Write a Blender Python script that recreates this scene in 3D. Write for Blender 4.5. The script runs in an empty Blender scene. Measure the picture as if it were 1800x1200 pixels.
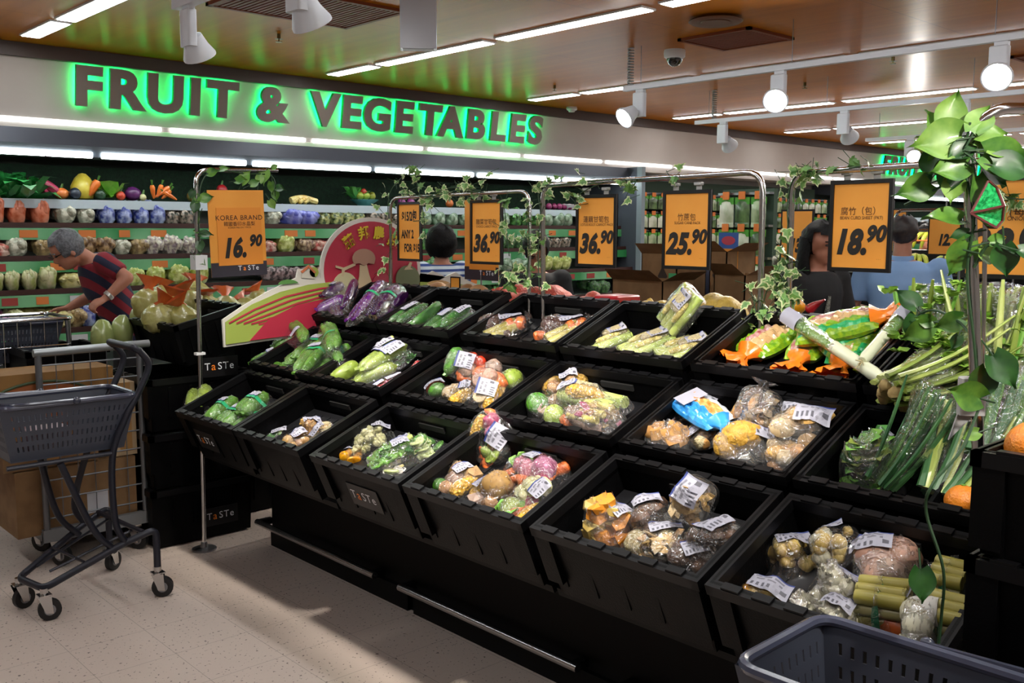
import bpy, math, random
import numpy as np
from mathutils import Vector as V, Matrix as M, noise

SC = bpy.context.scene
COL = SC.collection
rad = math.radians
PI = math.pi

# ------------------------------------------------------------------ camera
EYE, FPX = 1.6, 1700.0                       # eye height in metres, focal length in pixels of the 1800 px frame
YAW, PITCH, ROLL = rad(42.8), rad(6.65), rad(-.15)


def cam_axes():
    cy, sy, cp, sp = math.cos(YAW), math.sin(YAW), math.cos(PITCH), math.sin(PITCH)
    f = V((sy * cp, cy * cp, -sp)); r = V((cy, -sy, 0)); d = f.cross(r)
    cr, sr = math.cos(ROLL), math.sin(ROLL)
    return cr * r + sr * d, -sr * r + cr * d, f


CR, CD, CF = cam_axes()
cam = bpy.data.cameras.new('camera')
cam.sensor_width = 36
cam.lens = FPX / 1800 * 36
cam.clip_start, cam.clip_end = .05, 80
camo = bpy.data.objects.new('camera', cam)
COL.objects.link(camo)
mw = M((CR, -CD, -CF)).transposed().to_4x4()
mw.translation = (0, 0, EYE)
camo.matrix_world = mw
SC.camera = camo

# surveying: the point of the place that the photo shows at a pixel, on a known plane of the room
def ray(px, py): return CR * ((px - 900) / FPX) + CD * ((py - 600) / FPX) + CF
def onX(px, py, x): d = ray(px, py); return V((0, 0, EYE)) + d * (x / d.x)
def onY(px, py, y): d = ray(px, py); return V((0, 0, EYE)) + d * (y / d.y)
def onZ(px, py, z): d = ray(px, py); return V((0, 0, EYE)) + d * ((z - EYE) / d.z)
def onP(px, py, p, n): d = ray(px, py); return V((0, 0, EYE)) + d * ((p - V((0, 0, EYE))).dot(n) / d.dot(n))
def dep(px, py, t): return V((0, 0, EYE)) + ray(px, py) * t

# ------------------------------------------------------------------ world, exposure
w = bpy.data.worlds.new('world'); SC.world = w; w.use_nodes = True
w.node_tree.nodes['Background'].inputs[0].default_value = (.75, .85, 1, 1)
w.node_tree.nodes['Background'].inputs[1].default_value = .02
SC.view_settings.view_transform = 'Standard'
SC.view_settings.look = 'None'
SC.view_settings.exposure = 1.05
SC.view_settings.gamma = 1
SC.view_settings.use_curve_mapping = False
TUBE, SHELF_TUBE, FASCIA_TUBE, SPOT = 9.0, 10.0, 3.0, 62.0     # lamp strengths
SC.cycles.use_denoising = True
SC.cycles.max_bounces = 8
SC.cycles.diffuse_bounces = 3
SC.cycles.glossy_bounces = 3
SC.cycles.transparent_max_bounces = 16
SC.cycles.sample_clamp_indirect = 4
SC.cycles.caustics_reflective = False
SC.cycles.caustics_refractive = False

# ------------------------------------------------------------------ helpers
MATS = {}


def lin(c):
    if isinstance(c, str):
        c = tuple(int(c[i:i + 2], 16) / 255 for i in (0, 2, 4))
        c = tuple(x / 12.92 if x <= .04045 else ((x + .055) / 1.055) ** 2.4 for x in c)
    return (*c[:3], 1)


def mat(name, col, rough=.5, c2=None, scale=30, sharp=.15, bump=0, bscale=None, metal=0, coat=0, emit=0, detail=3, spec=.5, mid=.5, vor=False, trans=0):
    if name in MATS: return MATS[name]
    m = bpy.data.materials.new(name); m.use_nodes = True; MATS[name] = m
    nt = m.node_tree; N = nt.nodes; L = nt.links; p = N['Principled BSDF']
    p.inputs['Base Color'].default_value = lin(col)
    p.inputs['Roughness'].default_value = rough
    p.inputs['Metallic'].default_value = metal
    p.inputs['Coat Weight'].default_value = coat
    p.inputs['Coat Roughness'].default_value = .08
    p.inputs['Specular IOR Level'].default_value = spec
    if trans: p.inputs['Transmission Weight'].default_value = trans
    if emit:
        p.inputs['Emission Color'].default_value = lin(col); p.inputs['Emission Strength'].default_value = emit
    if c2 or bump:
        tc = N.new('ShaderNodeTexCoord')
        n = N.new('ShaderNodeTexVoronoi' if vor else 'ShaderNodeTexNoise')
        n.inputs['Scale'].default_value = scale
        if not vor: n.inputs['Detail'].default_value = detail
        L.new(tc.outputs['Object'], n.inputs['Vector'])
        fac = n.outputs['Distance' if vor else 'Fac']
        if c2:
            r = N.new('ShaderNodeValToRGB')
            r.color_ramp.elements[0].position = mid - sharp; r.color_ramp.elements[1].position = mid + sharp
            r.color_ramp.elements[0].color = lin(col); r.color_ramp.elements[1].color = lin(c2)
            L.new(fac, r.inputs['Fac']); L.new(r.outputs['Color'], p.inputs['Base Color'])
        if bump:
            if bscale:
                n2 = N.new('ShaderNodeTexNoise'); n2.inputs['Scale'].default_value = bscale
                L.new(tc.outputs['Object'], n2.inputs['Vector']); fac = n2.outputs['Fac']
            b = N.new('ShaderNodeBump'); b.inputs['Strength'].default_value = bump; b.inputs['Distance'].default_value = .01
            L.new(fac, b.inputs['Height']); L.new(b.outputs['Normal'], p.inputs['Normal'])
            if coat: L.new(b.outputs['Normal'], p.inputs['Coat Normal'])
    return m


def film_mat(name, tint='ffffff', base=.06, edge=.5, rough=.1, haze=.05, bump=.5, bscale=35):
    """thin clear plastic: transparent, with a fresnel sheen and a little haze"""
    if name in MATS: return MATS[name]
    m = bpy.data.materials.new(name); m.use_nodes = True; MATS[name] = m
    N = m.node_tree.nodes; L = m.node_tree.links; N.remove(N['Principled BSDF'])
    out = N['Material Output']
    t = N.new('ShaderNodeBsdfTransparent'); t.inputs[0].default_value = lin(tint)
    g = N.new('ShaderNodeBsdfGlossy'); g.inputs['Roughness'].default_value = rough
    d = N.new('ShaderNodeBsdfDiffuse'); d.inputs[0].default_value = (.8, .8, .8, 1)
    tc = N.new('ShaderNodeTexCoord'); n = N.new('ShaderNodeTexNoise'); n.inputs['Scale'].default_value = bscale
    n.inputs['Detail'].default_value = 2; n.inputs['Distortion'].default_value = 1.5
    L.new(tc.outputs['Object'], n.inputs['Vector'])
    b = N.new('ShaderNodeBump'); b.inputs['Strength'].default_value = bump; b.inputs['Distance'].default_value = .02
    L.new(n.outputs['Fac'], b.inputs['Height']); L.new(b.outputs['Normal'], g.inputs['Normal'])
    lw = N.new('ShaderNodeLayerWeight'); lw.inputs[0].default_value = .3
    L.new(b.outputs['Normal'], lw.inputs['Normal'])
    mr = N.new('ShaderNodeMapRange'); mr.inputs['To Min'].default_value = base; mr.inputs['To Max'].default_value = edge
    L.new(lw.outputs['Facing'], mr.inputs['Value'])
    a = N.new('ShaderNodeMixShader'); a.inputs[0].default_value = haze
    L.new(t.outputs[0], a.inputs[1]); L.new(d.outputs[0], a.inputs[2])
    x = N.new('ShaderNodeMixShader'); L.new(mr.outputs[0], x.inputs[0]); L.new(a.outputs[0], x.inputs[1]); L.new(g.outputs[0], x.inputs[2])
    L.new(x.outputs[0], out.inputs['Surface'])
    return m


def frame_of(z, up=V((0, 0, 1))):
    z = z.normalized()
    if abs(z.dot(up)) > .98: up = V((1, 0, 0))
    x = up.cross(z).normalized()
    return x, z.cross(x), z


class MB:
    """collects shapes; build() links them as ONE mesh object"""
    def __init__(s): s.v, s.f, s.k, s.mi = [], [], [], 0

    def add(s, vs, fs, X=None):
        o = len(s.v)
        s.v += [(X @ V(v)) if X else V(v) for v in vs]
        s.f += [[i + o for i in f] for f in fs]; s.k += [s.mi] * len(fs)
        return s

    def box(s, c, d, X=None):
        a, b, e = d[0] / 2, d[1] / 2, d[2] / 2
        vs = [(c[0] + i * a, c[1] + j * b, c[2] + k * e) for i in (-1, 1) for j in (-1, 1) for k in (-1, 1)]
        return s.add(vs, [(0, 1, 3, 2), (4, 6, 7, 5), (0, 4, 5, 1), (2, 3, 7, 6), (0, 2, 6, 4), (1, 5, 7, 3)], X)

    def span(s, a, b, X=None):
        return s.box([(p + q) / 2 for p, q in zip(a, b)], [abs(q - p) for p, q in zip(a, b)], X)

    def rbox(s, c, d, r, X=None, n=3):
        """box with its corners rounded about z, and its top edge eased"""
        a, b = d[0] / 2, d[1] / 2; pts = []
        for (sx, sy, t0) in ((1, 1, 0), (-1, 1, 90), (-1, -1, 180), (1, -1, 270)):
            for i in range(n + 1):
                t = rad(t0 + 90 * i / n); pts.append((sx * (a - r) + r * math.cos(t), sy * (b - r) + r * math.sin(t)))
        m = len(pts); h = d[2] / 2; e = min(r * .5, h * .4); vs = []
        for z, k in ((-h, 1), (h - e, 1), (h, None)):
            for (x, y) in pts:
                if k is None: x *= (a - e) / a; y *= (b - e) / b
                vs.append((c[0] + x, c[1] + y, c[2] + z))
        fs = [[j * m + i, j * m + (i + 1) % m, (j + 1) * m + (i + 1) % m, (j + 1) * m + i] for j in (0, 1) for i in range(m)]
        return s.add(vs, fs + [list(range(m))[::-1], list(range(2 * m, 3 * m))], X)

    def tube(s, pts, r, n=8, cap=True, X=None, flat=1):
        pts = [V(p) for p in pts]; k = len(pts)
        if not isinstance(r, (list, tuple)): r = [r] * k
        vs, fs = [], []; px = None
        for i, p in enumerate(pts):
            t = (pts[min(i + 1, k - 1)] - pts[max(i - 1, 0)])
            if t.length < 1e-9: t = V((0, 0, 1))
            t.normalize()
            if px is None: x, y, _ = frame_of(t)
            else:
                x = (px - t * px.dot(t))
                x = x.normalized() if x.length > 1e-6 else frame_of(t)[0]
                y = t.cross(x)
            px = x
            for j in range(n):
                a = 2 * PI * j / n; vs.append(p + (x * math.cos(a) + y * math.sin(a) * flat) * r[i])
        for i in range(k - 1):
            for j in range(n): fs.append((i * n + j, i * n + (j + 1) % n, (i + 1) * n + (j + 1) % n, (i + 1) * n + j))
        if cap: fs += [list(range(n))[::-1], list(range((k - 1) * n, k * n))]
        return s.add(vs, fs, X)

    def lathe(s, prof, n=16, X=None, c=(0, 0, 0)):
        """profile of (radius, z)"""
        vs = [(c[0] + r * math.cos(2 * PI * j / n), c[1] + r * math.sin(2 * PI * j / n), c[2] + z) for r, z in prof for j in range(n)]
        k = len(prof)
        fs = [(i * n + j, i * n + (j + 1) % n, (i + 1) * n + (j + 1) % n, (i + 1) * n + j) for i in range(k - 1) for j in range(n)]
        fs += [list(range(n))[::-1], list(range((k - 1) * n, k * n))]
        return s.add(vs, fs, X)

    def blob(s, c, d, seed=0, amp=.12, fr=1.6, n=12, m=8, X=None, pw=1):
        vs, fs = [], []
        c = V(c)
        for i in range(m + 1):
            t = PI * i / m
            for j in range(n):
                a = 2 * PI * j / n
                u = V((math.sin(t) * math.cos(a), math.sin(t) * math.sin(a), math.cos(t)))
                if pw != 1: u = V([math.copysign(abs(q) ** pw, q) for q in u])
                k = 1 + amp * noise.noise(u * fr + V((seed * 7.13, seed * 3.7, seed))) * 2
                vs.append(c + V((u.x * d[0], u.y * d[1], u.z * d[2])) * k)
        for i in range(m):
            for j in range(n): fs.append((i * n + j, (i + 1) * n + j, (i + 1) * n + (j + 1) % n, i * n + (j + 1) % n))
        return s.add(vs, fs, X)

    def quad(s, a, b, c, d): return s.add([a, b, c, d], [(0, 1, 2, 3)])

    def prism(s, poly, z0, z1, X=None):
        n = len(poly)
        vs = [(x, y, z0) for x, y in poly] + [(x, y, z1) for x, y in poly]
        return s.add(vs, [list(range(n))[::-1], list(range(n, 2 * n))] + [(i, (i + 1) % n, n + (i + 1) % n, n + i) for i in range(n)], X)

    def build(s, name, m, parent=None, local=False, smooth=True):
        vs = s.v
        loc = None
        if parent is not None and not local:
            r = parent
            while r.parent: r = r.parent
            inv = r.matrix_basis.inverted(); vs = [inv @ v for v in vs]
        elif parent is None and not local:
            xs, ys, zs = zip(*vs); loc = V(((min(xs) + max(xs)) / 2, (min(ys) + max(ys)) / 2, min(zs)))
            vs = [v - loc for v in vs]
        me = bpy.data.meshes.new(name)
        me.from_pydata([tuple(v) for v in vs], [], s.f)
        for q in (m if isinstance(m, (list, tuple)) else [m]): me.materials.append(q)
        me.polygons.foreach_set('material_index', s.k)
        if smooth:
            me.polygons.foreach_set('use_smooth', [True] * len(s.f))
            me.set_sharp_from_angle(angle=rad(42))
        me.update()
        o = bpy.data.objects.new(name, me); COL.objects.link(o)
        if parent is not None: o.parent = parent
        if loc is not None: o.location = loc
        return o


def tag(o, label, cat, group=None, kind=None):
    if label: o['label'] = label
    if cat: o['category'] = cat
    if group: o['group'] = group
    if kind: o['kind'] = kind
    return o


def thing(name, label, cat, loc=(0, 0, 0), rz=0, group=None, X=None):
    o = bpy.data.objects.new(name, None); COL.objects.link(o); o.empty_display_size = .05
    o.matrix_basis = X if X is not None else M.Translation(loc) @ M.Rotation(rz, 4, 'Z')
    return tag(o, label, cat, group)


def kids(o): return [c for c in COL.objects if c.parent == o]


def dup(o, label=None, group=None, X=None, parent=None):
    """a copy of a thing with copies of its parts and sub-parts"""
    c = o.copy(); COL.objects.link(c)
    if parent is not None: c.parent = parent
    if X is not None: c.matrix_basis = X
    if label: c['label'] = label
    if group: c['group'] = group
    for ch in list(o.children): dup(ch, parent=c)
    return c


def struct(name, mb, m, **k):
    o = mb.build(name, m, local=True, smooth=k.get('smooth', False)); o['kind'] = 'structure'
    if k.get('label'): o['label'] = k['label']
    return o


def text_mb(s, size, X, depth=.0, bold=0, shear=0, sx=1, align='CENTER', spacing=1.0):
    """lettering as mesh in the XY plane of X"""
    c = bpy.data.curves.new('t', 'FONT'); c.body = s; c.size = size; c.align_x = align; c.align_y = 'CENTER'
    c.offset = bold; c.extrude = depth; c.shear = shear; c.resolution_u = 4; c.space_character = spacing
    o = bpy.data.objects.new('t', c); COL.objects.link(o)
    dg = bpy.context.evaluated_depsgraph_get(); dg.update()
    me = bpy.data.meshes.new_from_object(o.evaluated_get(dg))
    mb = MB(); mb.add([X @ V((v.co.x * sx, v.co.y, v.co.z)) for v in me.vertices], [list(p.vertices) for p in me.polygons])
    bpy.data.objects.remove(o); bpy.data.curves.remove(c); bpy.data.meshes.remove(me)
    return mb


def bez(pts, n=8):
    """smooth curve through points (Catmull-Rom)"""
    P = [V(p) for p in pts]; P = [P[0] * 2 - P[1]] + P + [P[-1] * 2 - P[-2]]; out = []
    for i in range(1, len(P) - 2):
        a, b, c, d = P[i - 1:i + 3]
        for j in range(n):
            t = j / n
            out.append(.5 * (2 * b + (c - a) * t + (2 * a - 5 * b + 4 * c - d) * t * t + (3 * b - a - 3 * c + d) * t ** 3))
    return out + [P[-2]]


def bent(pts, r, n=5):
    """polyline with its corners rounded at radius r"""
    P = [V(p) for p in pts]; out = [P[0]]
    for a, b, c in zip(P, P[1:], P[2:]):
        u, v = (a - b), (c - b); k = min(r, u.length * .45, v.length * .45)
        p, q = b + u.normalized() * k, b + v.normalized() * k
        for i in range(n + 1):
            t = i / n; out.append(p * (1 - t) ** 2 + b * 2 * t * (1 - t) + q * t * t)
    return out + [P[-1]]


rng = random.Random(7)
BLACK = mat('black_plastic', '030304', .42, c2='060607', scale=9, bump=.08, bscale=160, spec=.11)
CHROME = mat('chrome', 'c8c8c8', .16, metal=1)
STEEL = mat('steel', '8f9094', .35, metal=.9)
WHITE = mat('white_paint', 'd8d8da', .4)
GREYP = mat('grey_plastic', '3d414c', .4, bump=.05, bscale=200)
CARD = mat('cardboard', '80613f', .8, c2='745636', scale=14)
PAPER_O = mat('orange_paper', 'e0983a', .6, c2='dc9032', scale=6)
INK = mat('black_ink', '100b08', .6)
# ------------------------------------------------------------------ the room
ZC, YF = 2.88, 7.5           # ceiling height, plane of the fascia above the fridges


def grid_mat(name, col, c2, line, pitch, width, rough, spk=None, off=(0, 0), scale=6, coat=0, grain=False):
    m = mat(name, col, rough, c2=c2, scale=scale, sharp=.3, coat=coat)
    N = m.node_tree.nodes; L = m.node_tree.links; p = N['Principled BSDF']
    src = p.inputs['Base Color'].links[0].from_socket
    tc = N['Texture Coordinate']; sep = N.new('ShaderNodeSeparateXYZ'); L.new(tc.outputs['Object'], sep.inputs[0])
    if grain:
        nz = [n for n in N if n.type == 'TEX_NOISE'][0]
        mp = N.new('ShaderNodeMapping'); mp.inputs['Scale'].default_value = (4, .25, 1)
        L.new(tc.outputs['Object'], mp.inputs[0]); L.new(mp.outputs[0], nz.inputs['Vector']); nz.inputs['Detail'].default_value = 6
    ds = []
    for k, pt in ((0, pitch[0]), (1, pitch[1])):
        a = N.new('ShaderNodeMath'); a.operation = 'ADD'; a.inputs[1].default_value = 100 * pt - off[k]; L.new(sep.outputs[k], a.inputs[0])
        b = N.new('ShaderNodeMath'); b.operation = 'PINGPONG'; b.inputs[1].default_value = pt / 2; L.new(a.outputs[0], b.inputs[0])
        c = N.new('ShaderNodeMath'); c.operation = 'LESS_THAN'; c.inputs[1].default_value = width; L.new(b.outputs[0], c.inputs[0]); ds.append(c)
    mx = N.new('ShaderNodeMath'); mx.operation = 'MAXIMUM'; L.new(ds[0].outputs[0], mx.inputs[0]); L.new(ds[1].outputs[0], mx.inputs[1])
    mm = N.new('ShaderNodeMath'); mm.operation = 'MULTIPLY'; mm.inputs[1].default_value = .5; L.new(mx.outputs[0], mm.inputs[0])
    if spk:
        nz = N.new('ShaderNodeTexNoise'); nz.inputs['Scale'].default_value = 75; nz.inputs['Detail'].default_value = 1; L.new(tc.outputs['Object'], nz.inputs['Vector'])
        r = N.new('ShaderNodeValToRGB'); r.color_ramp.elements[0].position = .66; r.color_ramp.elements[1].position = .72
        L.new(nz.outputs['Fac'], r.inputs['Fac'])
        mk = N.new('ShaderNodeMixRGB'); mk.inputs[2].default_value = lin(spk); L.new(r.outputs['Color'], mk.inputs[0]); L.new(src, mk.inputs[1]); src = mk.outputs[0]
    mk = N.new('ShaderNodeMixRGB'); mk.inputs[2].default_value = lin(line); L.new(mm.outputs[0], mk.inputs[0]); L.new(src, mk.inputs[1])
    L.new(mk.outputs[0], p.inputs['Base Color'])
    return m


FLOOR = grid_mat('vinyl_tile', 'c4b4aa', 'ccbcb0', '4a4038', (.293, .293), .0012, .32, spk='5c4f47', off=(2.032, 2.843), scale=2.2)
CEIL = grid_mat('wood_laminate', 'b46c10', '9c5a0a', '5a300f', (2.4, 1.2), .003, .3, off=(.9, .4), scale=3, grain=True)
CEIL.node_tree.nodes['Principled BSDF'].inputs['IOR'].default_value = 1.13
struct('floor', MB().quad((-4, -5, 0), (34, -5, 0), (34, 8, 0), (-4, 8, 0)), FLOOR)
struct('ceiling', MB().quad((-4, -5, ZC), (-4, 8, ZC), (34, 8, ZC), (34, -5, ZC)), CEIL)
WALLM = mat('wall_paint', 'b9b3ae', .6, c2='c0bab4', scale=3)
struct('wall_back', MB().span((-4, 7.93, 0), (34, 8, ZC)), WALLM)
struct('wall_left', MB().span((-4.07, -5, 0), (-4, 8, ZC)), WALLM)
struct('wall_front', MB().span((-4, -5.07, 0), (34, -5, ZC)), WALLM)
struct('wall_right', MB().span((34, -5, 0), (34.07, 8, ZC)), WALLM)
# fascia: a panel leaning out at its top, a rounded step down with a lamp slot, a dark brown trim under the ceiling
FAS = mat('fascia_paint', 'c8c0b8', .5, c2='c2b8b0', scale=2)
TRIM = mat('brown_trim', '4a3c36', .5)
fz = [(7.44, 2.79), (7.50, 2.38), (7.515, 2.375), (7.515, 2.345), (7.50, 2.34), (7.47, 2.29), (7.46, 2.27), (7.9, 2.27), (7.9, 2.79)]
f = MB()
vs = [(x, y, z) for x in (-4, 34) for y, z in fz]; n = len(fz)
f.add(vs, [(i, (i + 1) % n, n + (i + 1) % n, n + i) for i in range(n)])
struct('wall_fascia', f, FAS, label='long pale fascia panel above the fridges')
struct('trim_1', MB().span((-4, 7.40, 2.785), (34, 7.9, ZC - .001)), TRIM, label='dark brown trim between fascia and ceiling')

TUBEM = mat('lit_tube', (.95, .98, 1), emit=TUBE)
FTUBEM = mat('lit_fascia_tube', (.93, .97, 1.0), emit=FASCIA_TUBE)
STUBEM = mat('lit_shelf_tube', (.9, 1.0, .98), emit=SHELF_TUBE)
HOUS = mat('lamp_housing', 'cfcfcf', .4)


def ceiling_light(x, y0, y1, wd, label, group):
    t = thing('ceiling_light', label, 'light', (x, (y0 + y1) / 2, ZC - .03), group=group)
    MB().span((x - wd / 2 - .012, y0, ZC - .012), (x + wd / 2 + .012, y1, ZC + .03)).build('frame', HOUS, t)
    MB().span((x - wd / 2, y0 + .012, ZC - .016), (x + wd / 2, y1 - .012, ZC - .0125)).build('diffuser', TUBEM, t)


for i, x in enumerate((-.16, 2.16, 4.52, 6.83, 9.14, 11.5, 13.8, 16.1, 18.4, 20.7)):
    y, k = 7.1, 0
    while y > -2.5:
        ln = .62 if k == 0 else 1.28
        if not (x < 1 and 1.5 < y < 4.5 and False):
            ceiling_light(x, y - ln, y, .11, 'white fluorescent strip recessed in the wood ceiling, %s row from the left' % ('first second third fourth fifth sixth seventh eighth ninth tenth'.split()[i]), 'ceiling strip lights, row %d' % (i + 1))
        y -= ln + (.08 if k == 0 else .12); k += 1
# lamps in the fascia slot
for k in range(18):
    x = -.55 + 1.28 * k
    t = thing('fascia_light', 'long white tube glowing in the slot below the fascia lettering', 'light', (x + .6, 7.51, 2.35), group='tubes in the fascia slot')
    MB().tube([(x, 7.505, 2.360), (x + 1.2, 7.505, 2.360)], .013, 8).build('tube', FTUBEM, t)
    MB().span((x + .02, 7.511, 2.352), (x + 1.18, 7.516, 2.368)).build('bracket', HOUS, t)

# ceiling vents, round vent, sprinklers, camera, detector
VENT = mat('vent_brown', '74381e', .5, spec=.1)
def vent(x0, x1, y0, y1, label):
    t = thing('ceiling_vent', label, 'vent', ((x0 + x1) / 2, (y0 + y1) / 2, ZC - .02), group='brown slatted ceiling vents')
    b = MB()
    for a, c in (((x0, y0), (x1, y0 + .03)), ((x0, y1 - .03), (x1, y1)), ((x0, y0), (x0 + .03, y1)), ((x1 - .03, y0), (x1, y1))):
        b.span((*a, ZC - .018), (*c, ZC))
    b.build('frame', VENT, t)
    s = MB(); n = int((x1 - x0) / .035)
    for i in range(n):
        x = x0 + .03 + (x1 - x0 - .06) * (i + .5) / n
        s.box((x, (y0 + y1) / 2, ZC - .012), (.022, y1 - y0 - .05, .004), None)
    s.build('slats', mat('vent_slat', '74341c', .5, spec=.1), t)
    MB().span((x0 + .02, y0 + .02, ZC - .004), (x1 - .02, y1 - .02, ZC - .001)).build('duct', mat('duct_dark', '3a1a10', .9), t)
vent(5.4, 5.93, 3.62, 4.19, 'square brown slatted vent in the ceiling beside the round one')
vent(2.6, 3.55, 4.75, 5.40, 'large brown slatted vent in the ceiling above the hanging white box')
vent(7.7, 8.3, 2.3, 2.9, 'brown slatted vent in the ceiling above the right lit spotlight')
tag(MB().lathe([(.0, -.004), (.10, -.004), (.155, -.012), (.165, -.02), (.15, -.03), (.09, -.024), (.088, -.03), (0, -.03)][::-1], 28, c=(5.05, 3.63, ZC)).build('round_diffuser', mat('brown_diffuser', '5e3414', .5)), 'round brown air diffuser set in the wood ceiling', 'vent')
for i, (px, py, lb) in enumerate(((490, 60, 'small brass sprinkler in the ceiling above the ampersand sign'), (975, 150, 'small brass sprinkler in the ceiling above the last sign letters'), (1570, 100, 'small brass sprinkler in the ceiling between the two lit spotlights'), (1415, 145, 'small brass sprinkler in the ceiling right of the small lit spotlight'))):
    p = onZ(px, py, ZC)
    t = thing('sprinkler', lb, 'sprinkler', (p.x, p.y, ZC - .05), group='ceiling sprinklers')
    MB().lathe([(.012, 0), (.012, -.03), (.03, -.032), (.03, -.0)][:3], 10, c=(p.x, p.y, ZC)).build('stem', mat('brass', '6a5a34', .4, metal=.8), t)
    MB().lathe([(.022, -.052), (.022, -.049), (.004, -.047), (.004, -.03)], 10, c=(p.x, p.y, ZC)).build('deflector', mat('brass', '6a5a34'), t)
p = onZ(1186, 88, ZC)
t = thing('dome_camera', 'white dome security camera with dark glass on the ceiling', 'camera', (p.x, p.y, ZC - .13))
MB().lathe([(.075, 0), (.078, -.02), (.075, -.05), (.06, -.06)][::-1], 20, c=(p.x, p.y, ZC)).build('housing', WHITE, t)
MB().blob((p.x, p.y, ZC - .055), (.058, .058, .062), amp=0, n=18, m=12).build('lens_dome', mat('dark_dome', '0c0c10', .08, coat=1), t)
p = onZ(1005, 188, ZC)
t = thing('smoke_detector', 'round white smoke detector on the ceiling near the fascia', 'detector', (p.x, p.y, ZC - .05))
MB().lathe([(.055, 0), (.06, -.02), (.05, -.035)][::-1], 18, c=(p.x, p.y, ZC)).build('base', WHITE, t)
MB().lathe([(.04, -.03), (.032, -.052), (0.005, -.054)][::-1], 18, c=(p.x, p.y, ZC)).build('sensor', HOUS, t)

# sign letters on the fascia, each standing off the panel with a green lamp behind it
def wall_sign(label, words, x_of, size, z0):
    t = thing('wall_sign', label, 'sign', (x_of(0), 7.4, z0))
    face = mat('letter_grey', '8a7d74', .5)
    side = mat('letter_green_side', '0f6b3d', .4)
    glow = mat('green_backlight', (.0, .85, .16), emit=9)
    for ch, xc in words:
        c = V((xc, 7.415, z0))
        X = M.Translation(c) @ M.Rotation(rad(99), 4, 'X')
        mb = text_mb(ch, size, X, depth=.016, bold=.018, sx=1.1)
        b = mb.build('letter', [face, side], t)
        me = b.data
        nrm = (X.to_3x3() @ V((0, 0, 1)))
        for p in me.polygons: p.material_index = 0 if abs(p.normal.dot(nrm)) > .7 else 1; p.use_smooth = False
        X2 = M.Translation(c + nrm * -.026) @ M.Rotation(rad(99), 4, 'X')
        g = text_mb(ch, size, X2, depth=.006, bold=.006, sx=1.1)
        g.build('backlight', glow, b)


LET = [('F', 152), ('R', 217), ('U', 288), ('I', 340), ('T', 388), ('&', 475), ('V', 568), ('E', 614), ('G', 660), ('E', 706), ('T', 752), ('A', 789), ('B', 832), ('L', 871), ('E', 905), ('S', 937)]
words = []
for ch, px in LET:
    py = 158 + (px - 152) * (232 - 158) / (937 - 152)
    p = onY(px, py, 7.44); words.append((ch, p.x))
print('letters', [(c, round(x, 2)) for c, x in words])
wall_sign('grey FRUIT & VEGETABLES letters with a green glow on the fascia', words, lambda i: 4.9, .375, 2.61)
w2 = [(c, x + 12.33) for c, x in words]
wall_sign('far green glowing letters on the fascia behind the climbing leaves', w2, lambda i: 17, .375, 2.61)

# ------------------------------------------------------------------ track lights
LITM = mat('lit_lamp', (1, .97, .9), emit=60)
HEADW = mat('track_white', 'c9ccd2', .35)


def track(label, x, y0, y1, z):
    t = thing('light_track', label, 'track', (x, (y0 + y1) / 2, z))
    MB().span((x - .02, y0, z - .02), (x + .02, y1, z + .015)).build('rail', HEADW, t)
    y = y1 - .15
    while y > max(y0, .3):
        MB().tube([(x, y, z), (x, y, ZC)], .0022, 5).build('suspension_wire', STEEL, t); y -= 1.2
    return t


track('near white light track hung over the aisle before the stand', 1.6, -.4, 3.56, 2.42)
track('long white light track hung behind the stand, nearer one', 5.42, -1.5, 4.67, 2.60)
track('thin white light track hung behind the stand', 7.6, -1.5, 5.66, 2.60)
track('far white light track above the banana display', 10.4, -1.5, 5.4, 2.60)


class Sc(MB):
    """shapes scaled about a point"""
    def __init__(s, c, k): MB.__init__(s); s.c, s.kk = c, k
    def build(s, *a, **k):
        s.v = [s.c + (v - s.c) * s.kk for v in s.v]; return MB.build(s, *a, **k)


def spot(label, x, y, z, target, sc=1, lit=True, power=SPOT, ang=62):
    """track head: stem box on the rail, a cone-shaped head aimed at target"""
    t = thing('spotlight', label, 'spotlight', (x, y, z - .3))
    MB_ = lambda: Sc(V((x, y, z)), sc)
    MB_().box((x, y, z - .03), (.03, .07, .03)).build('adapter', HEADW, t)
    MB_().rbox((x, y + .01, z - .125), (.045, .10, .17), .012).build('gear_box', HEADW, t)
    c = V((x, y, z - .20)); d = V(target) - c; h = V((d.x, d.y, 0)).normalized(); c += h * (.10 if sc == 1 else .045); d = (V(target) - c).normalized(); ax = frame_of(d)
    X = M.Translation(c) @ M(ax).transposed().to_4x4()
    MB_().tube([(x, y, z - .17), c - h * .03, c - d * .03], .015, 8).build('arm', HEADW, t)
    prof = [(.02, -.06), (.045, -.05), (.058, .0), (.078, .045), (.078, .055), (.07, .055), (.06, .045), (.0, .04)]
    b = MB_(); b.lathe(prof, 20, X); b.build('head', HEADW, t)
    MB_().lathe([(.066, .046), (.066, .05), (.0, .052)], 20, X).build('bulb', LITM if lit else mat('unlit_glass', 'b8bcc4', .2), t)
    if lit:
        l = bpy.data.lights.new('spot_lamp', 'SPOT'); l.energy = power; l.spot_size = rad(ang); l.spot_blend = .55; l.shadow_soft_size = .05
        l.color = (1, .93, .82)
        lo = bpy.data.objects.new('lamp', l); COL.objects.link(lo); lo.parent = t
        lx = M.Translation(V((x, y, z)) + (c + d * .066 - V((x, y, z))) * sc) @ M(frame_of(-d)).transposed().to_4x4()
        lo.matrix_basis = t.matrix_basis.inverted() @ lx
    return t


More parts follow.
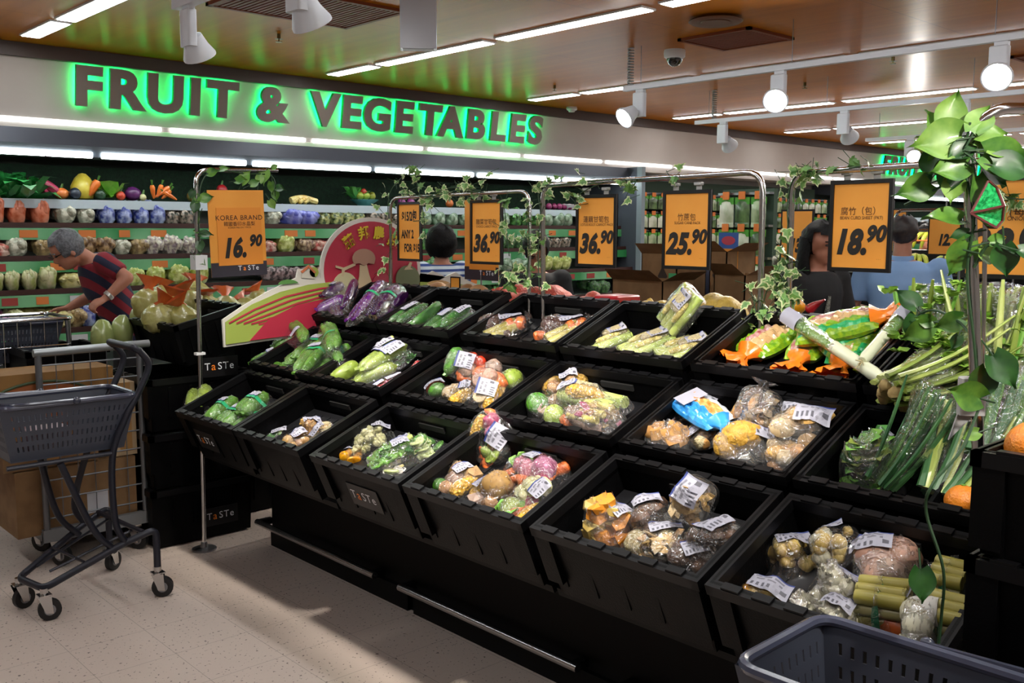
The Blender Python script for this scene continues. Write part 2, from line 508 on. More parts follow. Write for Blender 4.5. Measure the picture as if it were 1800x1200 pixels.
spot('white spotlight hanging left of the FRUIT letters end, aimed right', 1.6, 3.46, 2.42, (2.4, 3.9, .9), .78)
q = onZ(522, -85, 2.42)
track('white light track just above the top edge of the view', q.x, q.y - 1.6, q.y + .05, 2.42)
spot('white spotlight at the top edge above the ampersand', q.x, q.y, 2.42, (2.45, 2.9, .9), .82)
spot('white spotlight over the front crates at the aisle', 1.6, 1.45, 2.42, (2.45, 2.05, .9))
spot('white spotlight over the near crates at the aisle', 1.6, -.1, 2.42, (2.4, 1.5, .9), power=SPOT * .6)
spot('white spotlight at the end of the middle track, seen from its side', 5.42, 4.52, 2.60, (3.2, 5.0, 1.0), power=SPOT)
p = onX(1372, 122, 5.42); spot('small lit spotlight glaring at the viewer on the middle track', 5.42, p.y, 2.60, (2.55, 2.2, 1.05))
p = onX(1762, 70, 5.42); spot('large lit spotlight glaring at the viewer at upper right', 5.42, p.y, 2.60, (2.5, 1.3, 1.05))
spot('white spotlight on the middle track beyond the frame', 5.42, .9, 2.60, (2.8, 1.0, 1.2))
for px, lb in ((1272, 'white spotlight with a flat round head at the left end of the rear track'), (1485, 'white spotlight with a flat round head in the middle of the rear track'), (1697, 'white spotlight on the rear track behind the climbing leaves')):
    p = onX(px, 218 - (px - 1245) * 60 / 555, 7.6); spot(lb, 7.6, p.y, 2.60, (9.6, p.y + .3, 1.0), power=SPOT * .8)
p = onX(1600, 255, 10.4); spot('small far lit spotlight shining before the green far letters', 10.4, p.y, 2.60, (8.2, 3.0, 1.1), power=SPOT * .8)

# coiled cables, hanging box sign
for px, y0, y1, x, lb in ((1108, 70, 152, 5.42, 'grey coiled cable dropping from ceiling to the middle track'), (1255, 162, 215, 7.6, 'grey coiled cable dropping from ceiling to the rear track')):
    p = onX(px, y1, x); pts = []
    for i in range(120):
        k = i / 119; a = k * 2 * PI * 14; pts.append((x + .02 * math.cos(a), p.y + .02 * math.sin(a), 2.61 + (ZC - 2.61) * k))
    tag(MB().tube(pts, .006, 5).build('coiled_cable', mat('cable_grey', '9a9a98', .5)), lb, 'cable')
p = onZ(735, -12, ZC)
t = thing('hanging_box', 'white blank box sign hanging from the ceiling', 'sign', (p.x, p.y, 2.5))
b = MB(); X = M.Translation((p.x, p.y, 2.728)) @ M.Rotation(rad(-38), 4, 'Z'); b.rbox((0, 0, 0), (.20, .09, .30), .008, X); b.build('box', mat('glossy_white', 'b9bcc4', .22), t)
b = MB(); b.rbox((0, 0, -.1505), (.17, .06, .004), .006, X); b.build('base_panel', HOUS, t)
# ------------------------------------------------------------------ refrigerated wall case
def fridge(x0, x1, label):
    t = thing('refrigerated_case', label, 'fridge', ((x0 + x1) / 2, 7.3, 0))
    can = mat('canopy_grey', '50555f', .35, metal=.3)
    inn = mat('case_inner', 'a8b4ae', .5); grn = mat('dark_turf', '0c2014', .9, c2='12301c', scale=40, bump=.5)
    sh = mat('shelf_brown', '3a1a14', .5); wh = mat('shelf_white', 'b6c4cc', .45)
    b = MB(); pr = [(7.16, 2.14), (7.13, 2.17), (7.15, 2.275), (7.9, 2.275), (7.9, 2.14), (7.32, 2.09), (7.2, 2.10)]
    n = len(pr); vs = [(x, y, z) for x in (x0, x1) for y, z in pr]
    b.add(vs, [list(range(n))[::-1], list(range(n, 2 * n))] + [(i, (i + 1) % n, n + (i + 1) % n, n + i) for i in range(n)])
    b.build('canopy', can, t, smooth=False)
    x = x0 + .05
    while x < x1 - .5:
        e = min(x + 1.12, x1 - .03)
        l = MB().tube([(x, 7.185, 2.115), (e, 7.185, 2.115)], .024, 8).build('lamp', STUBEM, t)
        m_ = MB(); m_.tube([(e - .32, 7.185, 2.09), (e - .28, 7.185, 2.085), (e - .26, 7.2, 2.10)], .006, 5); m_.build('lamp_clip', BLACK, l)
        x += 1.19
    MB().span((x0, 7.86, .3), (x1, 7.92, 2.14)).build('back_panel', mat('case_back', '26332c', .6), t)
    MB().span((x0, 7.32, 1.742), (x1, 7.86, 1.80)).build('top_deck', grn, t)
    MB().span((x0, 7.82, .44), (x1, 7.855, 1.742)).build('pale_backing', mat('case_pale', 'b8c4be', .5), t)
    MB().span((x0, 7.295, 1.735), (x1, 7.32, 1.80)).build('deck_edge', wh, t)
    MB().span((x0, 7.74, 1.80), (x1, 7.86, 2.06)).build('turf_backing', grn, t)
    for i, (z, y) in enumerate(((1.60, 7.26), (1.372, 7.18), (1.145, 7.08), (.88, 6.97))):
        s = MB().span((x0, y, z), (x1, 7.86, z + .02)).build('shelf', inn, t)
        MB().span((x0, y - .018, z - .002), (x1, y, z + .034)).build('shelf_lip', sh, s)
        m_ = MB(); m_.span((x0, y - .026, z - .085), (x1, y - .018, z - .004)); m_.build('price_rail', mat('rail_green', '2e8a4c', .5, c2='79b98a', scale=3.2, detail=1), s)
        r2 = random.Random(i); xx = x0 + .1
        while xx < min(x1 - .15, 9):
            wd = r2.choice((.08, .10, .12)); k = r2.choice((0, 0, 0, 1, 2))
            MB().span((xx, y - .031, z - .07), (xx + wd, y - .0265, z - .018)).build('price_ticket', mat(*(('ticket_orange', 'd27a3a', .6), ('ticket_white', 'c8ccd0', .6), ('ticket_red', '9a3a34', .6))[k]), s, smooth=False); xx += wd + r2.uniform(.05, .3)
    b = MB(); b.span((x0, 6.85, .12), (x1, 6.95, .46)); b.span((x0, 6.95, 0), (x1, 7.9, .14)); b.build('base', can, t)
    MB().span((x0, 6.95, .40), (x1, 7.86, .44)).build('bottom_deck', inn, t)
    MB().span((x1, 6.95, 0), (x1 + .06, 7.02, 2.28)).build('end_post', mat('post_grey', '7d8a90', .4), t)
    MB().span((x1, 7.02, 0), (x1 + .03, 7.9, 2.28)).build('end_panel', can, t)
    return t


fridge(.2, 8.38, 'long open wall fridge of vegetables under the near green lettering')
fridge(13.6, 24, 'far open wall fridge under the distant green letters')

# produce on its shelves: bags in runs of one kind; every bag is a thing
BAGS = {}


def bag_proto(key, name, cols, shape, seed):
    """a small film bag of produce, far away: one lumpy mesh"""
    if key in BAGS: return BAGS[key]
    w_, d_, h_, amp, fr, sc = shape; w_ *= .8; d_ *= .8
    m = mat('bag_' + key, cols[0], .35, c2=cols[1], scale=sc * 2, sharp=.1, coat=.5, bump=.6)
    b = MB(); r2 = random.Random(seed); h_ *= 1.12
    b.blob((0, 0, h_ * .42), (w_ * .46, d_ * .46, h_ * .42), seed, amp, fr, 12, 8, pw=.8)
    for i in range(16):
        u, v, k = r2.uniform(-.36, .36), r2.uniform(-.38, .38), r2.uniform(.16, .26); b.blob((u * w_, v * d_, h_ * (.92 - k - .8 * (u * u + v * v))), (w_ * k, d_ * k * .8, h_ * k * 1.1), seed + i, .15, 2.5, 8, 6)
    b.v = [V((v.x, v.y, max(v.z, 0))) for v in b.v]
    BAGS[key] = (b, m, name)
    return BAGS[key]


first = {}
def put_bag(key, x, y, z, rz, label, cat, group, sc=1):
    b, m, name = BAGS[key]
    X = M.Translation((x, y, z)) @ M.Rotation(rz, 4, 'Z') @ M.Scale(sc, 4)
    if key not in first:
        o = b.build(name, m, local=True); o.matrix_basis = X; tag(o, label, cat, group); first[key] = o
    else:
        o = first[key].copy(); COL.objects.link(o); o.matrix_basis = X; o['label'] = label; o['category'] = cat; o['group'] = group
    return o


KINDS = dict(
    carrot=('carrot_bag', ('c8603a', 'e89070'), (.17, .2, .19, .12, 3, 9), 'clear bag of orange carrots', 'carrots'),
    whitemush=('mushroom_bag', ('c9c8b4', '8e8f7c'), (.17, .2, .13, .15, 4, 16), 'clear bag of pale mushrooms', 'mushrooms'),
    bluepack=('mushroom_pack', ('20348e', 'a8b4d8'), (.16, .2, .15, .1, 3, 11), 'blue printed vegetable pack', 'vegetable pack'),
    darkmix=('vegetable_pack', ('1e2a1e', 'b0a090'), (.16, .2, .12, .12, 4, 18), 'dark mixed vegetable pack', 'vegetable pack'),
    violet=('vegetable_bag', ('4a50b0', '8a90d0'), (.28, .25, .14, .2, 3, 6), 'violet-blue film vegetable bag', 'vegetable bag'),
    leafy=('leaf_pack', ('20401e', 'c0c480'), (.16, .2, .12, .12, 4, 12), 'dark leafy vegetable pack, yellow label', 'leaf pack'),
    clearleaf=('salad_pack', ('5a7a58', '9ab098'), (.2, .24, .14, .1, 3, 7), 'clear pack of grey green leaves', 'salad pack'),
    greens=('greens_bag', ('1e4a22', '5a9a48'), (.18, .22, .15, .16, 4, 14), 'bag of dark green leaves', 'greens'),
    shiitake=('mushroom_bag', ('5a3e22', 'a8885c'), (.17, .2, .15, .16, 4, 12), 'bag of brown mushrooms', 'mushrooms'),
    beige=('mushroom_bag', ('b09868', '7a6440'), (.17, .2, .13, .15, 4, 15), 'bag of beige mushrooms', 'mushrooms'),
    enoki=('mushroom_bag', ('d0ccb8', '8a7c80'), (.18, .22, .15, .14, 5, 20), 'bag of white stringy mushrooms', 'mushrooms'),
    redtray=('tomato_pack', ('a83a30', 'd0b0a0'), (.17, .2, .10, .14, 4, 10), 'tray of red vegetables in film', 'vegetable tray'),
    brownred=('vegetable_pack', ('5c3a30', 'c0a888'), (.17, .2, .12, .14, 4, 12), 'brown and red vegetable pack', 'vegetable pack'),
    yellow=('lettuce_bag', ('8c9a30', 'd2d890'), (.19, .24, .15, .16, 4, 10), 'bag of yellow green lettuce', 'lettuce'),
    daikon=('radish_bag', ('d4d0a8', '8e9a50'), (.13, .28, .15, .1, 3, 6), 'bag of white and pale green radish', 'radish'),
    melon=('melon_pack', ('b8ae68', 'd0c890'), (.24, .2, .12, .1, 2, 5), 'film pack of pale yellow gourds', 'gourds'),
    pink=('vegetable_pack', ('c060a0', 'e8d8e0'), (.17, .2, .12, .12, 4, 9), 'pink printed vegetable pack', 'vegetable pack'),
    meat=('vegetable_pack', ('1c1414', 'a89090'), (.17, .2, .12, .14, 4, 16), 'dark glossy vegetable pack', 'vegetable pack'),
    broccoli=('broccoli_bag', ('24482a', '4a7a3c'), (.17, .2, .15, .2, 5, 22), 'bag of dark broccoli', 'broccoli'),
)
for i, (k, (nm, cols, shp, lb, ct)) in enumerate(KINDS.items()): bag_proto(k, nm, cols, shp, i)


LABS = set()


def run(shelf, z, y, seq):
    """seq: (kind, pixel from, pixel to) along the front of a shelf"""
    for i, (k, p0, p1) in enumerate(seq):
        a, b = onY(p0, 430, y).x, onY(p1, 430, y).x
        nm, cols, shp, lb, ct = KINDS[k]; w_ = shp[0] * .76; n = max(1, round((b - a) / w_))
        lab = '%s on the %s shelf' % (lb, shelf)
        lab += ', at its left end' if i == 0 else ', right of the ' + KINDS[seq[i - 1][0]][4].split()[-1]
        if lab in LABS: lab = '%s on the %s shelf, farther right' % (lb, shelf)
        if lab in LABS: lab = '%s on the %s shelf, near its right end' % (lb, shelf)
        LABS.add(lab)
        for j in range(n):
            for row in (0, 1):
                x = a + (b - a) * (j + .5) / n
                put_bag(k, x + rng.uniform(-.01, .01), y + .10 + row * .15, z + row * .035, rng.uniform(-.25, .25), lab, ct, '%s, %s shelf, %d' % (lb, shelf, i), rng.uniform(.92, 1.08))


run('upper', 1.62, 7.25, [('carrot', -20, 100), ('whitemush', 104, 182), ('bluepack', 182, 300), ('darkmix', 302, 345), ('whitemush', 470, 505), ('violet', 505, 565), ('leafy', 570, 650), ('darkmix', 655, 735), ('clearleaf', 745, 835), ('clearleaf', 880, 905), ('greens', 906, 960), ('clearleaf', 962, 1012), ('greens', 1062, 1085)])
run('second', 1.392, 7.17, [('redtray', -10, 15), ('whitemush', 16, 60), ('beige', 60, 100), ('shiitake', 140, 205), ('whitemush', 206, 240), ('beige', 242, 258), ('enoki', 260, 352), ('redtray', 470, 490), ('yellow', 492, 530), ('brownred', 532, 555), ('redtray', 560, 600), ('shiitake', 604, 690), ('greens', 735, 800), ('broccoli', 880, 960), ('darkmix', 962, 1010), ('greens', 1064, 1085)])
run('third', 1.165, 7.07, [('daikon', -20, 100), ('melon', 104, 160), ('yellow', 226, 372), ('meat', 470, 560), ('redtray', 562, 590), ('greens', 730, 800), ('clearleaf', 870, 960), ('yellow', 962, 1012), ('broccoli', 1062, 1085)])
run('fourth', .90, 6.96, [('pink', -15, 20), ('daikon', 22, 34), ('melon', 36, 118), ('beige', 120, 145), ('bluepack', 146, 160), ('yellow', 226, 300), ('clearleaf', 430, 470), ('greens', 880, 1012), ('broccoli', 1050, 1080)])

run('bottom', .442, 6.96, [('clearleaf', -25, 22), ('whitemush', 24, 60), ('daikon', 62, 110)])
# display vegetables on the turf of the top deck
ZD = 1.802
def deckmat(n, c, c2=None, r=.4): return mat(n, c, r, c2=c2 or c, scale=18, coat=.2)
def px_deck(px, y=7.36): return onY(px, 340, y).x
def one(name, mb, m, label, cat, group=None): return tag(mb.build(name, m), label, cat, group)


def leafy_mb(c, r, h, n, seed, wide=.5):
    b = MB(); r2 = random.Random(seed)
    for i in range(n):
        a = r2.uniform(0, 2 * PI); e = r2.uniform(.2, 1.1); L = h * r2.uniform(.7, 1.1); d = V((math.cos(a) * math.cos(e), math.sin(a) * math.cos(e), math.sin(e)))
        o = V(c) + V((r2.uniform(-r, r), r2.uniform(-r, r), 0)) * .5; s = frame_of(d)[0] * L * wide * .5; u = frame_of(d)[1] * L * .12
        b.add([o, o + d * L * .4 + s, o + d * L * .45 - u, o + d * L * .4 - s, o + d * L * .8 + s * .9, o + d * L * .85 - u * .5, o + d * L * .8 - s * .9, o + d * L - u * 2], [(0, 1, 2), (0, 2, 3), (1, 4, 5, 2), (2, 5, 6, 3), (4, 7, 5), (5, 7, 6)])
    return b


one('parsley_bunch', leafy_mb((px_deck(22), 7.42, ZD), .2, .26, 110, 1, .35), deckmat('parsley', '1c6a30', '2f8a44'), 'big bunch of dark green parsley at left end of top deck', 'parsley')
for i, (px, py, rz) in enumerate(((68, .3, .6), (90, .1, -.9))):
    x = px_deck(px); b = MB(); b.tube(bez([(x - .12, 7.40, ZD + .13), (x - .03, 7.38, ZD + .1), (x + .07, 7.37, ZD + .04)]), [.005, .01, .014, .02, .026, .03, .034, .036, .036, .036, .035, .034, .032, .03, .025, .018, .008][:17], 8); one('sweet_potato', b, deckmat('pink_root', '9a1c44', 'b83058'), ('pink red pointed root left of the other on the turf deck', 'pink red pointed root next to the small pumpkin')[i], 'sweet potato')
def ball(name, px, r, m, label, cat, y=7.38, d=(1, 1, 1), stem=None, seed=1, amp=.05, dz=0):
    x = px_deck(px, y)
    if stem is None: return one(name, MB().blob((x, y, ZD + r * d[2] + dz), (r * d[0], r * d[1], r * d[2]), seed, amp), m, label, cat)
    t = thing(name, label, cat, (x, y, ZD + dz))
    MB().blob((x, y, ZD + r * d[2] + dz), (r * d[0], r * d[1], r * d[2]), seed, amp).build('body', m, t)
    MB().tube([(x, y, ZD + dz + r * d[2] * 1.9), (x + .01, y, ZD + dz + r * d[2] * 2 + .03)], [.01, .006], 6).build('stem', deckmat('stem_green', '3a6a20'), t)
    return t


ball('pumpkin', 108, .048, deckmat('pumpkin_orange', 'd8702c', 'e8904c'), 'small orange pumpkin beside the yellow melon', 'pumpkin', d=(1.1, 1, .85), stem=1)
ball('aubergine', 132, .042, deckmat('dark_blue', '1c2838'), 'small dark round aubergine before the yellow melon', 'aubergine', y=7.34)
x = px_deck(146, 7.44); b = MB(); b.lathe([(.01, 0), (.07, .01), (.09, .05), (.085, .1), (.055, .16), (.025, .19), (.004, .195)], 14, c=(x, 7.44, ZD)); one('yellow_melon', b, deckmat('melon_yellow', 'c8b030', 'd8c850'), 'tall yellow pointed melon on the turf deck', 'melon')
def carrot_thing(pa, za, pb, zb, label, y=7.36, group=None, m=None, r=.022):
    a = V((px_deck(pa, y), y, za)); c = V((px_deck(pb, y), y - .02, zb))
    t = thing('carrot', label, 'carrot', c, group=group)
    pts = [a.lerp(c, i / 6) for i in range(7)]
    MB().tube(pts, [r * .3, r * .6, r * .8, r * .95, r, r * 1.05, r * .7], 8).build('root', m or deckmat('carrot_orange', 'd8641c', 'e27a30'), t)
    MB().tube([c, c + (c - a).normalized() * .03 + V((0, 0, .01))], [.006, .01], 5).build('top', deckmat('stem_green', '3a6a20'), t)
carrot_thing(158, ZD + .03, 171, ZD + .14, 'thick orange carrot leaning on the yellow melon', r=.03)
for i, (pa, za, pb, zb) in enumerate(((270, ZD + .02, 266, ZD + .12), (276, ZD + .03, 283, ZD + .125), (272, ZD + .03, 296, ZD + .11), (284, ZD + .02, 298, ZD + .085), (310, ZD + .015, 286, ZD + .07))):
    carrot_thing(pa, za, pb, zb, 'orange carrot in the small bunch at the middle of the deck', group='carrot bunch on the top deck', r=.019)
one('lettuce', leafy_mb((px_deck(195), 7.40, ZD + .02), .06, .16, 16, 4, .8), deckmat('lettuce_green', '6aa83a', '8cc850'), 'bright green lettuce leaf standing on the turf deck', 'lettuce')
ball('dark_squash', 176, .04, deckmat('squash_dark', '1e3a28', '2a5030'), 'small dark green squash beside the orange carrot', 'squash', y=7.35)
ball('tomato', 212, .034, deckmat('tomato_red', 'b8341c', 'c84a28'), 'red tomato between the lettuce leaf and purple cabbage', 'tomato', y=7.34, stem=1)
ball('purple_cabbage', 233, .058, deckmat('cabbage_purple', '4a1450', '64246a'), 'round purple cabbage on the turf deck', 'cabbage', d=(1.15, 1, .9))
ball('garlic', 251, .026, deckmat('garlic_white', 'c8c898', 'a8a070'), 'pale garlic bulb beside the purple cabbage', 'garlic', y=7.34, stem=1)
ball('turnip', 338, .045, deckmat('turnip_olive', '6a6a2c', '9a6a30'), 'olive turnip near the curved chrome pole', 'turnip')
ball('red_pepper', 390, .045, deckmat('pepper_red', 'a81820', 'b82830'), 'red pepper hung up behind the pothos leaves', 'pepper', y=7.45, stem=1, dz=.06)
ball('red_onion', 434, .042, deckmat('onion_purple', '6a1c5a', '80307a'), 'purple onion right of the red pepper', 'onion', d=(1.3, 1, 1))
ball('garlic', 420, .022, deckmat('garlic_white', 'c8c898'), 'white garlic bulb beside the purple onion on top deck', 'garlic', y=7.34)
x = px_deck(512); b = MB(); b.tube(bez([(x, 7.37, ZD + .03), (x + .06, 7.37, ZD + .045), (x + .14, 7.38, ZD + .05), (x + .26, 7.39, ZD + .025)]), 0.03, 8); b.v = [v for v in b.v]
for k in range(9): b.blob((x + .02 + k * .018, 7.35, ZD + .02 + .01 * (k % 3)), (.022, .022, .02), k, .1, n=8, m=6)
one('yellow_squash', b, deckmat('squash_yellow', 'c8a040', 'd8cc88'), 'long pale yellow knobbly squash lying on the turf deck', 'squash')
t = thing('fruit_bowl', 'turquoise shallow bowl on the top deck', 'bowl', (px_deck(647), 7.42, ZD))
MB().lathe([(.06, 0), (.065, .01), (.13, .055), (.125, .056), (.05, .016), (0, .014)], 20, c=(px_deck(647), 7.42, ZD)).build('bowl', deckmat('bowl_teal', '5aa0a0'), t)
xb = px_deck(647)
for i, (dx, r, c, nm, lb) in enumerate(((-.06, .035, '8a9a30', 'lime', 'lime in turquoise bowl at its left side'), (0.0, .04, '9aa838', 'apple', 'green apple in the middle of turquoise bowl'), (.07, .035, '8a8a28', 'pear', 'green pear in turquoise bowl at its right side'), (-.02, .03, 'a83020', 'tomato', 'red tomato on top in the turquoise bowl'))):
    one(nm, MB().blob((xb + dx, 7.40, ZD + .055 + r + (.04 if i == 3 else 0)), (r, r, r), i, .06), deckmat('bowl_' + nm, c), lb, nm)
one('chard', leafy_mb((xb - .09, 7.45, ZD + .06), .05, .2, 12, 9, .4), deckmat('chard_green', '2c7a30', '58a048'), 'leafy green chard standing in the turquoise bowl', 'chard')
for i, (px, c, nm, lb) in enumerate(((706, '6a1c5a', 'red_onion', 'purple onion behind the narrow two for fifteen sign'), (722, '7a2468', 'red_onion', 'purple onion right of its twin behind the narrow sign'), (740, 'c8b89a', 'garlic', 'pale garlic behind the ivy by the narrow sign'), (790, 'c86a30', 'pumpkin', 'orange and cream squash behind the ivy'))):
    ball(nm, px, .04, deckmat('deck_' + str(i), c), lb, nm.replace('_', ' '))
for i in range(5): ball('beetroot', 965 + i * 9, .035, deckmat('beet', '7a1c4c', '8c3060'), 'purple beetroot in the row left of the white bowl', 'beetroot', y=7.36 + .02 * (i % 2))['group'] = 'beetroot row on the top deck'
t = thing('white_bowl', 'white bowl tilted on the top deck beside the beetroots', 'bowl', (px_deck(1000), 7.4, ZD)); MB().lathe([(.05, 0), (.11, .06), (.105, .062), (.045, .01)], 16, c=(px_deck(1003), 7.4, ZD)).build('bowl', WHITE, t)

# hanging packets on the wall rack beyond the fridge, each with an orange clip
rk = thing('packet_rack', 'wall rack of hanging green packets right of the fridge post', 'rack', (11, 7.7, 0))
MB().span((8.5, 7.8, .2), (13.5, 7.92, 2.2)).build('back_board', mat('rack_green', '3c5040', .7), rk)
for z in (2.02, 1.80, 1.58, 1.36, 1.14): MB().span((8.5, 7.56, z), (13.45, 7.6, z + .02)).build('rail', STEEL, rk)
pm = [mat('packet_a', '5a7a4c', .25, c2='b0c098', scale=8, coat=.4), mat('packet_b', '6a8a54', .25, c2='3c4c34', scale=9, coat=.4), mat('packet_c', '98a880', .25, c2='d8dcc8', scale=7, coat=.4)]
def packet_mb(w_, h_):
    b = MB(); n = 6
    vs = []; fs = []
    for s in (-1, 1):
        for j in range(n + 1):
            for i in range(5):
                u, v = i / 4 * 2 - 1, j / n
                vs.append((u * w_ / 2, s * .018 * (1 - u * u) * math.sin(PI * min(1, v * 1.15 + .05)), -h_ * v))
    k = 5 * (n + 1)
    for s in (0, 1):
        for j in range(n):
            for i in range(4):
                q = [s * k + j * 5 + i, s * k + j * 5 + i + 1, s * k + (j + 1) * 5 + i + 1, s * k + (j + 1) * 5 + i]
                fs.append(q if s == 0 else q[::-1])
    return b.add(vs, fs)
pk0 = []
for i in range(3):
    t = thing('hanging_packet', '', 'packet', (0, 0, 0))
    packet_mb(.155, .18).build('packet', pm[i], t, local=True)
    MB().box((0, 0, -.01), (.155, .012, .045)).build('green_header', mat('header_green', '4a9a2c', .5), t, local=True)
    MB().box((0, -.012, .025), (.07, .006, .05)).build('price_clip', mat('clip_orange', 'd87830', .5), t, local=True); pk0.append(t)
rows = 'top second third fourth lowest'.split()
used = set()
for r in range(5):
    for k in range(28):
        i = (k // 3 + r) % 3; X = M.Translation((8.62 + k * .175, 7.545, 1.99 - r * .22)); lb = ('grey green', 'dark green', 'pale green')[i] + ' packet hanging in the %s row of the wall rack' % rows[r]
        if i not in used: used.add(i); pk0[i].matrix_basis = X; pk0[i]['label'] = lb; pk0[i]['group'] = lb + 's'
        else: dup(pk0[i], lb, lb + 's', X)

# a nearer rack of larger packets, seen between the middle signs
rk2 = thing('packet_rack', 'free standing rack of large green packets left of the ivy pole', 'rack', (7.3, 4.4, 0)); ya, yb = onX(1352, 400, 7.3).y, onX(1262, 400, 7.3).y
MB().span((7.36, ya, .0), (7.42, yb, 1.95)).build('back_board', mat('rack_green', '3c5040'), rk2)
for z in (1.9, 1.62, 1.34): MB().span((7.29, ya, z), (7.36, yb, z + .02)).build('rail', STEEL, rk2)
big = M.Rotation(rad(-90), 4, 'Z') @ M.Diagonal((.95, 1.2, 1.35, 1))
for r in range(3):
    for k in range(3):
        i = (k + r) % 3; lb = ('grey green', 'dark green', 'pale green')[i] + ' large packet in the %s row of the free standing rack' % ('top', 'middle', 'lowest')[r]
        dup(pk0[i], lb, 'packets of the free standing rack', M.Translation((7.27, ya + .09 + k * (yb - ya - .1) / 2.6, 1.86 - r * .28)) @ big)
# ------------------------------------------------------------------ produce stand: three tiers of tilted crates
TILT = rad(23)
CW, CDEP, CH = .575, .395, .25
VD = V((math.cos(TILT), 0, math.sin(TILT)))       # up the slope
VN = V((-math.sin(TILT), 0, math.cos(TILT)))      # out of the crate
VY = V((0, 1, 0))
RIM = {1: V((1.87, 0, .752)), 2: V((2.25, 0, .945)), 3: V((2.61, 0, 1.158))}
COLS = {1: (4.335, 3.765), 2: (3.762, 3.225), 3: (3.145, 2.575), 4: (2.557, 1.975), 5: (1.945, 1.35), 6: (1.335, .765)}
ORD = {1: 'front', 2: 'middle', 3: 'top'}

crm = [BLACK, mat('crate_edge', '08080a', .4, spec=.25)]


def crate_parts(t, wd, dp=CDEP, hh=CH, floor=.10):
    """local frame: x up the slope from the front rim, y along the row, z out of the crate, rim at z = 0"""
    w_ = wd / 2; tp = .02; th = .008
    b = MB()
    # four walls tapering inwards, double skinned
    def wall(p0, p1, q0, q1, inward):
        i = V(inward) * th
        P = [V(p0), V(p1), V(q1), V(q0)]; Q = [p + i for p in P]
        b.add(P + Q, [(0, 1, 2, 3), (7, 6, 5, 4), (0, 4, 5, 1), (1, 5, 6, 2), (2, 6, 7, 3), (3, 7, 4, 0)])
    A = [(.0, -w_), (dp, -w_), (dp, w_), (.0, w_)]; B = [(tp, -w_ + tp), (dp - tp, -w_ + tp), (dp - tp, w_ - tp), (tp, w_ - tp)]
    A = [(x * .96 + .008, y * .975) for x, y in A]
    for k, inn in zip(range(4), ((0, 1, 0), (-1, 0, 0), (0, -1, 0), (1, 0, 0))):
        k2 = (k + 1) % 4; wall((*A[k], 0), (*A[k2], 0), (*B[k], -hh), (*B[k2], -hh), inn)
    b.span((tp, -w_ + tp, -hh), (dp - tp, w_ - tp, -hh + .008))
    r = b      # ribs on the front and sides
    for k in range(5):
        y = -w_ * .8 + w_ * 1.6 * k / 4
        r.box((.012 + .008, y, -.13), (.012, .014, .16))
    for y in (-w_ + .035, w_ - .035): r.box((.008, y, -.10), (.02, .06, .18))
    for s in (-1, 1):
        for k in range(4): r.box((dp * (.2 + .2 * k), s * (w_ - .012), -.12), (.014, .012, .15))
    b.build('body', BLACK, t, local=True, smooth=False)
    # rim: a rolled flange with notches
    f = MB(); q = .022
    for (x0, y0, x1, y1) in ((-.004, -w_, q, w_), (dp - q, -w_, dp + .004, w_), (-.004, -w_, dp, -w_ + q), (-.004, w_ - q, dp, w_)):
        f.span((x0, y0, -.03), (x1, y1, .0))
    for k in range(6):
        y = -w_ * .75 + w_ * 1.5 * k / 5; f.box((.009, y, .003), (.022, .05, .006)); f.box((dp - .009, y, .003), (.022, .05, .006))
    f.build('rim', crm[1], t, local=True, smooth=False)
    # slotted tray that lifts the goods
    d = MB(); z = -floor - .006
    d.span((.03, -w_ + .03, z - .004), (dp - .03, w_ - .03, z))
    for i in range(7):
        for j in range(3): d.box((.08 + j * .11, -w_ + .085 + i * (wd - .17) / 6, z + .001), (.07, .012, .006))
    d.build('slotted_tray', mat('tray_black', '111114', .35), t, local=True, smooth=False)
    h = MB(); h.box((dp - .022, 0, -.055), (.01, .15, .022)); h.build('grip_slot', mat('slot_dark', '020202', .9), t, local=True, smooth=False)


def logo(parent, X, w_):
    """light lettering with an orange second letter, on a small dark plate"""
    p = MB(); p.box((0, -.003, -.002), (w_ * 1.25, w_ * .62, .003), X); pl = p.build('label_plate', mat('plate_dark', '0c0c0e', .4), parent)
    s = w_ / 3.05
    for ch, x, m in (('T', -1.28, 0), ('a', -.66, 1), ('S', 0, 0), ('T', .6, 0), ('e', 1.22, 0)):
        text_mb(ch, s * (1.0 if ch != 'a' else 1.1), X @ M.Translation((x * s, 0, .0015)), bold=.0, sx=1.0).build('letter', [mat('logo_grey', 'e0e2e8', .5), mat('logo_orange', 'f08020', .5)][m], pl, smooth=False)
    return pl


def crate_X(row, y, rim=None): return M.Translation((rim or RIM[row]) + V((0, y, 0))) @ M((VD, VY, VN)).transposed().to_4x4()


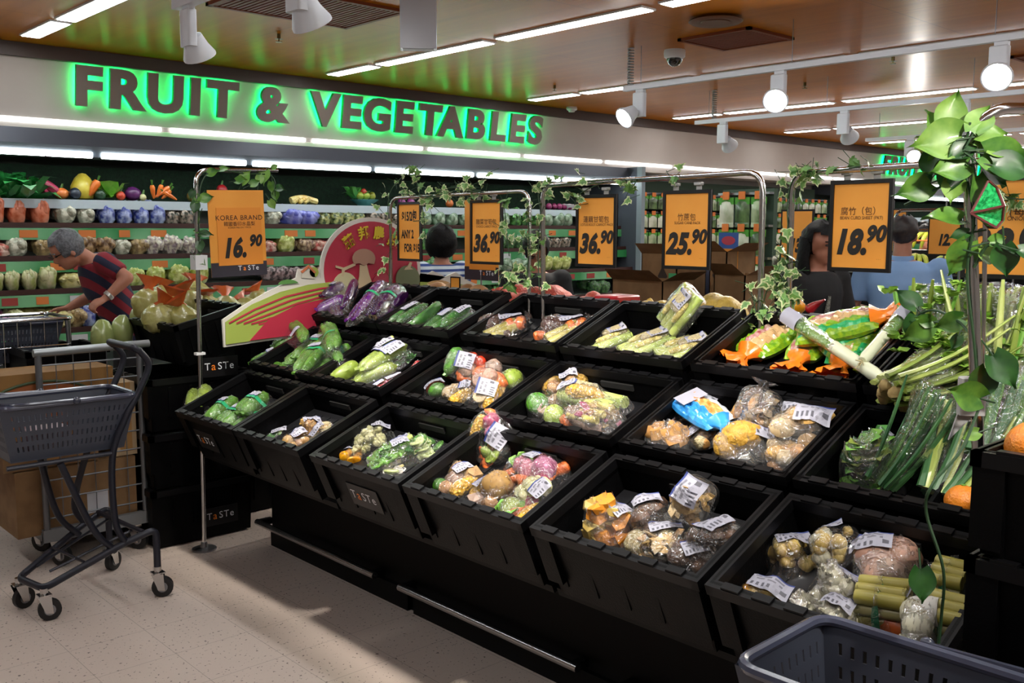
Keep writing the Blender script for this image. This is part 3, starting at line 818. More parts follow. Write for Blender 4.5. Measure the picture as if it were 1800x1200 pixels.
WHERE = {(1, 1): 'of zucchini-like gourds at the far left end', (1, 2): 'with two small packs, second from left', (1, 3): 'of cauliflower and cut greens', (1, 4): 'of mixed soup packs', (1, 5): 'of pumpkin and sliced mushrooms', (1, 6): 'of garlic and cane bundles',
         (2, 1): 'full of bitter gourds', (2, 2): 'of pale squash and chillies', (2, 3): 'of corn and carrot soup packs', (2, 4): 'of corn and lotus soup packs', (2, 5): 'of dried goods and ginger', (2, 6): 'of lettuce and bagged leeks',
         (3, 1): 'full of purple eggplants', (3, 2): 'of dark cucumbers', (3, 3): 'of two carrot packs', (3, 4): 'of pale cane packs', (3, 5): 'of orange bean curd bags', (3, 6): 'of celery bags at the near end'}
CR_X = {}; CR_T = {}
proto = {}
for row in (1, 2, 3):
    for c, (ya, yb) in COLS.items():
        X = crate_X(row, (ya + yb) / 2); CR_X[row, c] = X; wd = round(ya - yb - .006, 3)
        lb = 'black plastic crate in the %s row %s' % (ORD[row], WHERE[row, c])
        if wd not in proto:
            t = thing('produce_crate', lb, 'crate', X=X, group='black crates of the produce stand'); crate_parts(t, wd); proto[wd] = t
        else: t = dup(proto[wd], lb, 'black crates of the produce stand', X)
        CR_T[row, c] = t
for row, c in ((1, 1), (1, 3)):
            X = CR_X[row, c]; t = CR_T[row, c]
            a = onX(*((352, 787) if c == 1 else (628, 880)), 1.9)
            XX = M.Translation(X.translation + V((0, 0, 0)) - VN * .135 + VD * .008 + V((0, a.y - X.translation.y, 0))) @ M((-VY, VN, -VD)).transposed().to_4x4()
            logo(t, XX, .155)
# a lengthwise divider in two of the crates
for (row, c, px) in ((2, 5, (1255, 780)), (2, 6, (1610, 880))):
    p = onP(*px, RIM[row], VN); X = CR_X[row, c]
    t = thing('crate_divider', 'black divider across the crate %s' % WHERE[row, c], 'divider', X=M.Translation(V((X.translation.x, p.y, X.translation.z))) @ X.to_3x3().to_4x4())
    b = MB(); b.prism([(.03, -.13), (.36, -.13), (.365, -.005), (.30, .0), (.12, -.045), (.03, -.05)], -.005, .005, M.Rotation(rad(90), 4, 'X')); b.build('panel', BLACK, t, local=True, smooth=False)

# the stands that carry them
for i, (y0, y1) in enumerate(((3.32, 4.42), (2.12, 3.20), (.84, 2.0))):
    t = thing('display_stand', ('black stand unit under the left crates', 'black stand unit under the middle crates', 'black stand unit under the near crates')[i], 'display stand', (2.7, (y0 + y1) / 2, 0), group='produce stand units')
    ya, yb = ((3.15, 4.345), (1.965, 3.15), (.76, 1.965))[i]
    bl = mat('stand_black', '050506', .55, spec=.15)
    MB().span((2.36, ya, 0), (3.09, yb, .44)).build('base', bl, t, smooth=False)
    MB().span((3.09, ya, 0), (3.11, yb, 1.22)).build('back_board', bl, t, smooth=False)
    for r in (1, 2, 3):
        X = crate_X(r, (ya + yb) / 2); b = MB(); b.span((.03, -(yb - ya) / 2 + .01, -CH - .028), (CDEP + .01, (yb - ya) / 2 - .01, -CH - .001), X); b.build('shelf', bl, t, smooth=False)
        for y in (ya + .05, yb - .05):
            top = (X @ V((.30, 0, -CH - .02))); MB().span((top.x - .02, y - .02, .4), (top.x + .02, y + .02, top.z)).build('post', bl, t, smooth=False)
    MB().tube([(2.3, y0 + .03, .115), (2.3, y1 - .03, .115)], .016, 10).build('bumper_rail', mat('dull_rail', 'b4b4b4', .25, metal=1), t)
    for y in (y0 + .05, y1 - .05): MB().span((2.3, y - .015, .10), (2.37, y + .015, .13)).build('rail_bracket', bl, t)
    MB().span((2.34, ya + .02, 0), (2.36, yb - .02, .09)).build('kick_board', bl, t)

# low flat crates behind the top row
for k in range(6):
    y0 = .80 + k * .6; lb = 'flat black crate behind the top row, ' + ('nearest the viewer', 'behind the bean curd bags', 'under the potato nets', 'under the red onion nets', 'under the pale gourds', 'farthest along the stand')[k]
    X = M.Translation((3.13, y0 + .29, 1.235))
    t = thing('produce_crate', lb, 'crate', X=X, group='flat crates behind the stand'); crate_parts(t, .575, floor=.06)
t = thing('display_table', 'black table carrying the flat crates behind the stand', 'table', (3.5, 2.5, 0))
MB().span((3.125, .78, .94), (3.95, 4.4, .98)).build('top', bl, t); 
for y in (.85, 2.5, 4.3): MB().span((3.16, y - .03, 0), (3.9, y + .03, .94)).build('leg_frame', bl, t)
# ------------------------------------------------------------------ wrapped produce
FILM = film_mat('clear_film', base=.10, edge=.75, rough=.07, haze=.02, bump=1.0, bscale=30)
BAGF = film_mat('bag_film', base=.12, edge=.75, rough=.09, haze=.06, bump=1.3, bscale=26)
FILM_E = film_mat('clear_film_dark', base=.045, edge=.5, rough=.06, haze=.008, bump=.9)
FILM_G = film_mat('clear_film_green', tint='e8f4e4', base=.07, edge=.55, haze=.05)
LBL = [mat('label_white', '9c9caa', .5), mat('label_blue', '2c3a78', .5), mat('label_grey', '6e6e78', .5), mat('label_black', '50505a', .5)]
BAND = mat('green_band', '1c8a5a', .3, coat=.3)


def vm(n, c, c2, r=.4, sc=14, coat=.15, **k): return mat('veg_' + n, c, r, c2=c2, scale=sc, sharp=.2, coat=coat, **k)


VM = dict(
    zuc=vm('zuc', '3c7420', '5a9034', sc=30), bit=vm('bit', '38661a', '5a8a30', sc=20, bump=.6, bscale=45), pale=vm('pale', '84983a', '748a30', sc=10), cuc=vm('cuc', '1c4a1c', '3c6c28', sc=22),
    egg=vm('egg', '240a2e', '3a1248', .22, sc=10, coat=.5), egg2=vm('egg2', '5a1a70', '3a1048', .25, coat=.5), car=vm('car', 'd4602a', 'e07838', sc=22), corn=vm('corn', 'e0b040', 'c89828', .35, sc=90, vor=True, bump=.9),
    babycorn=vm('babycorn', 'd8c878', 'c0b060', sc=70, vor=True, bump=.5), cane=vm('cane', '98903c', 'b0a458', sc=12), cane2=vm('cane2', 'b8b07c', '9a9460', sc=12), stalk=vm('stalk', 'c0c878', '98b04c', sc=9), grain=vm('grain', 'c8bc98', '9a8c64', .7, sc=150, mid=.45, bump=.7),
    mush=vm('mush', 'c4b08c', '9a8058', .6), shi=vm('shi', '3c2c22', '5a4232', .5, sc=25), dmush=vm('dmush', '32241c', '6a4a34', .5, sc=30), slice=vm('slice', 'b8986c', '8c6c48', .6), slice2=vm('slice2', 'd0b078', 'b08c50', .6),
    nut=vm('nut', 'c09868', '8a5a34', .6, sc=40), pink=vm('pink', 'c0788a', 'a85c78', sc=8), rad=vm('rad', '8c2a50', 'a84468', .35), onion=vm('onion', '9a4c74', 'b4708e', .4, sc=6), gpep=vm('gpep', '4c8626', '386e1c'), chay=vm('chay', '80983a', '94a850', sc=8),
    ginger=vm('ginger', 'b88848', 'a0703a', .7, sc=20), noodle=vm('noodle', 'c89c3c', 'a87c28', .6, sc=70, bump=.8), gink=vm('gink', 'b89848', 'd0b870', .35), garlic=vm('garlic', 'd4d0b8', 'b8b090', .5, sc=12), caul=vm('caul', 'd8d4a8', 'b8b880', .7, sc=40, bump=.6),
    pea=vm('pea', '58a030', '78b848', .4), zsl=vm('zsl', 'c0cc90', 'a8b870', .5), leaf=vm('leaf', '5a9a34', '84b84c', .5), dleaf=vm('dleaf', '2c6428', '4c8a3c', .5), pump=vm('pump', 'e09428', 'c87818', .5, sc=8), ypep=vm('ypep', 'e0a018', 'd08810', .25, coat=.4),
    chili=vm('chili', 'b01828', 'c02c30', .3, coat=.4), tom=vm('tom', 'c04420', 'b83018', .3), mbrown=vm('mbrown', '94703c', 'a8844c', .6, sc=60), date=vm('date', '2a1410', '48281c', .35, sc=30), lotus=vm('lotus', 'a89080', '8c6c60', .6), pot=vm('pot', 'b8907c', 'a87a66', .6, sc=10),
    flow=vm('flow', '8c7858', '5c4836', .8, sc=60), bean=vm('bean', 'c8a058', 'a87c38', .6, sc=30, bump=.5), white=vm('white', 'd8d4cc', 'c4beb4', .5), trayk=mat('tray_dark', '0c0c0c', .3), trayw=mat('tray_white', 'c8c8c4', .4), trayb=film_mat('tray_clear', base=.12, edge=.5, haze=.12, bump=.1))


def item_mb(kind, L, R, seed):
    """one vegetable lying along x, centred, resting at z = 0"""
    b = MB(); r2 = random.Random(seed); h = L / 2
    if kind in ('zuc', 'cuc', 'egg', 'bit', 'pale', 'sq'):
        n = 11; bend = r2.uniform(-.1, .1) * L; pts = []; rr = []
        for i in range(n):
            t = i / (n - 1); pts.append((-h + L * t, bend * (1 - (2 * t - 1) ** 2), 0))
            k = (1 - abs(2 * t - 1) ** 5) ** .5 * (.86 + .14 * math.sin(PI * t))
            if kind in ('egg', 'pale', 'sq'): k *= .72 + .34 * t
            rr.append(max(R * k, R * .12))
        b.tube(pts, rr, 12)
        b.tube([pts[0], (-h - .018, pts[0][1] + .004, .004)], [R * .34, R * .25], 6)
        if kind == 'bit': b.v = [v * (1 + .05 * math.sin(math.atan2(v.z, v.y) * 9)) if abs(v.x) < h * .9 else v for v in b.v]; b.v = [V((v.x / max(1e-6, 1), v.y, v.z)) for v in b.v]
    elif kind == 'car':
        b.tube([(-h + L * t / 8, .01 * math.sin(t), 0) for t in range(9)], [R * k for k in (.6, .98, 1, .95, .88, .78, .64, .45, .15)], 10)
    elif kind == 'corn':
        b.tube([(-h + L * t / 8, 0, 0) for t in range(9)], [R * k for k in (.5, .85, .98, 1, 1, .97, .9, .75, .4)], 14)
    elif kind in ('cane', 'stick'):
        b.tube([(-h, 0, 0), (-h + .004, 0, 0), (-.004 - .1 * h, 0, 0), (-.1 * h, 0, 0), (.004 - .1 * h, 0, 0), (h - .004, 0, 0), (h, 0, 0)], [R * .9, R, R, R * 1.07, R, R, R * .9], 10)
    elif kind == 'disc': b.lathe([(.0, -R * .16), (R * .9, -R * .16), (R, -R * .04), (R, R * .05), (R * .9, R * .16), (0, R * .16)], 12)
    elif kind == 'slice':
        n = 7; vs = []; fs = []
        for s in (0, 1):
            for i in range(n):
                for j in range(4):
                    a = PI * (i / (n - 1) - .5) * 1.25; q = R * (.35 + .65 * j / 3); vs.append((q * math.cos(a) - R * .4, q * math.sin(a), s * R * .12 + .35 * R * math.sin(a) ** 2))
        for s in (0, 1):
            for i in range(n - 1):
                for j in range(3):
                    q = [s * 4 * n + i * 4 + j, s * 4 * n + i * 4 + j + 1, s * 4 * n + (i + 1) * 4 + j + 1, s * 4 * n + (i + 1) * 4 + j]; fs.append(q if s else q[::-1])
        ed = [i * 4 + 3 for i in range(n)]; fs += [(ed[i], ed[i + 1], ed[i + 1] + 4 * n, ed[i] + 4 * n) for i in range(n - 1)]
        b.add(vs, fs)
    elif kind == 'chunk': b.blob((0, 0, 0), (R * 1.2, R * .9, R * .8), seed, .22, 1.3, 6, 4, pw=.6)
    elif kind == 'flor':
        for i in range(7):
            a = i * 2.4; b.blob((R * .5 * math.cos(a) * (i > 0), R * .5 * math.sin(a) * (i > 0), R * (.1 + .2 * (i % 3))), (R * .55, R * .55, R * .5), seed + i, .2, 3, 9, 7)
        b.tube([(0, 0, 0), (0, 0, -R * .8)], [R * .35, R * .25], 7)
    elif kind == 'mush':
        b.lathe([(0, R * .7), (R * .5, R * .62), (R * .9, R * .3), (R, 0), (R * .8, -R * .12), (R * .3, -R * .05), (R * .26, -R * .8), (0, -R * .8)], 12)
    elif kind == 'leaf': b = leafy_mb((0, 0, -R * .5), R, R * 1.5, 10, seed, .7)
    elif kind == 'bud':
        b.blob((0, 0, 0), (R, R, R * .9), seed, .04, 2, 10, 7); b.tube([(0, 0, R * .7), (0, 0, R * 1.5)], [R * .3, R * .15], 6)
    elif kind == 'slab': b.rbox((0, 0, 0), (L, L * .0 + R * 4.2, R * 2), R)
    elif kind == 'chay':
        b.blob((0, 0, 0), (h, R, R * .9), seed, .05, 1, 14, 9); b.v = [V((v.x, v.y * (1 + .3 * v.x / h), v.z * (1 + .2 * v.x / h))) for v in b.v]
    else: b.blob((0, 0, 0), (max(h, R) if L else R, R, R * .88), seed, .09 if kind != 'ginger' else .3, 1.7 if kind != 'ginger' else 2.6, 12, 8)
    z = -min(v.z for v in b.v); b.v = [V((v.x, v.y, v.z + z)) for v in b.v]
    return b


PART = dict(zuc='gourd', cuc='cucumber', egg='eggplant', bit='bitter_gourd', pale='squash', sq='squash', car='carrot', corn='corn_cob', cane='cane', stick='stalk', disc='slice', slice='mushroom_slice', chunk='chunk', flor='floret', mush='mushroom', leaf='leaves', bud='bulb', slab='grain_slab', chay='chayote', lump='lump', ginger='ginger_root')


def pack(name, label, cat, row, a, b, wid, items, off=.095, offb=None, hm=.03, tray=None, lab=((.3, .1, 0),), film=FILM, bands=(), tail=0, group=None, roll=0, puff=1.0, lsz=(.066, .045), X=None, L=None, sq=3.2):
    """items: (kind, material, u, v, angle, length/L, radius, lift); u and v run -1..1 over the pack"""
    if X is None:
        k = (0, .008, .015, .028)[row]; off -= k
        if offb is not None: offb -= k
        A = onP(*a, RIM[row] - VN * off, VN); B = onP(*b, RIM[row] - VN * (off if offb is None else offb), VN)
        L = (B - A).length; ax = (B - A).normalized(); nz = (VN - ax * VN.dot(ax)).normalized()
        if roll: nz = M.Rotation(rad(roll), 3, ax) @ nz
        ay = nz.cross(ax); c = (A + B) / 2 - nz * hm
        X = M.Translation(c) @ M((ax, ay, nz)).transposed().to_4x4()
    t = thing(name, label, cat, X=X, group=group)
    hl, hw = L / 2, wid / 2; seed = sum(map(ord, label)) % 997; r2 = random.Random(seed)
    base = .004 if tray else 0
    if tray:
        m_ = MB(); n = 28
        ring = []
        for j in range(n):
            q = 2 * PI * j / n; cx, sx = math.cos(q), math.sin(q); ring.append((math.copysign(abs(cx) ** (2 / 4.5), cx), math.copysign(abs(sx) ** (2 / 4.5), sx)))
        vs = [(x * hl * k, y * hw * k, z) for k, z in ((.88, .0), (.98, .018), (1.0, .02), (.965, .019), (.86, .004)) for x, y in ring]
        fs = [(i * n + j, i * n + (j + 1) % n, (i + 1) * n + (j + 1) % n, (i + 1) * n + j) for i in range(4) for j in range(n)] + [list(range(n))[::-1], list(range(4 * n, 5 * n))]
        m_.add(vs, fs).build('tray', VM[tray], t, local=True)
    pts = []
    flat = []
    for it in items:
        if it[0] == 'heap':      # ('heap', kind, materials, count, radius, layers, length)
            _, kd, ms, n, R, lay, *LL = it; LL = LL[0] if LL else 0
            for i in range(n):
                ly = i * lay // n; u, v = r2.uniform(-1, 1), r2.uniform(-1, 1); s = .78 - .24 * ly
                flat.append((kd, ms[i % len(ms)], u * s, v * s, r2.uniform(0, 180), LL, R * r2.uniform(.8, 1.15), ly * R * 1.2))
        elif it[0] == 'row':     # ('row', kind, material, n, radius, length, lift)
            _, kd, m_, n, R, ll, *lf = it
            for i in range(n): flat.append((kd, m_, r2.uniform(-.04, .04), ((i + .5) / n * 2 - 1) * max(0, 1 - R / hw * .9), r2.uniform(-3, 3), ll, R * r2.uniform(.94, 1.05), lf[0] if lf else 0))
        else: flat.append(tuple(it) + (0,) * (8 - len(it)))
    for i, (kd, m_, u, v, ang, ll, R, lift) in enumerate(flat):
        mb = item_mb(kd, ll * L, R, seed + i)
        T = M.Translation((u * hl, v * hw, base + lift)) @ M.Rotation(rad(ang), 4, 'Z')
        if kd in ('lump', 'disc', 'chunk', 'slice', 'mush', 'bud', 'flor'): T = T @ M.Rotation(r2.uniform(-.5, .5), 4, 'X') @ M.Rotation(r2.uniform(-.5, .5), 4, 'Y')
        mb.v = [T @ q for q in mb.v]
        mb.v = [V((max(-hl * 1.03, min(hl * 1.03, q.x)), max(-hw * 1.05, min(hw * 1.05, q.y)), q.z)) for q in mb.v]
        zmin = min(q.z for q in mb.v)
        if zmin < base: mb.v = [V((q.x, q.y, q.z + base - zmin)) for q in mb.v]
        pts += mb.v
        mb.build(PART.get(kd, kd), VM[m_], t, local=True, smooth=kd != 'chunk')
    if not film and not bands and not lab: return t
    # the film: a height field shrunk over the contents
    nx, ny = 30, 20; ex, ey = hl * 1.04, hw * 1.06
    for q in pts: ex = max(ex, abs(q.x) * 1.02); ey = max(ey, abs(q.y) * 1.04)
    Hh = np.zeros((nx + 1, ny + 1))
    for q in pts:
        i = int(round((q.x / ex + 1) / 2 * nx)); j = int(round((q.y / ey + 1) / 2 * ny))
        if 0 <= i <= nx and 0 <= j <= ny: Hh[i, j] = max(Hh[i, j], q.z)
    def blur(Z): P_ = np.pad(Z, 1, mode='edge'); return (P_[:-2, 1:-1] + P_[2:, 1:-1] + P_[1:-1, :-2] + P_[1:-1, 2:] + P_[:-2, :-2] + P_[2:, 2:] + P_[:-2, 2:] + P_[2:, :-2]) / 8
    Z = Hh.copy()
    for _ in range(26): Z = np.maximum(Hh, blur(Z) * .995)
    Z = np.maximum(Hh, blur(blur(Z)))
    U, W = np.meshgrid(np.linspace(-1, 1, nx + 1), np.linspace(-1, 1, ny + 1), indexing='ij')
    D = (abs(U) ** sq + abs(W) ** sq) ** (1 / sq)
    Z = Z * puff + .004
    if film:
        m_ = MB(); vs = []; fs = []; ok = D <= 1.06
        for i in range(nx + 1):
            for j in range(ny + 1):
                k = min(1, 1 / max(D[i, j], 1e-6)); x, y = U[i, j] * k * ex, W[i, j] * k * ey
                e = max(0, 1 - max(0, (D[i, j] - .86) / .14) ** 2) if D[i, j] < 1 else 0
                nz_ = noise.noise(V((x * 22, y * 22, seed))) * .006
                z = Z[i, j] + nz_
                z = max(z, Hh[i, j] + .002) if e > .5 else z
                vs.append((x, y, max(.001, z * max(e, .02 if D[i, j] > .99 else e))))
        for i in range(nx):
            for j in range(ny):
                if max(D[i, j], D[i + 1, j], D[i, j + 1], D[i + 1, j + 1]) <= 1.25: fs.append((i * (ny + 1) + j, (i + 1) * (ny + 1) + j, (i + 1) * (ny + 1) + j + 1, i * (ny + 1) + j + 1))
        m_.add(vs, fs)
        if tail:
            s = 1 if tail > 0 else -1; tl = abs(tail); vs = []; fs = []
            for i in range(7):
                k = i / 6; hwid = hw * (.75 - .55 * math.sin(min(1, k * 2) * PI / 2) + max(0, k - .45) * 1.0)
                for j in range(11): y = (j / 5 - 1); vs.append((s * (ex * .93 + tl * k), y * hwid, .02 + .02 * k + .012 * math.sin(j * 2.3 + i) * (.3 + k)))
            for i in range(6):
                for j in range(10): fs.append((i * 11 + j, (i + 1) * 11 + j, (i + 1) * 11 + j + 1, i * 11 + j + 1))
            m_.add(vs, fs)
        m_.build('film_wrap', film, t, local=True)
    def hgt(x, y):
        fx = (x / ex + 1) / 2 * nx; fy = (y / ey + 1) / 2 * ny; i = min(max(int(fx), 0), nx - 1); j = min(max(int(fy), 0), ny - 1); p, q = min(max(fx - i, 0), 1), min(max(fy - j, 0), 1)
        return (Z[i, j] * (1 - p) + Z[i + 1, j] * p) * (1 - q) + (Z[i, j + 1] * (1 - p) + Z[i + 1, j + 1] * p) * q
    for lb in lab:
        u, v, ang = lb[:3]; lw, lh = lb[3:5] if len(lb) > 3 else lsz
        m_ = MB(); ca, sa = math.cos(rad(ang)), math.sin(rad(ang)); gx, gy = 14, 10; vs = []
        zc = hgt(u * hl, v * hw)
        for i in range(gx + 1):
            for j in range(gy + 1):
                x0, y0 = (i / gx - .5) * lw, (j / gy - .5) * lh; x, y = u * hl + ca * x0 - sa * y0, v * hw + sa * x0 + ca * y0
                vs.append((x, y, .35 * zc + .65 * hgt(x, y) + .007))
        for i in range(gx):
            for j in range(gy):
                k = 0
                if j == gy - 1: k = 1
                elif j in (7, 5) and 1 <= i < 11 and (i * 7 + j) % 4: k = 2
                elif j in (1, 2) and 1 <= i < 9 and i % 2: k = 3
                elif j in (2, 3) and i in (11, 12): k = 3
                m_.mi = k; m_.add([vs[i * (gy + 1) + j], vs[(i + 1) * (gy + 1) + j], vs[(i + 1) * (gy + 1) + j + 1], vs[i * (gy + 1) + j + 1]], [(0, 1, 2, 3)])
        m_.build('price_label', LBL, t, local=True, smooth=False)
    for u in bands:
        m_ = MB(); vs = []
        for j in range(25):
            y = (j / 12 - 1) * hw * 1.02
            for du in (-.009, .009): vs.append((u * hl + du, y, max(.002, hgt(u * hl + du, y) * math.sqrt(max(0, 1 - (y / hw / 1.03) ** 6)) + .004)))
        m_.add(vs, [(2 * j, 2 * j + 1, 2 * j + 3, 2 * j + 2) for j in range(24)]).build('tape_band', BAND, t, local=True)
    return t
# ---- front row, crate 1 (far left): gourds in film with green tape
def gourd(label, row, a, b, n, R, m='bit', kind='bit', wid=.10, cat='gourd', **k):
    o = dict(lab=((.35, 0, 90, .05, .035),), bands=(.1,), off=.08, hm=R, film=FILM_E); o.update(k)
    return pack(kind_name(kind), label, cat, row, a, b, wid, [('row', kind, m, n, R, .94)], **o)
def kind_name(k): return {'bit': 'bitter_gourd_pack', 'egg': 'eggplant_pack', 'cuc': 'cucumber_pack', 'pale': 'squash_pack', 'zuc': 'zucchini_pack'}[k]


gourd('round pale green gourds in film at the far left corner of the front crate', 1, (345, 718), (350, 684), 2, .038, 'pale', wid=.15, off=.05, lab=(), bands=(), hm=.04)
gourd('pack of green gourds with label at the front of the far left crate', 1, (358, 742), (415, 700), 2, .034, wid=.13, off=.06)
gourd('pack of green gourds lying in the middle of the far left crate', 1, (385, 752), (440, 712), 2, .034, wid=.13, off=.075)
gourd('pack of green gourds with green band on top at right of far left crate', 1, (420, 728), (470, 692), 2, .034, wid=.13, off=.04)
gourd('dark green gourds in film low at right of the far left crate', 1, (408, 765), (478, 715), 2, .034, wid=.13, off=.10)
# crate 2
pack('greens_pack', 'small film pack of cut greens with label in second crate from left', 'greens pack', 1, (449, 772), (513, 751), .085, [('heap', 'disc', ('zsl', 'dleaf', 'leaf'), 12, .02, 2), ('heap', 'leaf', ('dleaf',), 3, .02, 1)], off=.11, lab=((.35, .05, 0),))
pack('ginger_pack', 'film pack of orange brown roots at back right of second crate', 'root pack', 1, (528, 765), (578, 745), .11, [('heap', 'ginger', ('ginger', 'bean'), 6, .028, 2, .3)], off=.085, lab=((.1, .3, 0),))
pack('potato_pack', 'film pack of brown pieces leaning at the front of the second crate', 'root pack', 1, (502, 787), (545, 760), .09, [('heap', 'lump', ('bean', 'nut'), 7, .024, 2)], off=.08, lab=((.2, 0, 0),))
pack('potato_pack', 'film pack of pale slices lying against the right wall of second crate', 'root pack', 1, (528, 795), (606, 748), .07, [('heap', 'disc', ('slice2', 'grain'), 9, .03, 3)], off=.05, lab=((.75, 0, 0), (-.1, 0, 0)))
# crate 3
pack('cauliflower_pack', 'tray of white cauliflower florets at the back of the crate', 'cauliflower', 1, (618, 790), (692, 760), .13, [('heap', 'flor', ('caul',), 11, .028, 2)], off=.095, lab=((.6, .3, -10),), tray='trayb')
pack('pepper_pack', 'pack of yellow peppers at the left of the cauliflower', 'pepper', 1, (601, 806), (637, 795), .075, [('heap', 'lump', ('ypep',), 5, .022, 2)], off=.10, lab=((-.2, .45, 20, .06, .035),), tray='trayb')
pack('bean_pack', 'large pack of bright green pea pods with a label', 'peas', 1, (645, 812), (728, 775), .14, [('heap', 'zuc', ('pea', 'leaf'), 40, .009, 3, .42), ('heap', 'leaf', ('leaf',), 5, .03, 2)], off=.075, lab=((.45, -.3, 0),), tray='trayb')
pack('courgette_pack', 'pack of cut pale courgette pieces at the right of the pea pods', 'courgette', 1, (722, 808), (768, 768), .12, [('heap', 'disc', ('zsl', 'zsl', 'zuc'), 14, .026, 3), ('heap', 'chunk', ('zsl', 'dleaf'), 8, .018, 2)], off=.085, lab=())
pack('radish_pack', 'low glossy pack of pale cut radish at the front of the cauliflower crate', 'radish', 1, (668, 838), (722, 815), .10, [('heap', 'disc', ('white', 'zsl'), 6, .034, 1), ('heap', 'stick', ('babycorn',), 2, .012, 1, .5)], off=.11, lab=(), tray='trayb')
pack('leek_pack', 'pack with a yellow green stalk tip between cauliflower and courgette', 'stalk', 1, (690, 775), (722, 758), .06, [('row', 'stick', 'stalk', 2, .012, .9)], off=.08, lab=((-.1, .2, 0, .06, .03),))
# crate 4
SOUP = ('corn', 'car', 'onion', 'leaf', 'caul')
pack('soup_pack', 'tall soup vegetable pack leaning on the crate wall, with corn and carrot', 'soup pack', 1, (835, 812), (878, 730), .19, [('corn', 'corn', .1, .62, 10, .55, .026), ('chay', 'chay', -.45, -.25, 20, .26, .03), ('car', 'car', -.75, -.3, 80, .4, .024), ('disc', 'car', -.8, -.3, 0, 0, .04), ('disc', 'car', -.72, .1, 0, 0, .035, .02), ('leaf', 'dleaf', -.35, .55, 0, 0, .04), ('lump', 'onion', .35, 0, 0, 0, .036), ('lump', 'rad', .6, .1, 0, 0, .034), ('car', 'car', .75, .45, 60, .35, .02), ('lump', 'mbrown', .05, -.35, 0, 0, .03), ('disc', 'chay', -.35, -.5, 0, 0, .04, .035)], off=.10, offb=-.03, hm=.04, lab=((.35, -.42, 0, .08, .075),), roll=35)
pack('soup_pack', 'soup vegetable pack with purple onion at the back right of the crate', 'soup pack', 1, (975, 836), (900, 800), .17, [('lump', 'onion', -.4, 0, 0, 0, .045), ('lump', 'pink', .1, .35, 0, 0, .04), ('lump', 'rad', -.65, .4, 0, 0, .032), ('car', 'car', -.6, -.5, 100, .4, .022), ('car', 'car', -.1, .75, 10, .5, .024), ('leaf', 'leaf', .55, -.3, 0, 0, .05), ('chunk', 'car', .1, -.5, 0, 0, .03), ('lump', 'pink', .4, .2, 0, 0, .035), ('disc', 'car', .7, .5, 0, 0, .035)], off=.065, lab=((.15, -.25, 180),), hm=.045)
pack('soup_pack', 'brown soup pack with corn and label at front left of the crate', 'soup pack', 1, (768, 862), (838, 822), .13, [('lump', 'mbrown', .3, .4, 20, .35, .04), ('corn', 'corn', 0, -.6, 5, .7, .027), ('chay', 'gpep', -.7, .5, 60, .3, .032), ('lump', 'lotus', -.1, .2, 0, .3, .036), ('lump', 'nut', -.5, -.1, 0, 0, .03), ('chunk', 'slice', .5, -.1, 0, 0, .03)], off=.075, lab=((.45, .15, 0),), hm=.04)
pack('soup_pack', 'soup pack with a big brown melon piece at the middle of the crate', 'soup pack', 1, (826, 878), (898, 840), .15, [('lump', 'mbrown', .15, -.15, 10, .72, .055), ('corn', 'corn', -.1, .7, 5, .7, .024), ('chunk', 'lotus', -.75, .1, 0, 0, .03), ('lump', 'nut', -.5, -.5, 0, 0, .028)], off=.07, lab=((-.05, .62, 5),), hm=.045)
pack('soup_pack', 'soup pack with cauliflower, carrot and corn at front right of the crate', 'soup pack', 1, (885, 905), (962, 855), .14, [('flor', 'caul', .55, .3, 0, 0, .05), ('chay', 'pale', -.5, .5, 20, .5, .03), ('leaf', 'leaf', -.7, .2, 0, 0, .05), ('corn', 'corn', -.3, -.7, 5, .6, .024), ('car', 'car', -.35, -.1, 0, .4, .02), ('lump', 'rad', .1, 0, 0, 0, .03), ('flor', 'caul', .15, .55, 0, 0, .04), ('disc', 'tom', -.55, -.35, 0, 0, .03)], off=.07, lab=((.5, -.45, 0),), hm=.04)
# crate 5
pack('pumpkin_pack', 'bag of orange pumpkin chunks in the big near crate', 'pumpkin', 1, (1035, 945), (1105, 905), .15, [('heap', 'chunk', ('pump', 'pump', 'gink'), 18, .032, 3)], off=.085, lab=((.5, -.5, 10),), hm=.04, film=BAGF)
pack('shiitake_tray', 'clear tray of dark whole mushrooms behind the sliced ones', 'mushrooms', 1, (1108, 918), (1182, 898), .14, [('heap', 'mush', ('shi', 'dmush'), 14, .027, 2)], off=.06, lab=((.0, .35, 5, .085, .055),), tray='trayb', hm=.03)
pack('mushroom_tray', 'tall clear tray of sliced mushrooms leaning up in the middle', 'mushrooms', 1, (1198, 918), (1234, 843), .11, [('heap', 'slice', ('slice', 'mush', 'slice2'), 20, .034, 3)], off=.07, offb=-.03, lab=((.55, 0, 0, .075, .075),), tray='trayb', hm=.03, roll=35)
pack('mushroom_tray', 'clear tray of sliced brown mushrooms at the front of the crate', 'mushrooms', 1, (1108, 975), (1205, 935), .15, [('heap', 'slice', ('slice', 'slice2', 'mush'), 20, .034, 2), ('heap', 'lump', ('grain',), 5, .03, 1)], off=.085, lab=((.45, .2, -12, .09, .05),), tray='trayb', hm=.03)
pack('mushroom_tray', 'clear tray of dark mushrooms standing against the right crate wall', 'mushrooms', 1, (1222, 970), (1295, 918), .14, [('heap', 'mush', ('dmush', 'shi'), 14, .026, 2)], off=.05, lab=((.05, -.1, 0, .08, .085),), tray='trayb', hm=.03, roll=-12)
pack('mushroom_tray', 'low tray of dark mushrooms with label at the front right corner', 'mushrooms', 1, (1175, 995), (1245, 972), .12, [('heap', 'mush', ('dmush', 'shi'), 10, .025, 2)], off=.09, lab=((.45, -.1, 0),), tray='trayb', hm=.03)
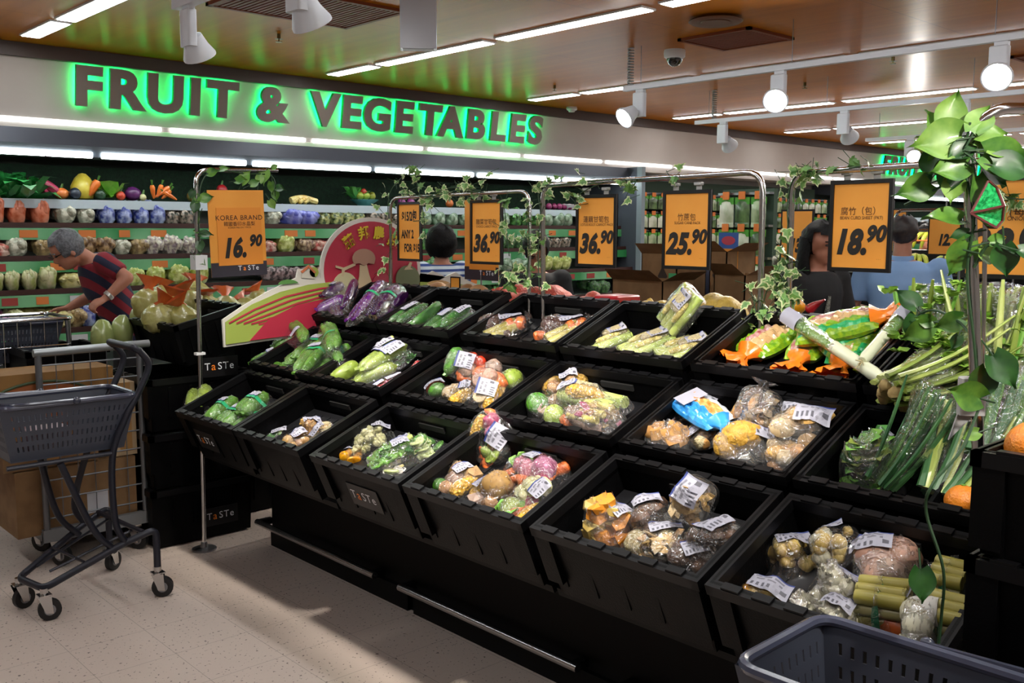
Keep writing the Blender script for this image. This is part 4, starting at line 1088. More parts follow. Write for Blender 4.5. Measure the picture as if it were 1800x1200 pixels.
# crate 6
pack('ginkgo_pack', 'pack of yellow ginkgo nuts with label on top, behind the garlic', 'ginkgo', 1, (1345, 985), (1425, 955), .13, [('heap', 'lump', ('gink',), 40, .018, 3)], off=.085, lab=((.45, .25, -8, .09, .05),), hm=.04)
pack('ginkgo_pack', 'pack of yellow ginkgo nuts leaning up right of its twin', 'ginkgo', 1, (1420, 988), (1490, 925), .11, [('heap', 'lump', ('gink', 'garlic'), 36, .018, 3)], off=.08, offb=.0, lab=((.45, .7, 0, .06, .03),), hm=.04)
pack('ginkgo_pack', 'low pack of yellow nuts and label at front left of the near crate', 'ginkgo', 1, (1300, 1032), (1385, 1040), .10, [('heap', 'lump', ('gink', 'ypep'), 20, .018, 2)], off=.08, lab=((.35, .0, -12, .10, .055),), hm=.035)
pack('potato_bag', 'clear bag of large pink skinned roots at the back of the near crate', 'root bag', 1, (1495, 990), (1622, 985), .16, [('lump', 'pot', -.5, .1, 0, .34, .055), ('lump', 'pot', .25, .2, 10, .36, .05), ('lump', 'lotus', .3, -.5, 0, .3, .045), ('lump', 'pot', -.35, -.5, 10, .3, .045)], off=.06, lab=((-.35, .35, -6, .10, .06),), film=BAGF, tail=.08, hm=.05)
pack('garlic_bag', 'large bag of peeled white garlic in the near crate', 'garlic', 1, (1418, 1035), (1510, 1020), .17, [('heap', 'bud', ('garlic', 'white'), 60, .019, 4)], off=.055, lab=((.6, .2, -35, .09, .045),), film=BAGF, hm=.055)
pack('garlic_bag', 'small bag of white garlic at the front edge of the near crate', 'garlic', 1, (1385, 1062), (1440, 1068), .10, [('heap', 'bud', ('garlic', 'white'), 20, .02, 2)], off=.09, lab=(), film=BAGF, hm=.04)
pack('garlic_bag', 'bag of garlic with blue edged label behind the grey basket rim', 'garlic', 1, (1445, 1075), (1505, 1078), .10, [('heap', 'bud', ('garlic',), 14, .022, 2)], off=.06, lab=((.1, .1, -20, .07, .04),), film=BAGF, hm=.04)
for a, b, off, lb in (((1508, 1050), (1600, 1062), .055, 'bundle of yellow cane sticks with green tape in the middle of the near crate'), ((1640, 1015), (1702, 1030), .075, 'bundle of cane sticks at the back right of the near crate'), ((1620, 1075), (1705, 1095), .05, 'bundle of cane sticks with green tape at the right, near the climbing stem')):
    pack('cane_bundle', lb, 'cane', 1, a, b, .115, [('row', 'cane', 'cane', 4, .0165, .97), ('row', 'cane', 'cane2', 4, .0165, .97, .031), ('row', 'cane', 'cane', 3, .0165, .96, .06)], off=off, lab=((.4, .3, -8, .07, .05),) if 'middle' in lb else (), bands=(-.15,), hm=.05)
pack('mushroom_bag', 'bag of white oyster mushrooms at the front of the near crate', 'mushrooms', 1, (1585, 1098), (1650, 1104), .13, [('heap', 'mush', ('white', 'garlic'), 12, .034, 2)], off=.05, lab=(), film=BAGF, hm=.04)
t = thing('carrot', 'orange carrot end showing under the cane bundle', 'carrot', onP(1565, 1098, RIM[1] - VN * .09, VN))
MB().blob(t.location if False else t.matrix_basis.translation + V((0, 0, .0)), (.03, .06, .03), 3, .05).build('root', VM['car'], t)

# ---- middle row, crate 1: heap of bitter gourds
BG = [((438, 640), (500, 615), .07), ((478, 610), (530, 585), .05), ((495, 565), (535, 600), -.01), ((520, 630), (580, 585), .05), ((500, 640), (560, 605), .08), ((525, 655), (575, 595), .02), ((565, 600), (600, 635), .02), ((570, 570), (585, 615), -.02), ((545, 655), (600, 632), .08), ((580, 622), (618, 608), .06), ((475, 640), (505, 655), .10)]
for i, (a, b, off) in enumerate(BG):
    gourd(('green gourds in film at the left end of the heap', 'green gourds in film at the back of the heap', 'upright pack of green gourds with white label at top of the heap', 'green gourds in film in the middle of the heap', 'green gourds under the label pack of the heap', 'large pack of ribbed gourds on top of the heap', 'green gourds at the right of the heap', 'gourds standing up at the right top of the heap', 'gourds at the front right edge of the heap', 'single gourd tip at the right side wall by the heap', 'dark small gourd at the front of the heap')[i], 2, a, b, 2 if i not in (9, 10) else 1, .027, wid=.105 if i not in (9, 10) else .06, off=off, bands=(.1,) if i % 2 else (), lab=((.3, 0, 90, .06, .04),) if i in (0, 2, 3, 5) else ())
# crate 2
pack('squash_pack', 'top pack of pale green squash with white leaflet sheets', 'squash', 2, (628, 650), (712, 600), .17, [('row', 'sq', 'pale', 2, .036, .88), ('stick', 'stalk', .5, .5, 0, .3, .01, .06)], off=.01, hm=.04, lab=((.38, .5, 0, .09, .07), (.38, -.35, 0, .09, .07), (.05, .1, 90, .12, .03)), film=FILM_E)
pack('squash_pack', 'lower left pack of pale green squash at the crate front', 'squash', 2, (578, 668), (632, 640), .09, [('row', 'sq', 'pale', 1, .042, .94)], off=.06, hm=.04, lab=(), film=FILM_E)
pack('squash_pack', 'lower pack of pale green squash under the leaflet pack', 'squash', 2, (618, 672), (698, 640), .12, [('row', 'sq', 'pale', 2, .033, .94)], off=.055, hm=.035, lab=(), film=FILM_E)
pack('chilli_pack', 'flat pack of red chillies with white label at front right of squash crate', 'chillies', 2, (645, 688), (718, 652), .07, [('heap', 'car', ('chili', 'rad'), 10, .011, 2, .4)], off=.07, lab=((.3, .1, 0, .07, .035), (-.5, .1, 0, .07, .035)), tray='trayb')
pack('chilli_pack', 'small round pack of red chillies by the right wall of squash crate', 'chillies', 2, (720, 650), (746, 634), .08, [('heap', 'lump', ('chili', 'pink'), 10, .014, 2)], off=.05, lab=())
pack('herb_pack', 'film pack of dark green herbs behind the squash leaflet pack', 'herbs', 2, (690, 640), (728, 606), .08, [('heap', 'leaf', ('dleaf',), 6, .022, 2)], off=.04, lab=())
# crate 3
pack('soup_pack', 'tall soup pack of green gourd, tomatoes and label leaning on the back wall', 'soup pack', 2, (800, 668), (828, 615), .17, [('pale', 'zuc', .0, .62, 0, .9, .036), ('lump', 'tom', .6, -.25, 0, 0, .034), ('lump', 'tom', .75, -.65, 0, 0, .03), ('car', 'car', -.5, -.1, 80, .35, .028), ('car', 'car', -.3, -.5, 20, .5, .026), ('lump', 'lotus', .1, -.3, 0, 0, .04)], off=.08, offb=.0, lab=((.25, -.05, 10, .07, .08),), hm=.045, roll=35)
pack('soup_pack', 'upright soup pack of corn and sliced roots with label in front', 'soup pack', 2, (838, 712), (868, 645), .16, [('corn', 'corn', -.25, -.45, 5, .75, .028), ('heap', 'disc', ('slice2', 'mush', 'lotus'), 9, .03, 2), ('lump', 'pot', .6, .2, 0, 0, .036), ('corn', 'corn', -.45, -.75, 5, .5, .02), ('car', 'car', .65, -.4, 90, .4, .024)], off=.06, offb=-.02, lab=((-.1, -.1, 5, .065, .08),), hm=.045, roll=35)
pack('soup_pack', 'low soup pack of mushrooms and corn with label left of the upright one', 'soup pack', 2, (782, 700), (830, 670), .13, [('corn', 'corn', -.35, -.55, 0, .8, .026), ('heap', 'slice', ('slice2', 'mush'), 7, .03, 2), ('lump', 'mush', -.5, .4, 0, 0, .034)], off=.06, lab=((.4, -.1, 45),), hm=.04)
pack('soup_pack', 'small soup pack of carrot and green gourd at the crate front left', 'soup pack', 2, (742, 692), (785, 672), .11, [('car', 'car', .1, .55, 5, .9, .03), ('chay', 'zuc', 0, -.4, 0, .7, .034)], off=.085, lab=((.1, .3, 0, .09, .04),), hm=.035)
pack('soup_pack', 'soup pack with carrots behind the upright corn pack', 'soup pack', 2, (835, 660), (880, 630), .13, [('car', 'car', 0, .3, 10, .8, .03), ('lump', 'lotus', .3, -.3, 0, .3, .04), ('lump', 'car', -.4, -.3, 0, .3, .03)], off=.06, lab=(), hm=.045)
pack('chayote_pack', 'green chayote in film by the right side of the corn pack', 'chayote', 2, (878, 662), (915, 668), .10, [('chay', 'pale', 0, 0, 0, .9, .045)], off=.06, lab=(), hm=.045)
t = thing('lidded_bowl', 'round clear plastic tub at the back of the corn crate', 'tub', X=crate_X(2, onP(880, 640, RIM[2] - VN * .06, VN).y))
c = crate_X(2, 0).inverted() @ onP(880, 640, RIM[2] - VN * .06, VN)
MB().lathe([(.04, -.125), (.055, -.065), (.055, -.06)], 18, c=(c.x, 0, 0)).build('tub', VM['trayb'], t, local=True); MB().lathe([(.048, -.118), (.05, -.075), (0, -.07)], 16, c=(c.x, 0, 0)).build('contents', VM['mbrown'], t, local=True)
MB().lathe([(.06, -.06), (.06, -.052), (.05, -.048), (0, -.048)], 18, c=(c.x, 0, 0)).build('lid', FILM, t, local=True)
# crate 4
pack('soup_pack', 'soup pack with yellow corn and nuts at the back left of the crate', 'soup pack', 2, (950, 690), (1028, 655), .15, [('corn', 'corn', .6, -.3, 20, .35, .03), ('corn', 'corn', -.3, .65, 30, .5, .03), ('heap', 'lump', ('bean', 'slice2', 'nut'), 9, .026, 2)], off=.05, lab=((.3, -.05, -20, .07, .06),), hm=.045)
pack('soup_pack', 'large green pepper in film at the left of the crate', 'soup pack', 2, (935, 722), (985, 690), .14, [('chay', 'gpep', -.35, .45, 30, .6, .045), ('lump', 'flow', .4, -.2, 0, .3, .036), ('heap', 'slice', ('slice', 'flow'), 5, .028, 2)], off=.07, lab=(), hm=.045)
pack('cane_pack', 'long bag of pale cane and corn lying across to the right', 'cane pack', 2, (985, 680), (1098, 708), .13, [('row', 'cane', 'stalk', 2, .024, .85), ('corn', 'corn', -.1, -.2, 5, .5, .03, .02), ('slab', 'grain', -.35, .2, 0, .4, .014, .035)], off=.025, lab=((-.75, .1, -60, .07, .07),), film=BAGF, hm=.04)
pack('soup_pack', 'bag of lotus root, beans and baby corn at the front of the crate', 'soup pack', 2, (990, 722), (1090, 742), .15, [('heap', 'slice', ('slice2', 'lotus', 'rad', 'nut'), 14, .03, 3), ('row', 'stick', 'babycorn', 3, .014, .5, .05), ('lump', 'lotus', -.2, -.5, 5, .6, .038), ('car', 'car', -.6, -.45, 5, .3, .025), ('lump', 'flow', .45, .35, 0, .3, .036)], off=.02, lab=(), film=BAGF, hm=.045)
pack('chayote_pack', 'pale green chayote in film under the front bag', 'chayote', 2, (948, 742), (1000, 718), .12, [('chay', 'chay', 0, .2, 20, .7, .042), ('leaf', 'leaf', -.3, -.4, 0, 0, .04)], off=.07, lab=(), hm=.045)
pack('corn_pack', 'baby corn in film at the front edge under the lotus root bag', 'corn', 2, (992, 754), (1040, 740), .07, [('row', 'corn', 'babycorn', 3, .012, .9)], off=.075, lab=(), hm=.02)
# crate 5, left half
pack('seed_bag', 'bag of mixed dark dried seeds and fruit with label behind the blue bag', 'dried goods', 2, (1180, 712), (1262, 700), .14, [('heap', 'lump', ('date', 'nut', 'shi'), 20, .019, 2)], off=.07, lab=((.55, -.1, -15, .08, .06),), film=BAGF, hm=.03)
pack('seed_bag', 'small bag of dark dried slices at the left of the crate', 'dried goods', 2, (1170, 738), (1215, 722), .10, [('heap', 'slice', ('date', 'nut', 'flow'), 12, .024, 2)], off=.09, lab=(), film=BAGF, hm=.025)
pack('ginger_bag', 'clear bag of knobbly brown ginger at the crate front', 'ginger', 2, (1128, 768), (1215, 765), .13, [('ginger', 'ginger', -.45, .1, 0, .42, .045), ('ginger', 'ginger', .35, 0, 0, .45, .045)], off=.075, lab=(), film=BAGF, hm=.04)
pack('clear_bag', 'clear bag with label strip right of the ginger', 'dried goods', 2, (1212, 770), (1262, 745), .11, [('heap', 'lump', ('ginger', 'grain'), 5, .022, 1)], off=.07, lab=((.0, .1, -25, .10, .03), (.5, .3, -25, .08, .03)), film=BAGF, hm=.03)
# crate 5, right half
pack('noodle_pack', 'pack of golden yellow tangled fungus with label in front', 'dried fungus', 2, (1262, 800), (1352, 762), .13, [('lump', 'noodle', 0, 0, 0, .82, .055), ('lump', 'noodle', -.3, .3, 20, .4, .045)], off=.055, lab=((.55, -.15, -25, .09, .05),), film=BAGF, hm=.035)
pack('herb_bag', 'tall crinkled clear bag of brown dried herbs standing up', 'dried herbs', 2, (1318, 752), (1340, 684), .13, [('heap', 'slice', ('flow', 'shi', 'nut'), 16, .03, 2), ('lump', 'flow', -.4, 0, 0, .4, .03)], off=.06, offb=-.04, lab=(), film=BAGF, hm=.035, tail=.03, roll=35)
pack('mushroom_bag', 'bag of pale brown mushrooms with a large white label', 'mushrooms', 2, (1352, 752), (1462, 748), .17, [('heap', 'mush', ('slice', 'bean', 'mush'), 16, .036, 2)], off=.04, lab=((.55, -.05, -4, .10, .10),), film=BAGF, hm=.04)
pack('mushroom_bag', 'clear bag with blue edged label behind the mushroom bag', 'mushrooms', 2, (1370, 722), (1432, 716), .10, [('heap', 'mush', ('shi', 'mush'), 6, .026, 1)], off=.05, lab=((.1, 0, -8, .09, .05),), film=BAGF, hm=.03)
pack('seed_bag', 'bag of brown dried fungus at the front right of the crate', 'dried fungus', 2, (1340, 812), (1420, 790), .14, [('heap', 'lump', ('nut', 'bean', 'mush'), 16, .026, 2)], off=.075, lab=(), film=BAGF, hm=.035)
pack('seed_bag', 'bag of orange brown slices against the crate divider', 'dried goods', 2, (1282, 738), (1310, 718), .09, [('heap', 'slice', ('ginger', 'bean'), 9, .026, 2)], off=.06, lab=(), film=BAGF, hm=.025)
# crate 6
pack('lettuce_bag', 'bag of green lettuce with white label edge beside the bagged leeks', 'lettuce', 2, (1500, 845), (1555, 800), .14, [('heap', 'leaf', ('leaf', 'dleaf', 'pale'), 10, .045, 3)], off=.08, lab=((.85, .1, 90, .1, .02),), film=BAGF, hm=.05)
t = thing('orange', 'orange fruit behind the near black crate rim', 'orange', (0, 0, 0)); c = onP(1692, 882, RIM[2] - VN * .03, VN); t.matrix_basis = M.Translation(c)
ORA = vm('orange', 'd87818', 'e08828', .4, sc=60, bump=.3, bscale=160)
MB().blob((0, 0, 0), (.042, .042, .041), 1, .01, n=20, m=14).build('peel', ORA, t, local=True); MB().lathe([(.005, .04), (.006, .043), (0, .044)], 6).build('stem_end', VM['leaf'], t, local=True)

# ---- top row, crate 1: eggplants in film
EP = [((555, 545), (610, 522), .02, 2), ((565, 520), (600, 498), -.02, 2), ((605, 540), (622, 492), -.05, 1), ((615, 562), (672, 492), -.03, 2), ((650, 552), (700, 500), .0, 2), ((600, 556), (585, 525), .04, 2), ((685, 540), (712, 512), .03, 1), ((655, 558), (690, 540), .05, 2)]
for i, (a, b, off, n) in enumerate(EP):
    pack('eggplant_pack', ('purple eggplants in film at the left front of the pile', 'purple eggplants with a label at the back left of the pile', 'small eggplant standing at the top of the pile', 'long violet eggplant with green tape in the middle of the pile', 'eggplants with green tape right of the long violet one', 'dark eggplants low at the left of the pile', 'shiny dark eggplant at the right end of the pile', 'eggplants with brown stem ends at the front right')[i], 'eggplant', 3, a, b, .055 + .055 * (n - 1), [('row', 'egg', 'egg2' if i in (0, 3) else 'egg', n, .03, .95)] + ([('lump', 'ginger', -.95, .4, 0, 0, .016, .02), ('lump', 'ginger', -.95, -.4, 0, 0, .016, .02)] if i == 7 else []), off=off, hm=.03, lab=((.2, 0, 90, .05, .035),) if i == 1 else (), bands=(.15,) if i in (3, 4) else (), film=FILM_E)
# crate 2
pack('cucumber_pack', 'left bundle of dark cucumbers in film with a square white label', 'cucumbers', 3, (688, 578), (752, 540), .17, [('row', 'cuc', 'cuc', 5, .021, .95), ('row', 'cuc', 'cuc', 2, .021, .9, .035)], off=.07, hm=.03, lab=((.25, .25, 0, .09, .06),), film=FILM_E)
pack('cucumber_pack', 'single long cucumber in film on top of the left bundle', 'cucumbers', 3, (722, 570), (775, 530), .06, [('row', 'cuc', 'cuc', 1, .026, .95)], off=.03, hm=.025, lab=(), film=FILM_E)
pack('cucumber_pack', 'middle bundle of dark cucumbers in film with a label', 'cucumbers', 3, (748, 580), (800, 543), .10, [('row', 'cuc', 'cuc', 3, .021, .95)], off=.07, hm=.025, lab=((.4, 0, 0, .08, .04),), film=FILM_E)
pack('cucumber_pack', 'right bundle of dark cucumbers in film with a label', 'cucumbers', 3, (778, 585), (835, 548), .12, [('row', 'cuc', 'cuc', 3, .022, .95), ('row', 'cuc', 'cuc', 1, .022, .9, .036)], off=.07, hm=.03, lab=((.45, .2, 0, .08, .05),), film=FILM_E)
# crate 3
for a, b, lb in (((842, 588), (922, 555), 'left film pack of carrot, cane sticks and dark dates'), ((948, 594), (1028, 558), 'right film pack of carrot, cane sticks and dark dates')):
    pack('carrot_pack', lb, 'carrot pack', 3, a, b, .17, [('row', 'cane', 'cane', 1, .001, .01), ('cane', 'cane', -.15, -.55, 3, .72, .02), ('cane', 'cane', -.15, -.25, 3, .7, .02, .012), ('car', 'car', .35, .1, 100, .4, .03), ('car', 'car', .7, -.2, 95, .45, .028), ('heap', 'lump', ('date', 'shi'), 5, .02, 1), ('lump', 'date', -.35, .4, 0, .5, .046, .012), ('lump', 'shi', .0, .75, 0, .3, .036, .01), ('car', 'car', -.75, .5, 20, .25, .025), ('lump', 'car', .2, .6, 0, .3, .03)], off=.085, lab=((.45, .1, -8, .10, .055),), hm=.035, tail=.02)
# crate 4
for a, b, off, ob, lb in (((1022, 605), (1105, 575), .095, None, 'left pale pack of cane sticks and grain lying flat'), ((1088, 615), (1178, 580), .085, None, 'middle pale pack of cane sticks and grain lying flat'), ((1150, 622), (1248, 592), .08, None, 'right pale pack of cane sticks and grain lying flat'), ((1163, 575), (1215, 508), .06, -.06, 'pale pack of cane sticks and grain standing up against the back wall')):
    pack('cane_pack', lb, 'cane pack', 3, a, b, .155, [('row', 'cane', 'stalk', 4, .017, .95), ('slab', 'grain', .4, 0, 0, .5, .012, .03), ('row', 'corn', 'babycorn', 2, .012, .5, .028)], off=off, offb=ob, hm=.035, lab=((.5, -.1, 0, .07, .055),), sq=6, roll=30 if 'standing' in lb else 0)
# crate 5: bean curd bags
VM.update(obag=film_mat('orange_bag_film', tint='ffb060', base=.06, edge=.5, haze=.25, bump=.9), oend=vm('oend', 'e07018', 'f08828', .25, sc=9, coat=.5, bump=.5), gprint=vm('gprint', '2c9a4c', '9ab818', .3, sc=60, coat=.5), curd=vm('curd', 'c8a468', 'b08850', .55, sc=16, bump=.6), redp=vm('redp', 'b04050', 'd8c0b0', .4, sc=55))
def printed_bag(name, lb, cat, row, a, b, off, offb, wid, th, bands, ends=(), lab=None, ecol='oend'):
    """a full printed pillow bag; bands = list of (v limit, material) across it"""
    A = onP(*a, RIM[row] - VN * off, VN); B = onP(*b, RIM[row] - VN * (off if offb is None else offb), VN)
    L = (B - A).length; ax = (B - A).normalized(); nz = (VN - ax * VN.dot(ax)).normalized(); ay = nz.cross(ax)
    t = thing(name, lb, cat, X=M.Translation((A + B) / 2 - nz * th) @ M((ax, ay, nz)).transposed().to_4x4())
    sd = sum(map(ord, lb)) % 97; m_ = MB(); nu, nv = 22, 24; hw = wid / 2; vs = []
    for s_ in (1, -1):
        for i in range(nu + 1):
            for j in range(nv + 1):
                u, v = i / nu * 2 - 1, j / nv * 2 - 1
                k = (1 - abs(u) ** 4) ** .5 * (1 - abs(v) ** 2.4) ** .5
                w_ = hw * (1 - .16 * max(0, abs(u) - .5) * 2)
                z = th + s_ * th * k * (1 if s_ > 0 else .95) + (noise.noise(V((u * 5, v * 4, sd))) * .018 * k if s_ > 0 else 0)
                vs.append((u * L / 2, v * w_, z))
    mats = [VM[q] for _, q in bands]; K = (nu + 1) * (nv + 1)
    for s_ in (0, 1):
        for i in range(nu):
            for j in range(nv):
                v = (j + .5) / nv * 2 - 1; m_.mi = next(n for n, (lim, _) in enumerate(bands) if v <= lim)
                q = [s_ * K + i * (nv + 1) + j, s_ * K + (i + 1) * (nv + 1) + j, s_ * K + (i + 1) * (nv + 1) + j + 1, s_ * K + i * (nv + 1) + j + 1]
                o = len(m_.v); m_.add([vs[x] for x in (q if s_ == 0 else q[::-1])], [(0, 1, 2, 3)])
    m_.build('bag_body', mats, t, local=True)
    for e_ in ends:
        e = MB(); N_ = 26; prof = [(.0, .75), (.025, .42), (.045, .34), (.07, .55), (.10, .8), (.115, .86)]; vs = []
        for i, (dx, k) in enumerate(prof):
            for j in range(N_):
                an = 2 * PI * j / N_; rr = hw * k * (1 + (.04 + .22 * max(0, i - 2) / 3) * math.sin(j * 2.42 + i * .9 + sd)); vs.append((e_ * (L * .42 + dx) + .012 * math.sin(an * 3 + sd) * (i > 3), rr * math.cos(an), th * 1.1 + rr * math.sin(an) * .62))
        e.add(vs, [(i * N_ + j, i * N_ + (j + 1) % N_, (i + 1) * N_ + (j + 1) % N_, (i + 1) * N_ + j) for i in range(5) for j in range(N_)]); e.build('gathered_end', VM[ecol], t, local=True)
    if lab:
        m_ = MB(); u, w_, h_ = lab; m_.add([(u * L / 2 - w_ / 2, -h_ / 2, th * 2 + .006), (u * L / 2 + w_ / 2, -h_ / 2, th * 2 + .006), (u * L / 2 + w_ / 2, h_ / 2, th * 2 + .006), (u * L / 2 - w_ / 2, h_ / 2, th * 2 + .006)], [(0, 1, 2, 3)]); m_.build('price_label', LBL[0], t, local=True)
    return t
VM.update(clearc=vm('clearc', 'b89060', 'd8b888', .25, sc=14, coat=.7, bump=.6), gyel=vm('gyel', '98b818', '4c8a20', .3, sc=70, coat=.5), ggreen=vm('ggreen', '1f9a58', '2aa868', .3, coat=.5), wpr=vm('wpr', 'c8b8a8', 'a03848', .35, sc=45, coat=.5))
STRIPES = [(-.72, 'gyel'), (-.5, 'ggreen'), (-.28, 'gyel'), (.28, 'clearc'), (.5, 'wpr'), (.75, 'gyel'), (1.1, 'ggreen')]
def curd_bag(lb, a, b, off, offb=None, wid=.15, end=True):
    return printed_bag('bean_curd_bag', lb, 'bean curd', 3, a, b, off, offb, wid, .036, STRIPES if 'red print' not in lb and 'left' not in lb else [(-.6, 'gyel'), (.15, 'clearc'), (.6, 'wpr'), (1.1, 'gyel')], (-1,) if end else (1,))
VM.update(bluebag=vm('bluebag', '1c78c8', '3a98d8', .3, coat=.5), orangebag=vm('orangebag', 'd87020', 'e8b070', .3, sc=40, coat=.5), whitebag=vm('whitebag', 'c8ccd4', 'b0b4c0', .3, coat=.5))
printed_bag('snack_bag', 'blue and orange printed bag with white label in the dried goods crate', 'dried goods', 2, (1200, 700), (1268, 745), .02, None, .12, .028, [(-.1, 'bluebag'), (.55, 'orangebag'), (1.1, 'whitebag')], (1,), (-.45, .07, .09), 'bluebag')
curd_bag('left bean curd bag with orange tied end at the crate front', (1315, 622), (1385, 580), .07, wid=.17)
curd_bag('bean curd bag with ruffled orange end, second from left', (1405, 632), (1440, 590), .06, wid=.13)
curd_bag('bean curd bag with ruffled orange end under the leek root', (1480, 640), (1520, 590), .06, wid=.14)
curd_bag('bean curd bag with bright green printed stripes lying high at back', (1400, 590), (1545, 558), .01, -.02, wid=.17, end=False)
curd_bag('green printed bean curd bag in the middle under the leek', (1440, 615), (1545, 580), .04, wid=.15, end=False)
curd_bag('bean curd bag with red print by the right wall of its crate', (1525, 655), (1580, 610), .07, wid=.13, end=False)
# leeks
LEEK = [mat('leek_white', 'd8dcc0', .35, coat=.3), mat('leek_green', '5a8a38', .4, c2='88b058', scale=12, coat=.3)]
def leek(lb, a, b, r=.017, wrap=True):
    a, b = V(a), V(b); t = thing('leek', lb, 'leek', a)
    d = b - a; m_ = a.lerp(b, .48); n = 10
    MB().tube([a + d * (.5 * i / 5) for i in range(6)], [r * .75, r * 1.05, r, r, r, r * 1.02], 12).build('white_shaft', LEEK[0], t)
    s = MB(); s.tube([a + d * .49, a + d * .62, a + d * .8, a + d * .98], [r * 1.02, r * 1.15, r * 1.5, r * 1.7], 12, flat=.7)
    s.build('green_leaves', LEEK[1], t)
    rt = MB(); r2 = random.Random(5)
    for i in range(14): e = a - d.normalized() * r2.uniform(.01, .03) + V((r2.uniform(-.012, .012), r2.uniform(-.012, .012), r2.uniform(-.012, .012))); rt.tube([a, e], .0015, 4)
    rt.build('roots', mat('root_beige', 'c0b48c', .8), t)
    if wrap: MB().tube([a + d * .45, a + d * .8, a + d * 1.02], [r * 1.25, r * 1.6, r * 1.9], 12, cap=False, flat=.75).build('film_wrap', FILM, t)
    p = a + d * .93; x, y, z = frame_of(d); toc = (V((0, 0, EYE)) - p); toc -= z * toc.dot(z); toc.normalize(); yy = z.cross(toc)
    q = [p + z * u * .05 + (yy * math.sin(w_) + toc * math.cos(w_)) * r * 1.95 for u in (-1, 1) for w_ in (-.8, -.4, 0, .4, .8)]
    MB().add(q, [(i, i + 1, i + 6, i + 5) for i in range(4)]).build('price_label', LBL[0], t)
    return t
TOPP = lambda px, py, off: onP(px, py, RIM[3] - VN * off, VN)
leek('long leek lying across the bean curd bags, white root to lower right', TOPP(1553, 668, -.02), TOPP(1392, 560, -.035), .02)
leek('second leek crossing the first, green end to the upper right', TOPP(1516, 634, -.045), TOPP(1592, 548, -.06), .017)
# celery and greens in bags, crate 6 and beyond
VM['celf'] = vm('celf', '7aa83c', '98c050', .45)
def greens_bag(name, lb, cat, a, b, wid, n, cols, seed, root=None, leafy=True, thin=.0085, filmm=BAGF):
    """a long bunch in a clear sleeve between two points"""
    a, b = V(a), V(b); t = thing(name, lb, cat, a); r2 = random.Random(seed); d = b - a; x, y, z = frame_of(d)
    for k, cname in enumerate(cols):
        s = MB()
        for i in range(n // len(cols)):
            u0, w0 = r2.gauss(0, .22), r2.gauss(0, .16); u1, w1 = u0 * 2.2 + r2.gauss(0, .1), w0 * 2.2
            pts = [a + d * (q / 6) + x * wid * (u0 + (u1 - u0) * q / 6) + y * wid * (w0 + (w1 - w0) * q / 6) + V((0, 0, -.02 * math.sin(PI * q / 6))) for q in range(7)]
            s.tube(pts, [thin * f for f in (1.5, 1.2, 1, 1, .9, .8, .5)], 6, flat=.6)
        s.build('stalks', VM[cname], t)
    if leafy:
        s = MB()
        for i in range(55):
            c = a + d * r2.uniform(.5, 1.0) + x * wid * r2.gauss(0, .45) + y * wid * r2.gauss(0, .3); s.add(*(lambda q: (q.v, q.f))(leafy_mb(c, .018, .032, 6, seed + i, 1.0)))
        s.build('leaves', VM['celf'], t)
    if root:
        s = MB()
        for i in range(5): s.blob(a + x * r2.gauss(0, .02) + y * r2.gauss(0, .015), (.024, .022, .02), seed + i, .2)
        s.build('root_ends', mat('root_brown', 'a8905c', .8, c2='7a6238'), t)
    f = MB(); N_ = 14; vs = []
    for q in range(9):
        k = q / 8; rr = wid * (.32 + .45 * k) * (1 + .08 * math.sin(q * 2.1))
        if q == 0: rr = wid * .25
        for j in range(N_):
            an = 2 * PI * j / N_; w_ = rr * (1 + .14 * math.sin(j * 3 + q * 1.7)); vs.append(a + d * (k * 1.06 - .02) + x * w_ * math.cos(an) + y * w_ * .72 * math.sin(an) + V((0, 0, -.02 * math.sin(PI * k))))
    f.add(vs, [(q * N_ + j, q * N_ + (j + 1) % N_, (q + 1) * N_ + (j + 1) % N_, (q + 1) * N_ + j) for q in range(8) for j in range(N_)]); f.build('clear_sleeve', filmm, t)
    return t
T3 = lambda px, py, off=0: onP(px, py, RIM[3] - VN * off, VN)
greens_bag('celery_bunch', 'celery bunch in clear sleeve pointing its root ends at the leeks', 'celery', T3(1560, 680, -.05), T3(1712, 598, -.06), .14, 48, ('stalk', 'pale'), 3, root=True)
greens_bag('celery_bunch', 'celery bunch with brown roots lying lower, in front of the first', 'celery', T3(1592, 690, -.02), T3(1740, 630, -.01), .12, 40, ('stalk', 'pale'), 4, root=True)
greens_bag('lettuce_bag', 'clear bag of pale green lettuce standing left of the chrome pole', 'lettuce', T3(1640, 600, .0), T3(1672, 520, -.10), .16, 40, ('pale', 'leaf'), 5)
greens_bag('celery_bunch', 'tall celery bunch in clear sleeve right of the chrome pole', 'celery', T3(1738, 640, .0), T3(1775, 520, -.14), .17, 60, ('stalk', 'pale'), 6)
greens_bag('celery_bunch', 'celery bunch at the right edge of the frame', 'celery', T3(1770, 690, .02), T3(1815, 540, -.12), .15, 50, ('stalk', 'pale', 'leaf'), 8)
VM['lk'] = mat('leek_blade', '2c5a34', .4, c2='4c7c48', scale=10, coat=.2)
T2 = lambda px, py, off=0: onP(px, py, RIM[2] - VN * off, VN)
greens_bag('leek_bundle', 'bagged bundle of dark leeks sloping down left into the crate', 'leeks', T2(1552, 850, .07), T2(1655, 690, -.13), .11, 22, ('lk', 'zuc'), 11, leafy=False, thin=.009, filmm=FILM)
greens_bag('leek_bundle', 'bagged bundle of dark leeks in the shade behind the first bundle', 'leeks', T2(1612, 835, .10), T2(1690, 735, -.04), .10, 18, ('lk',), 12, leafy=False, thin=.009, filmm=FILM)
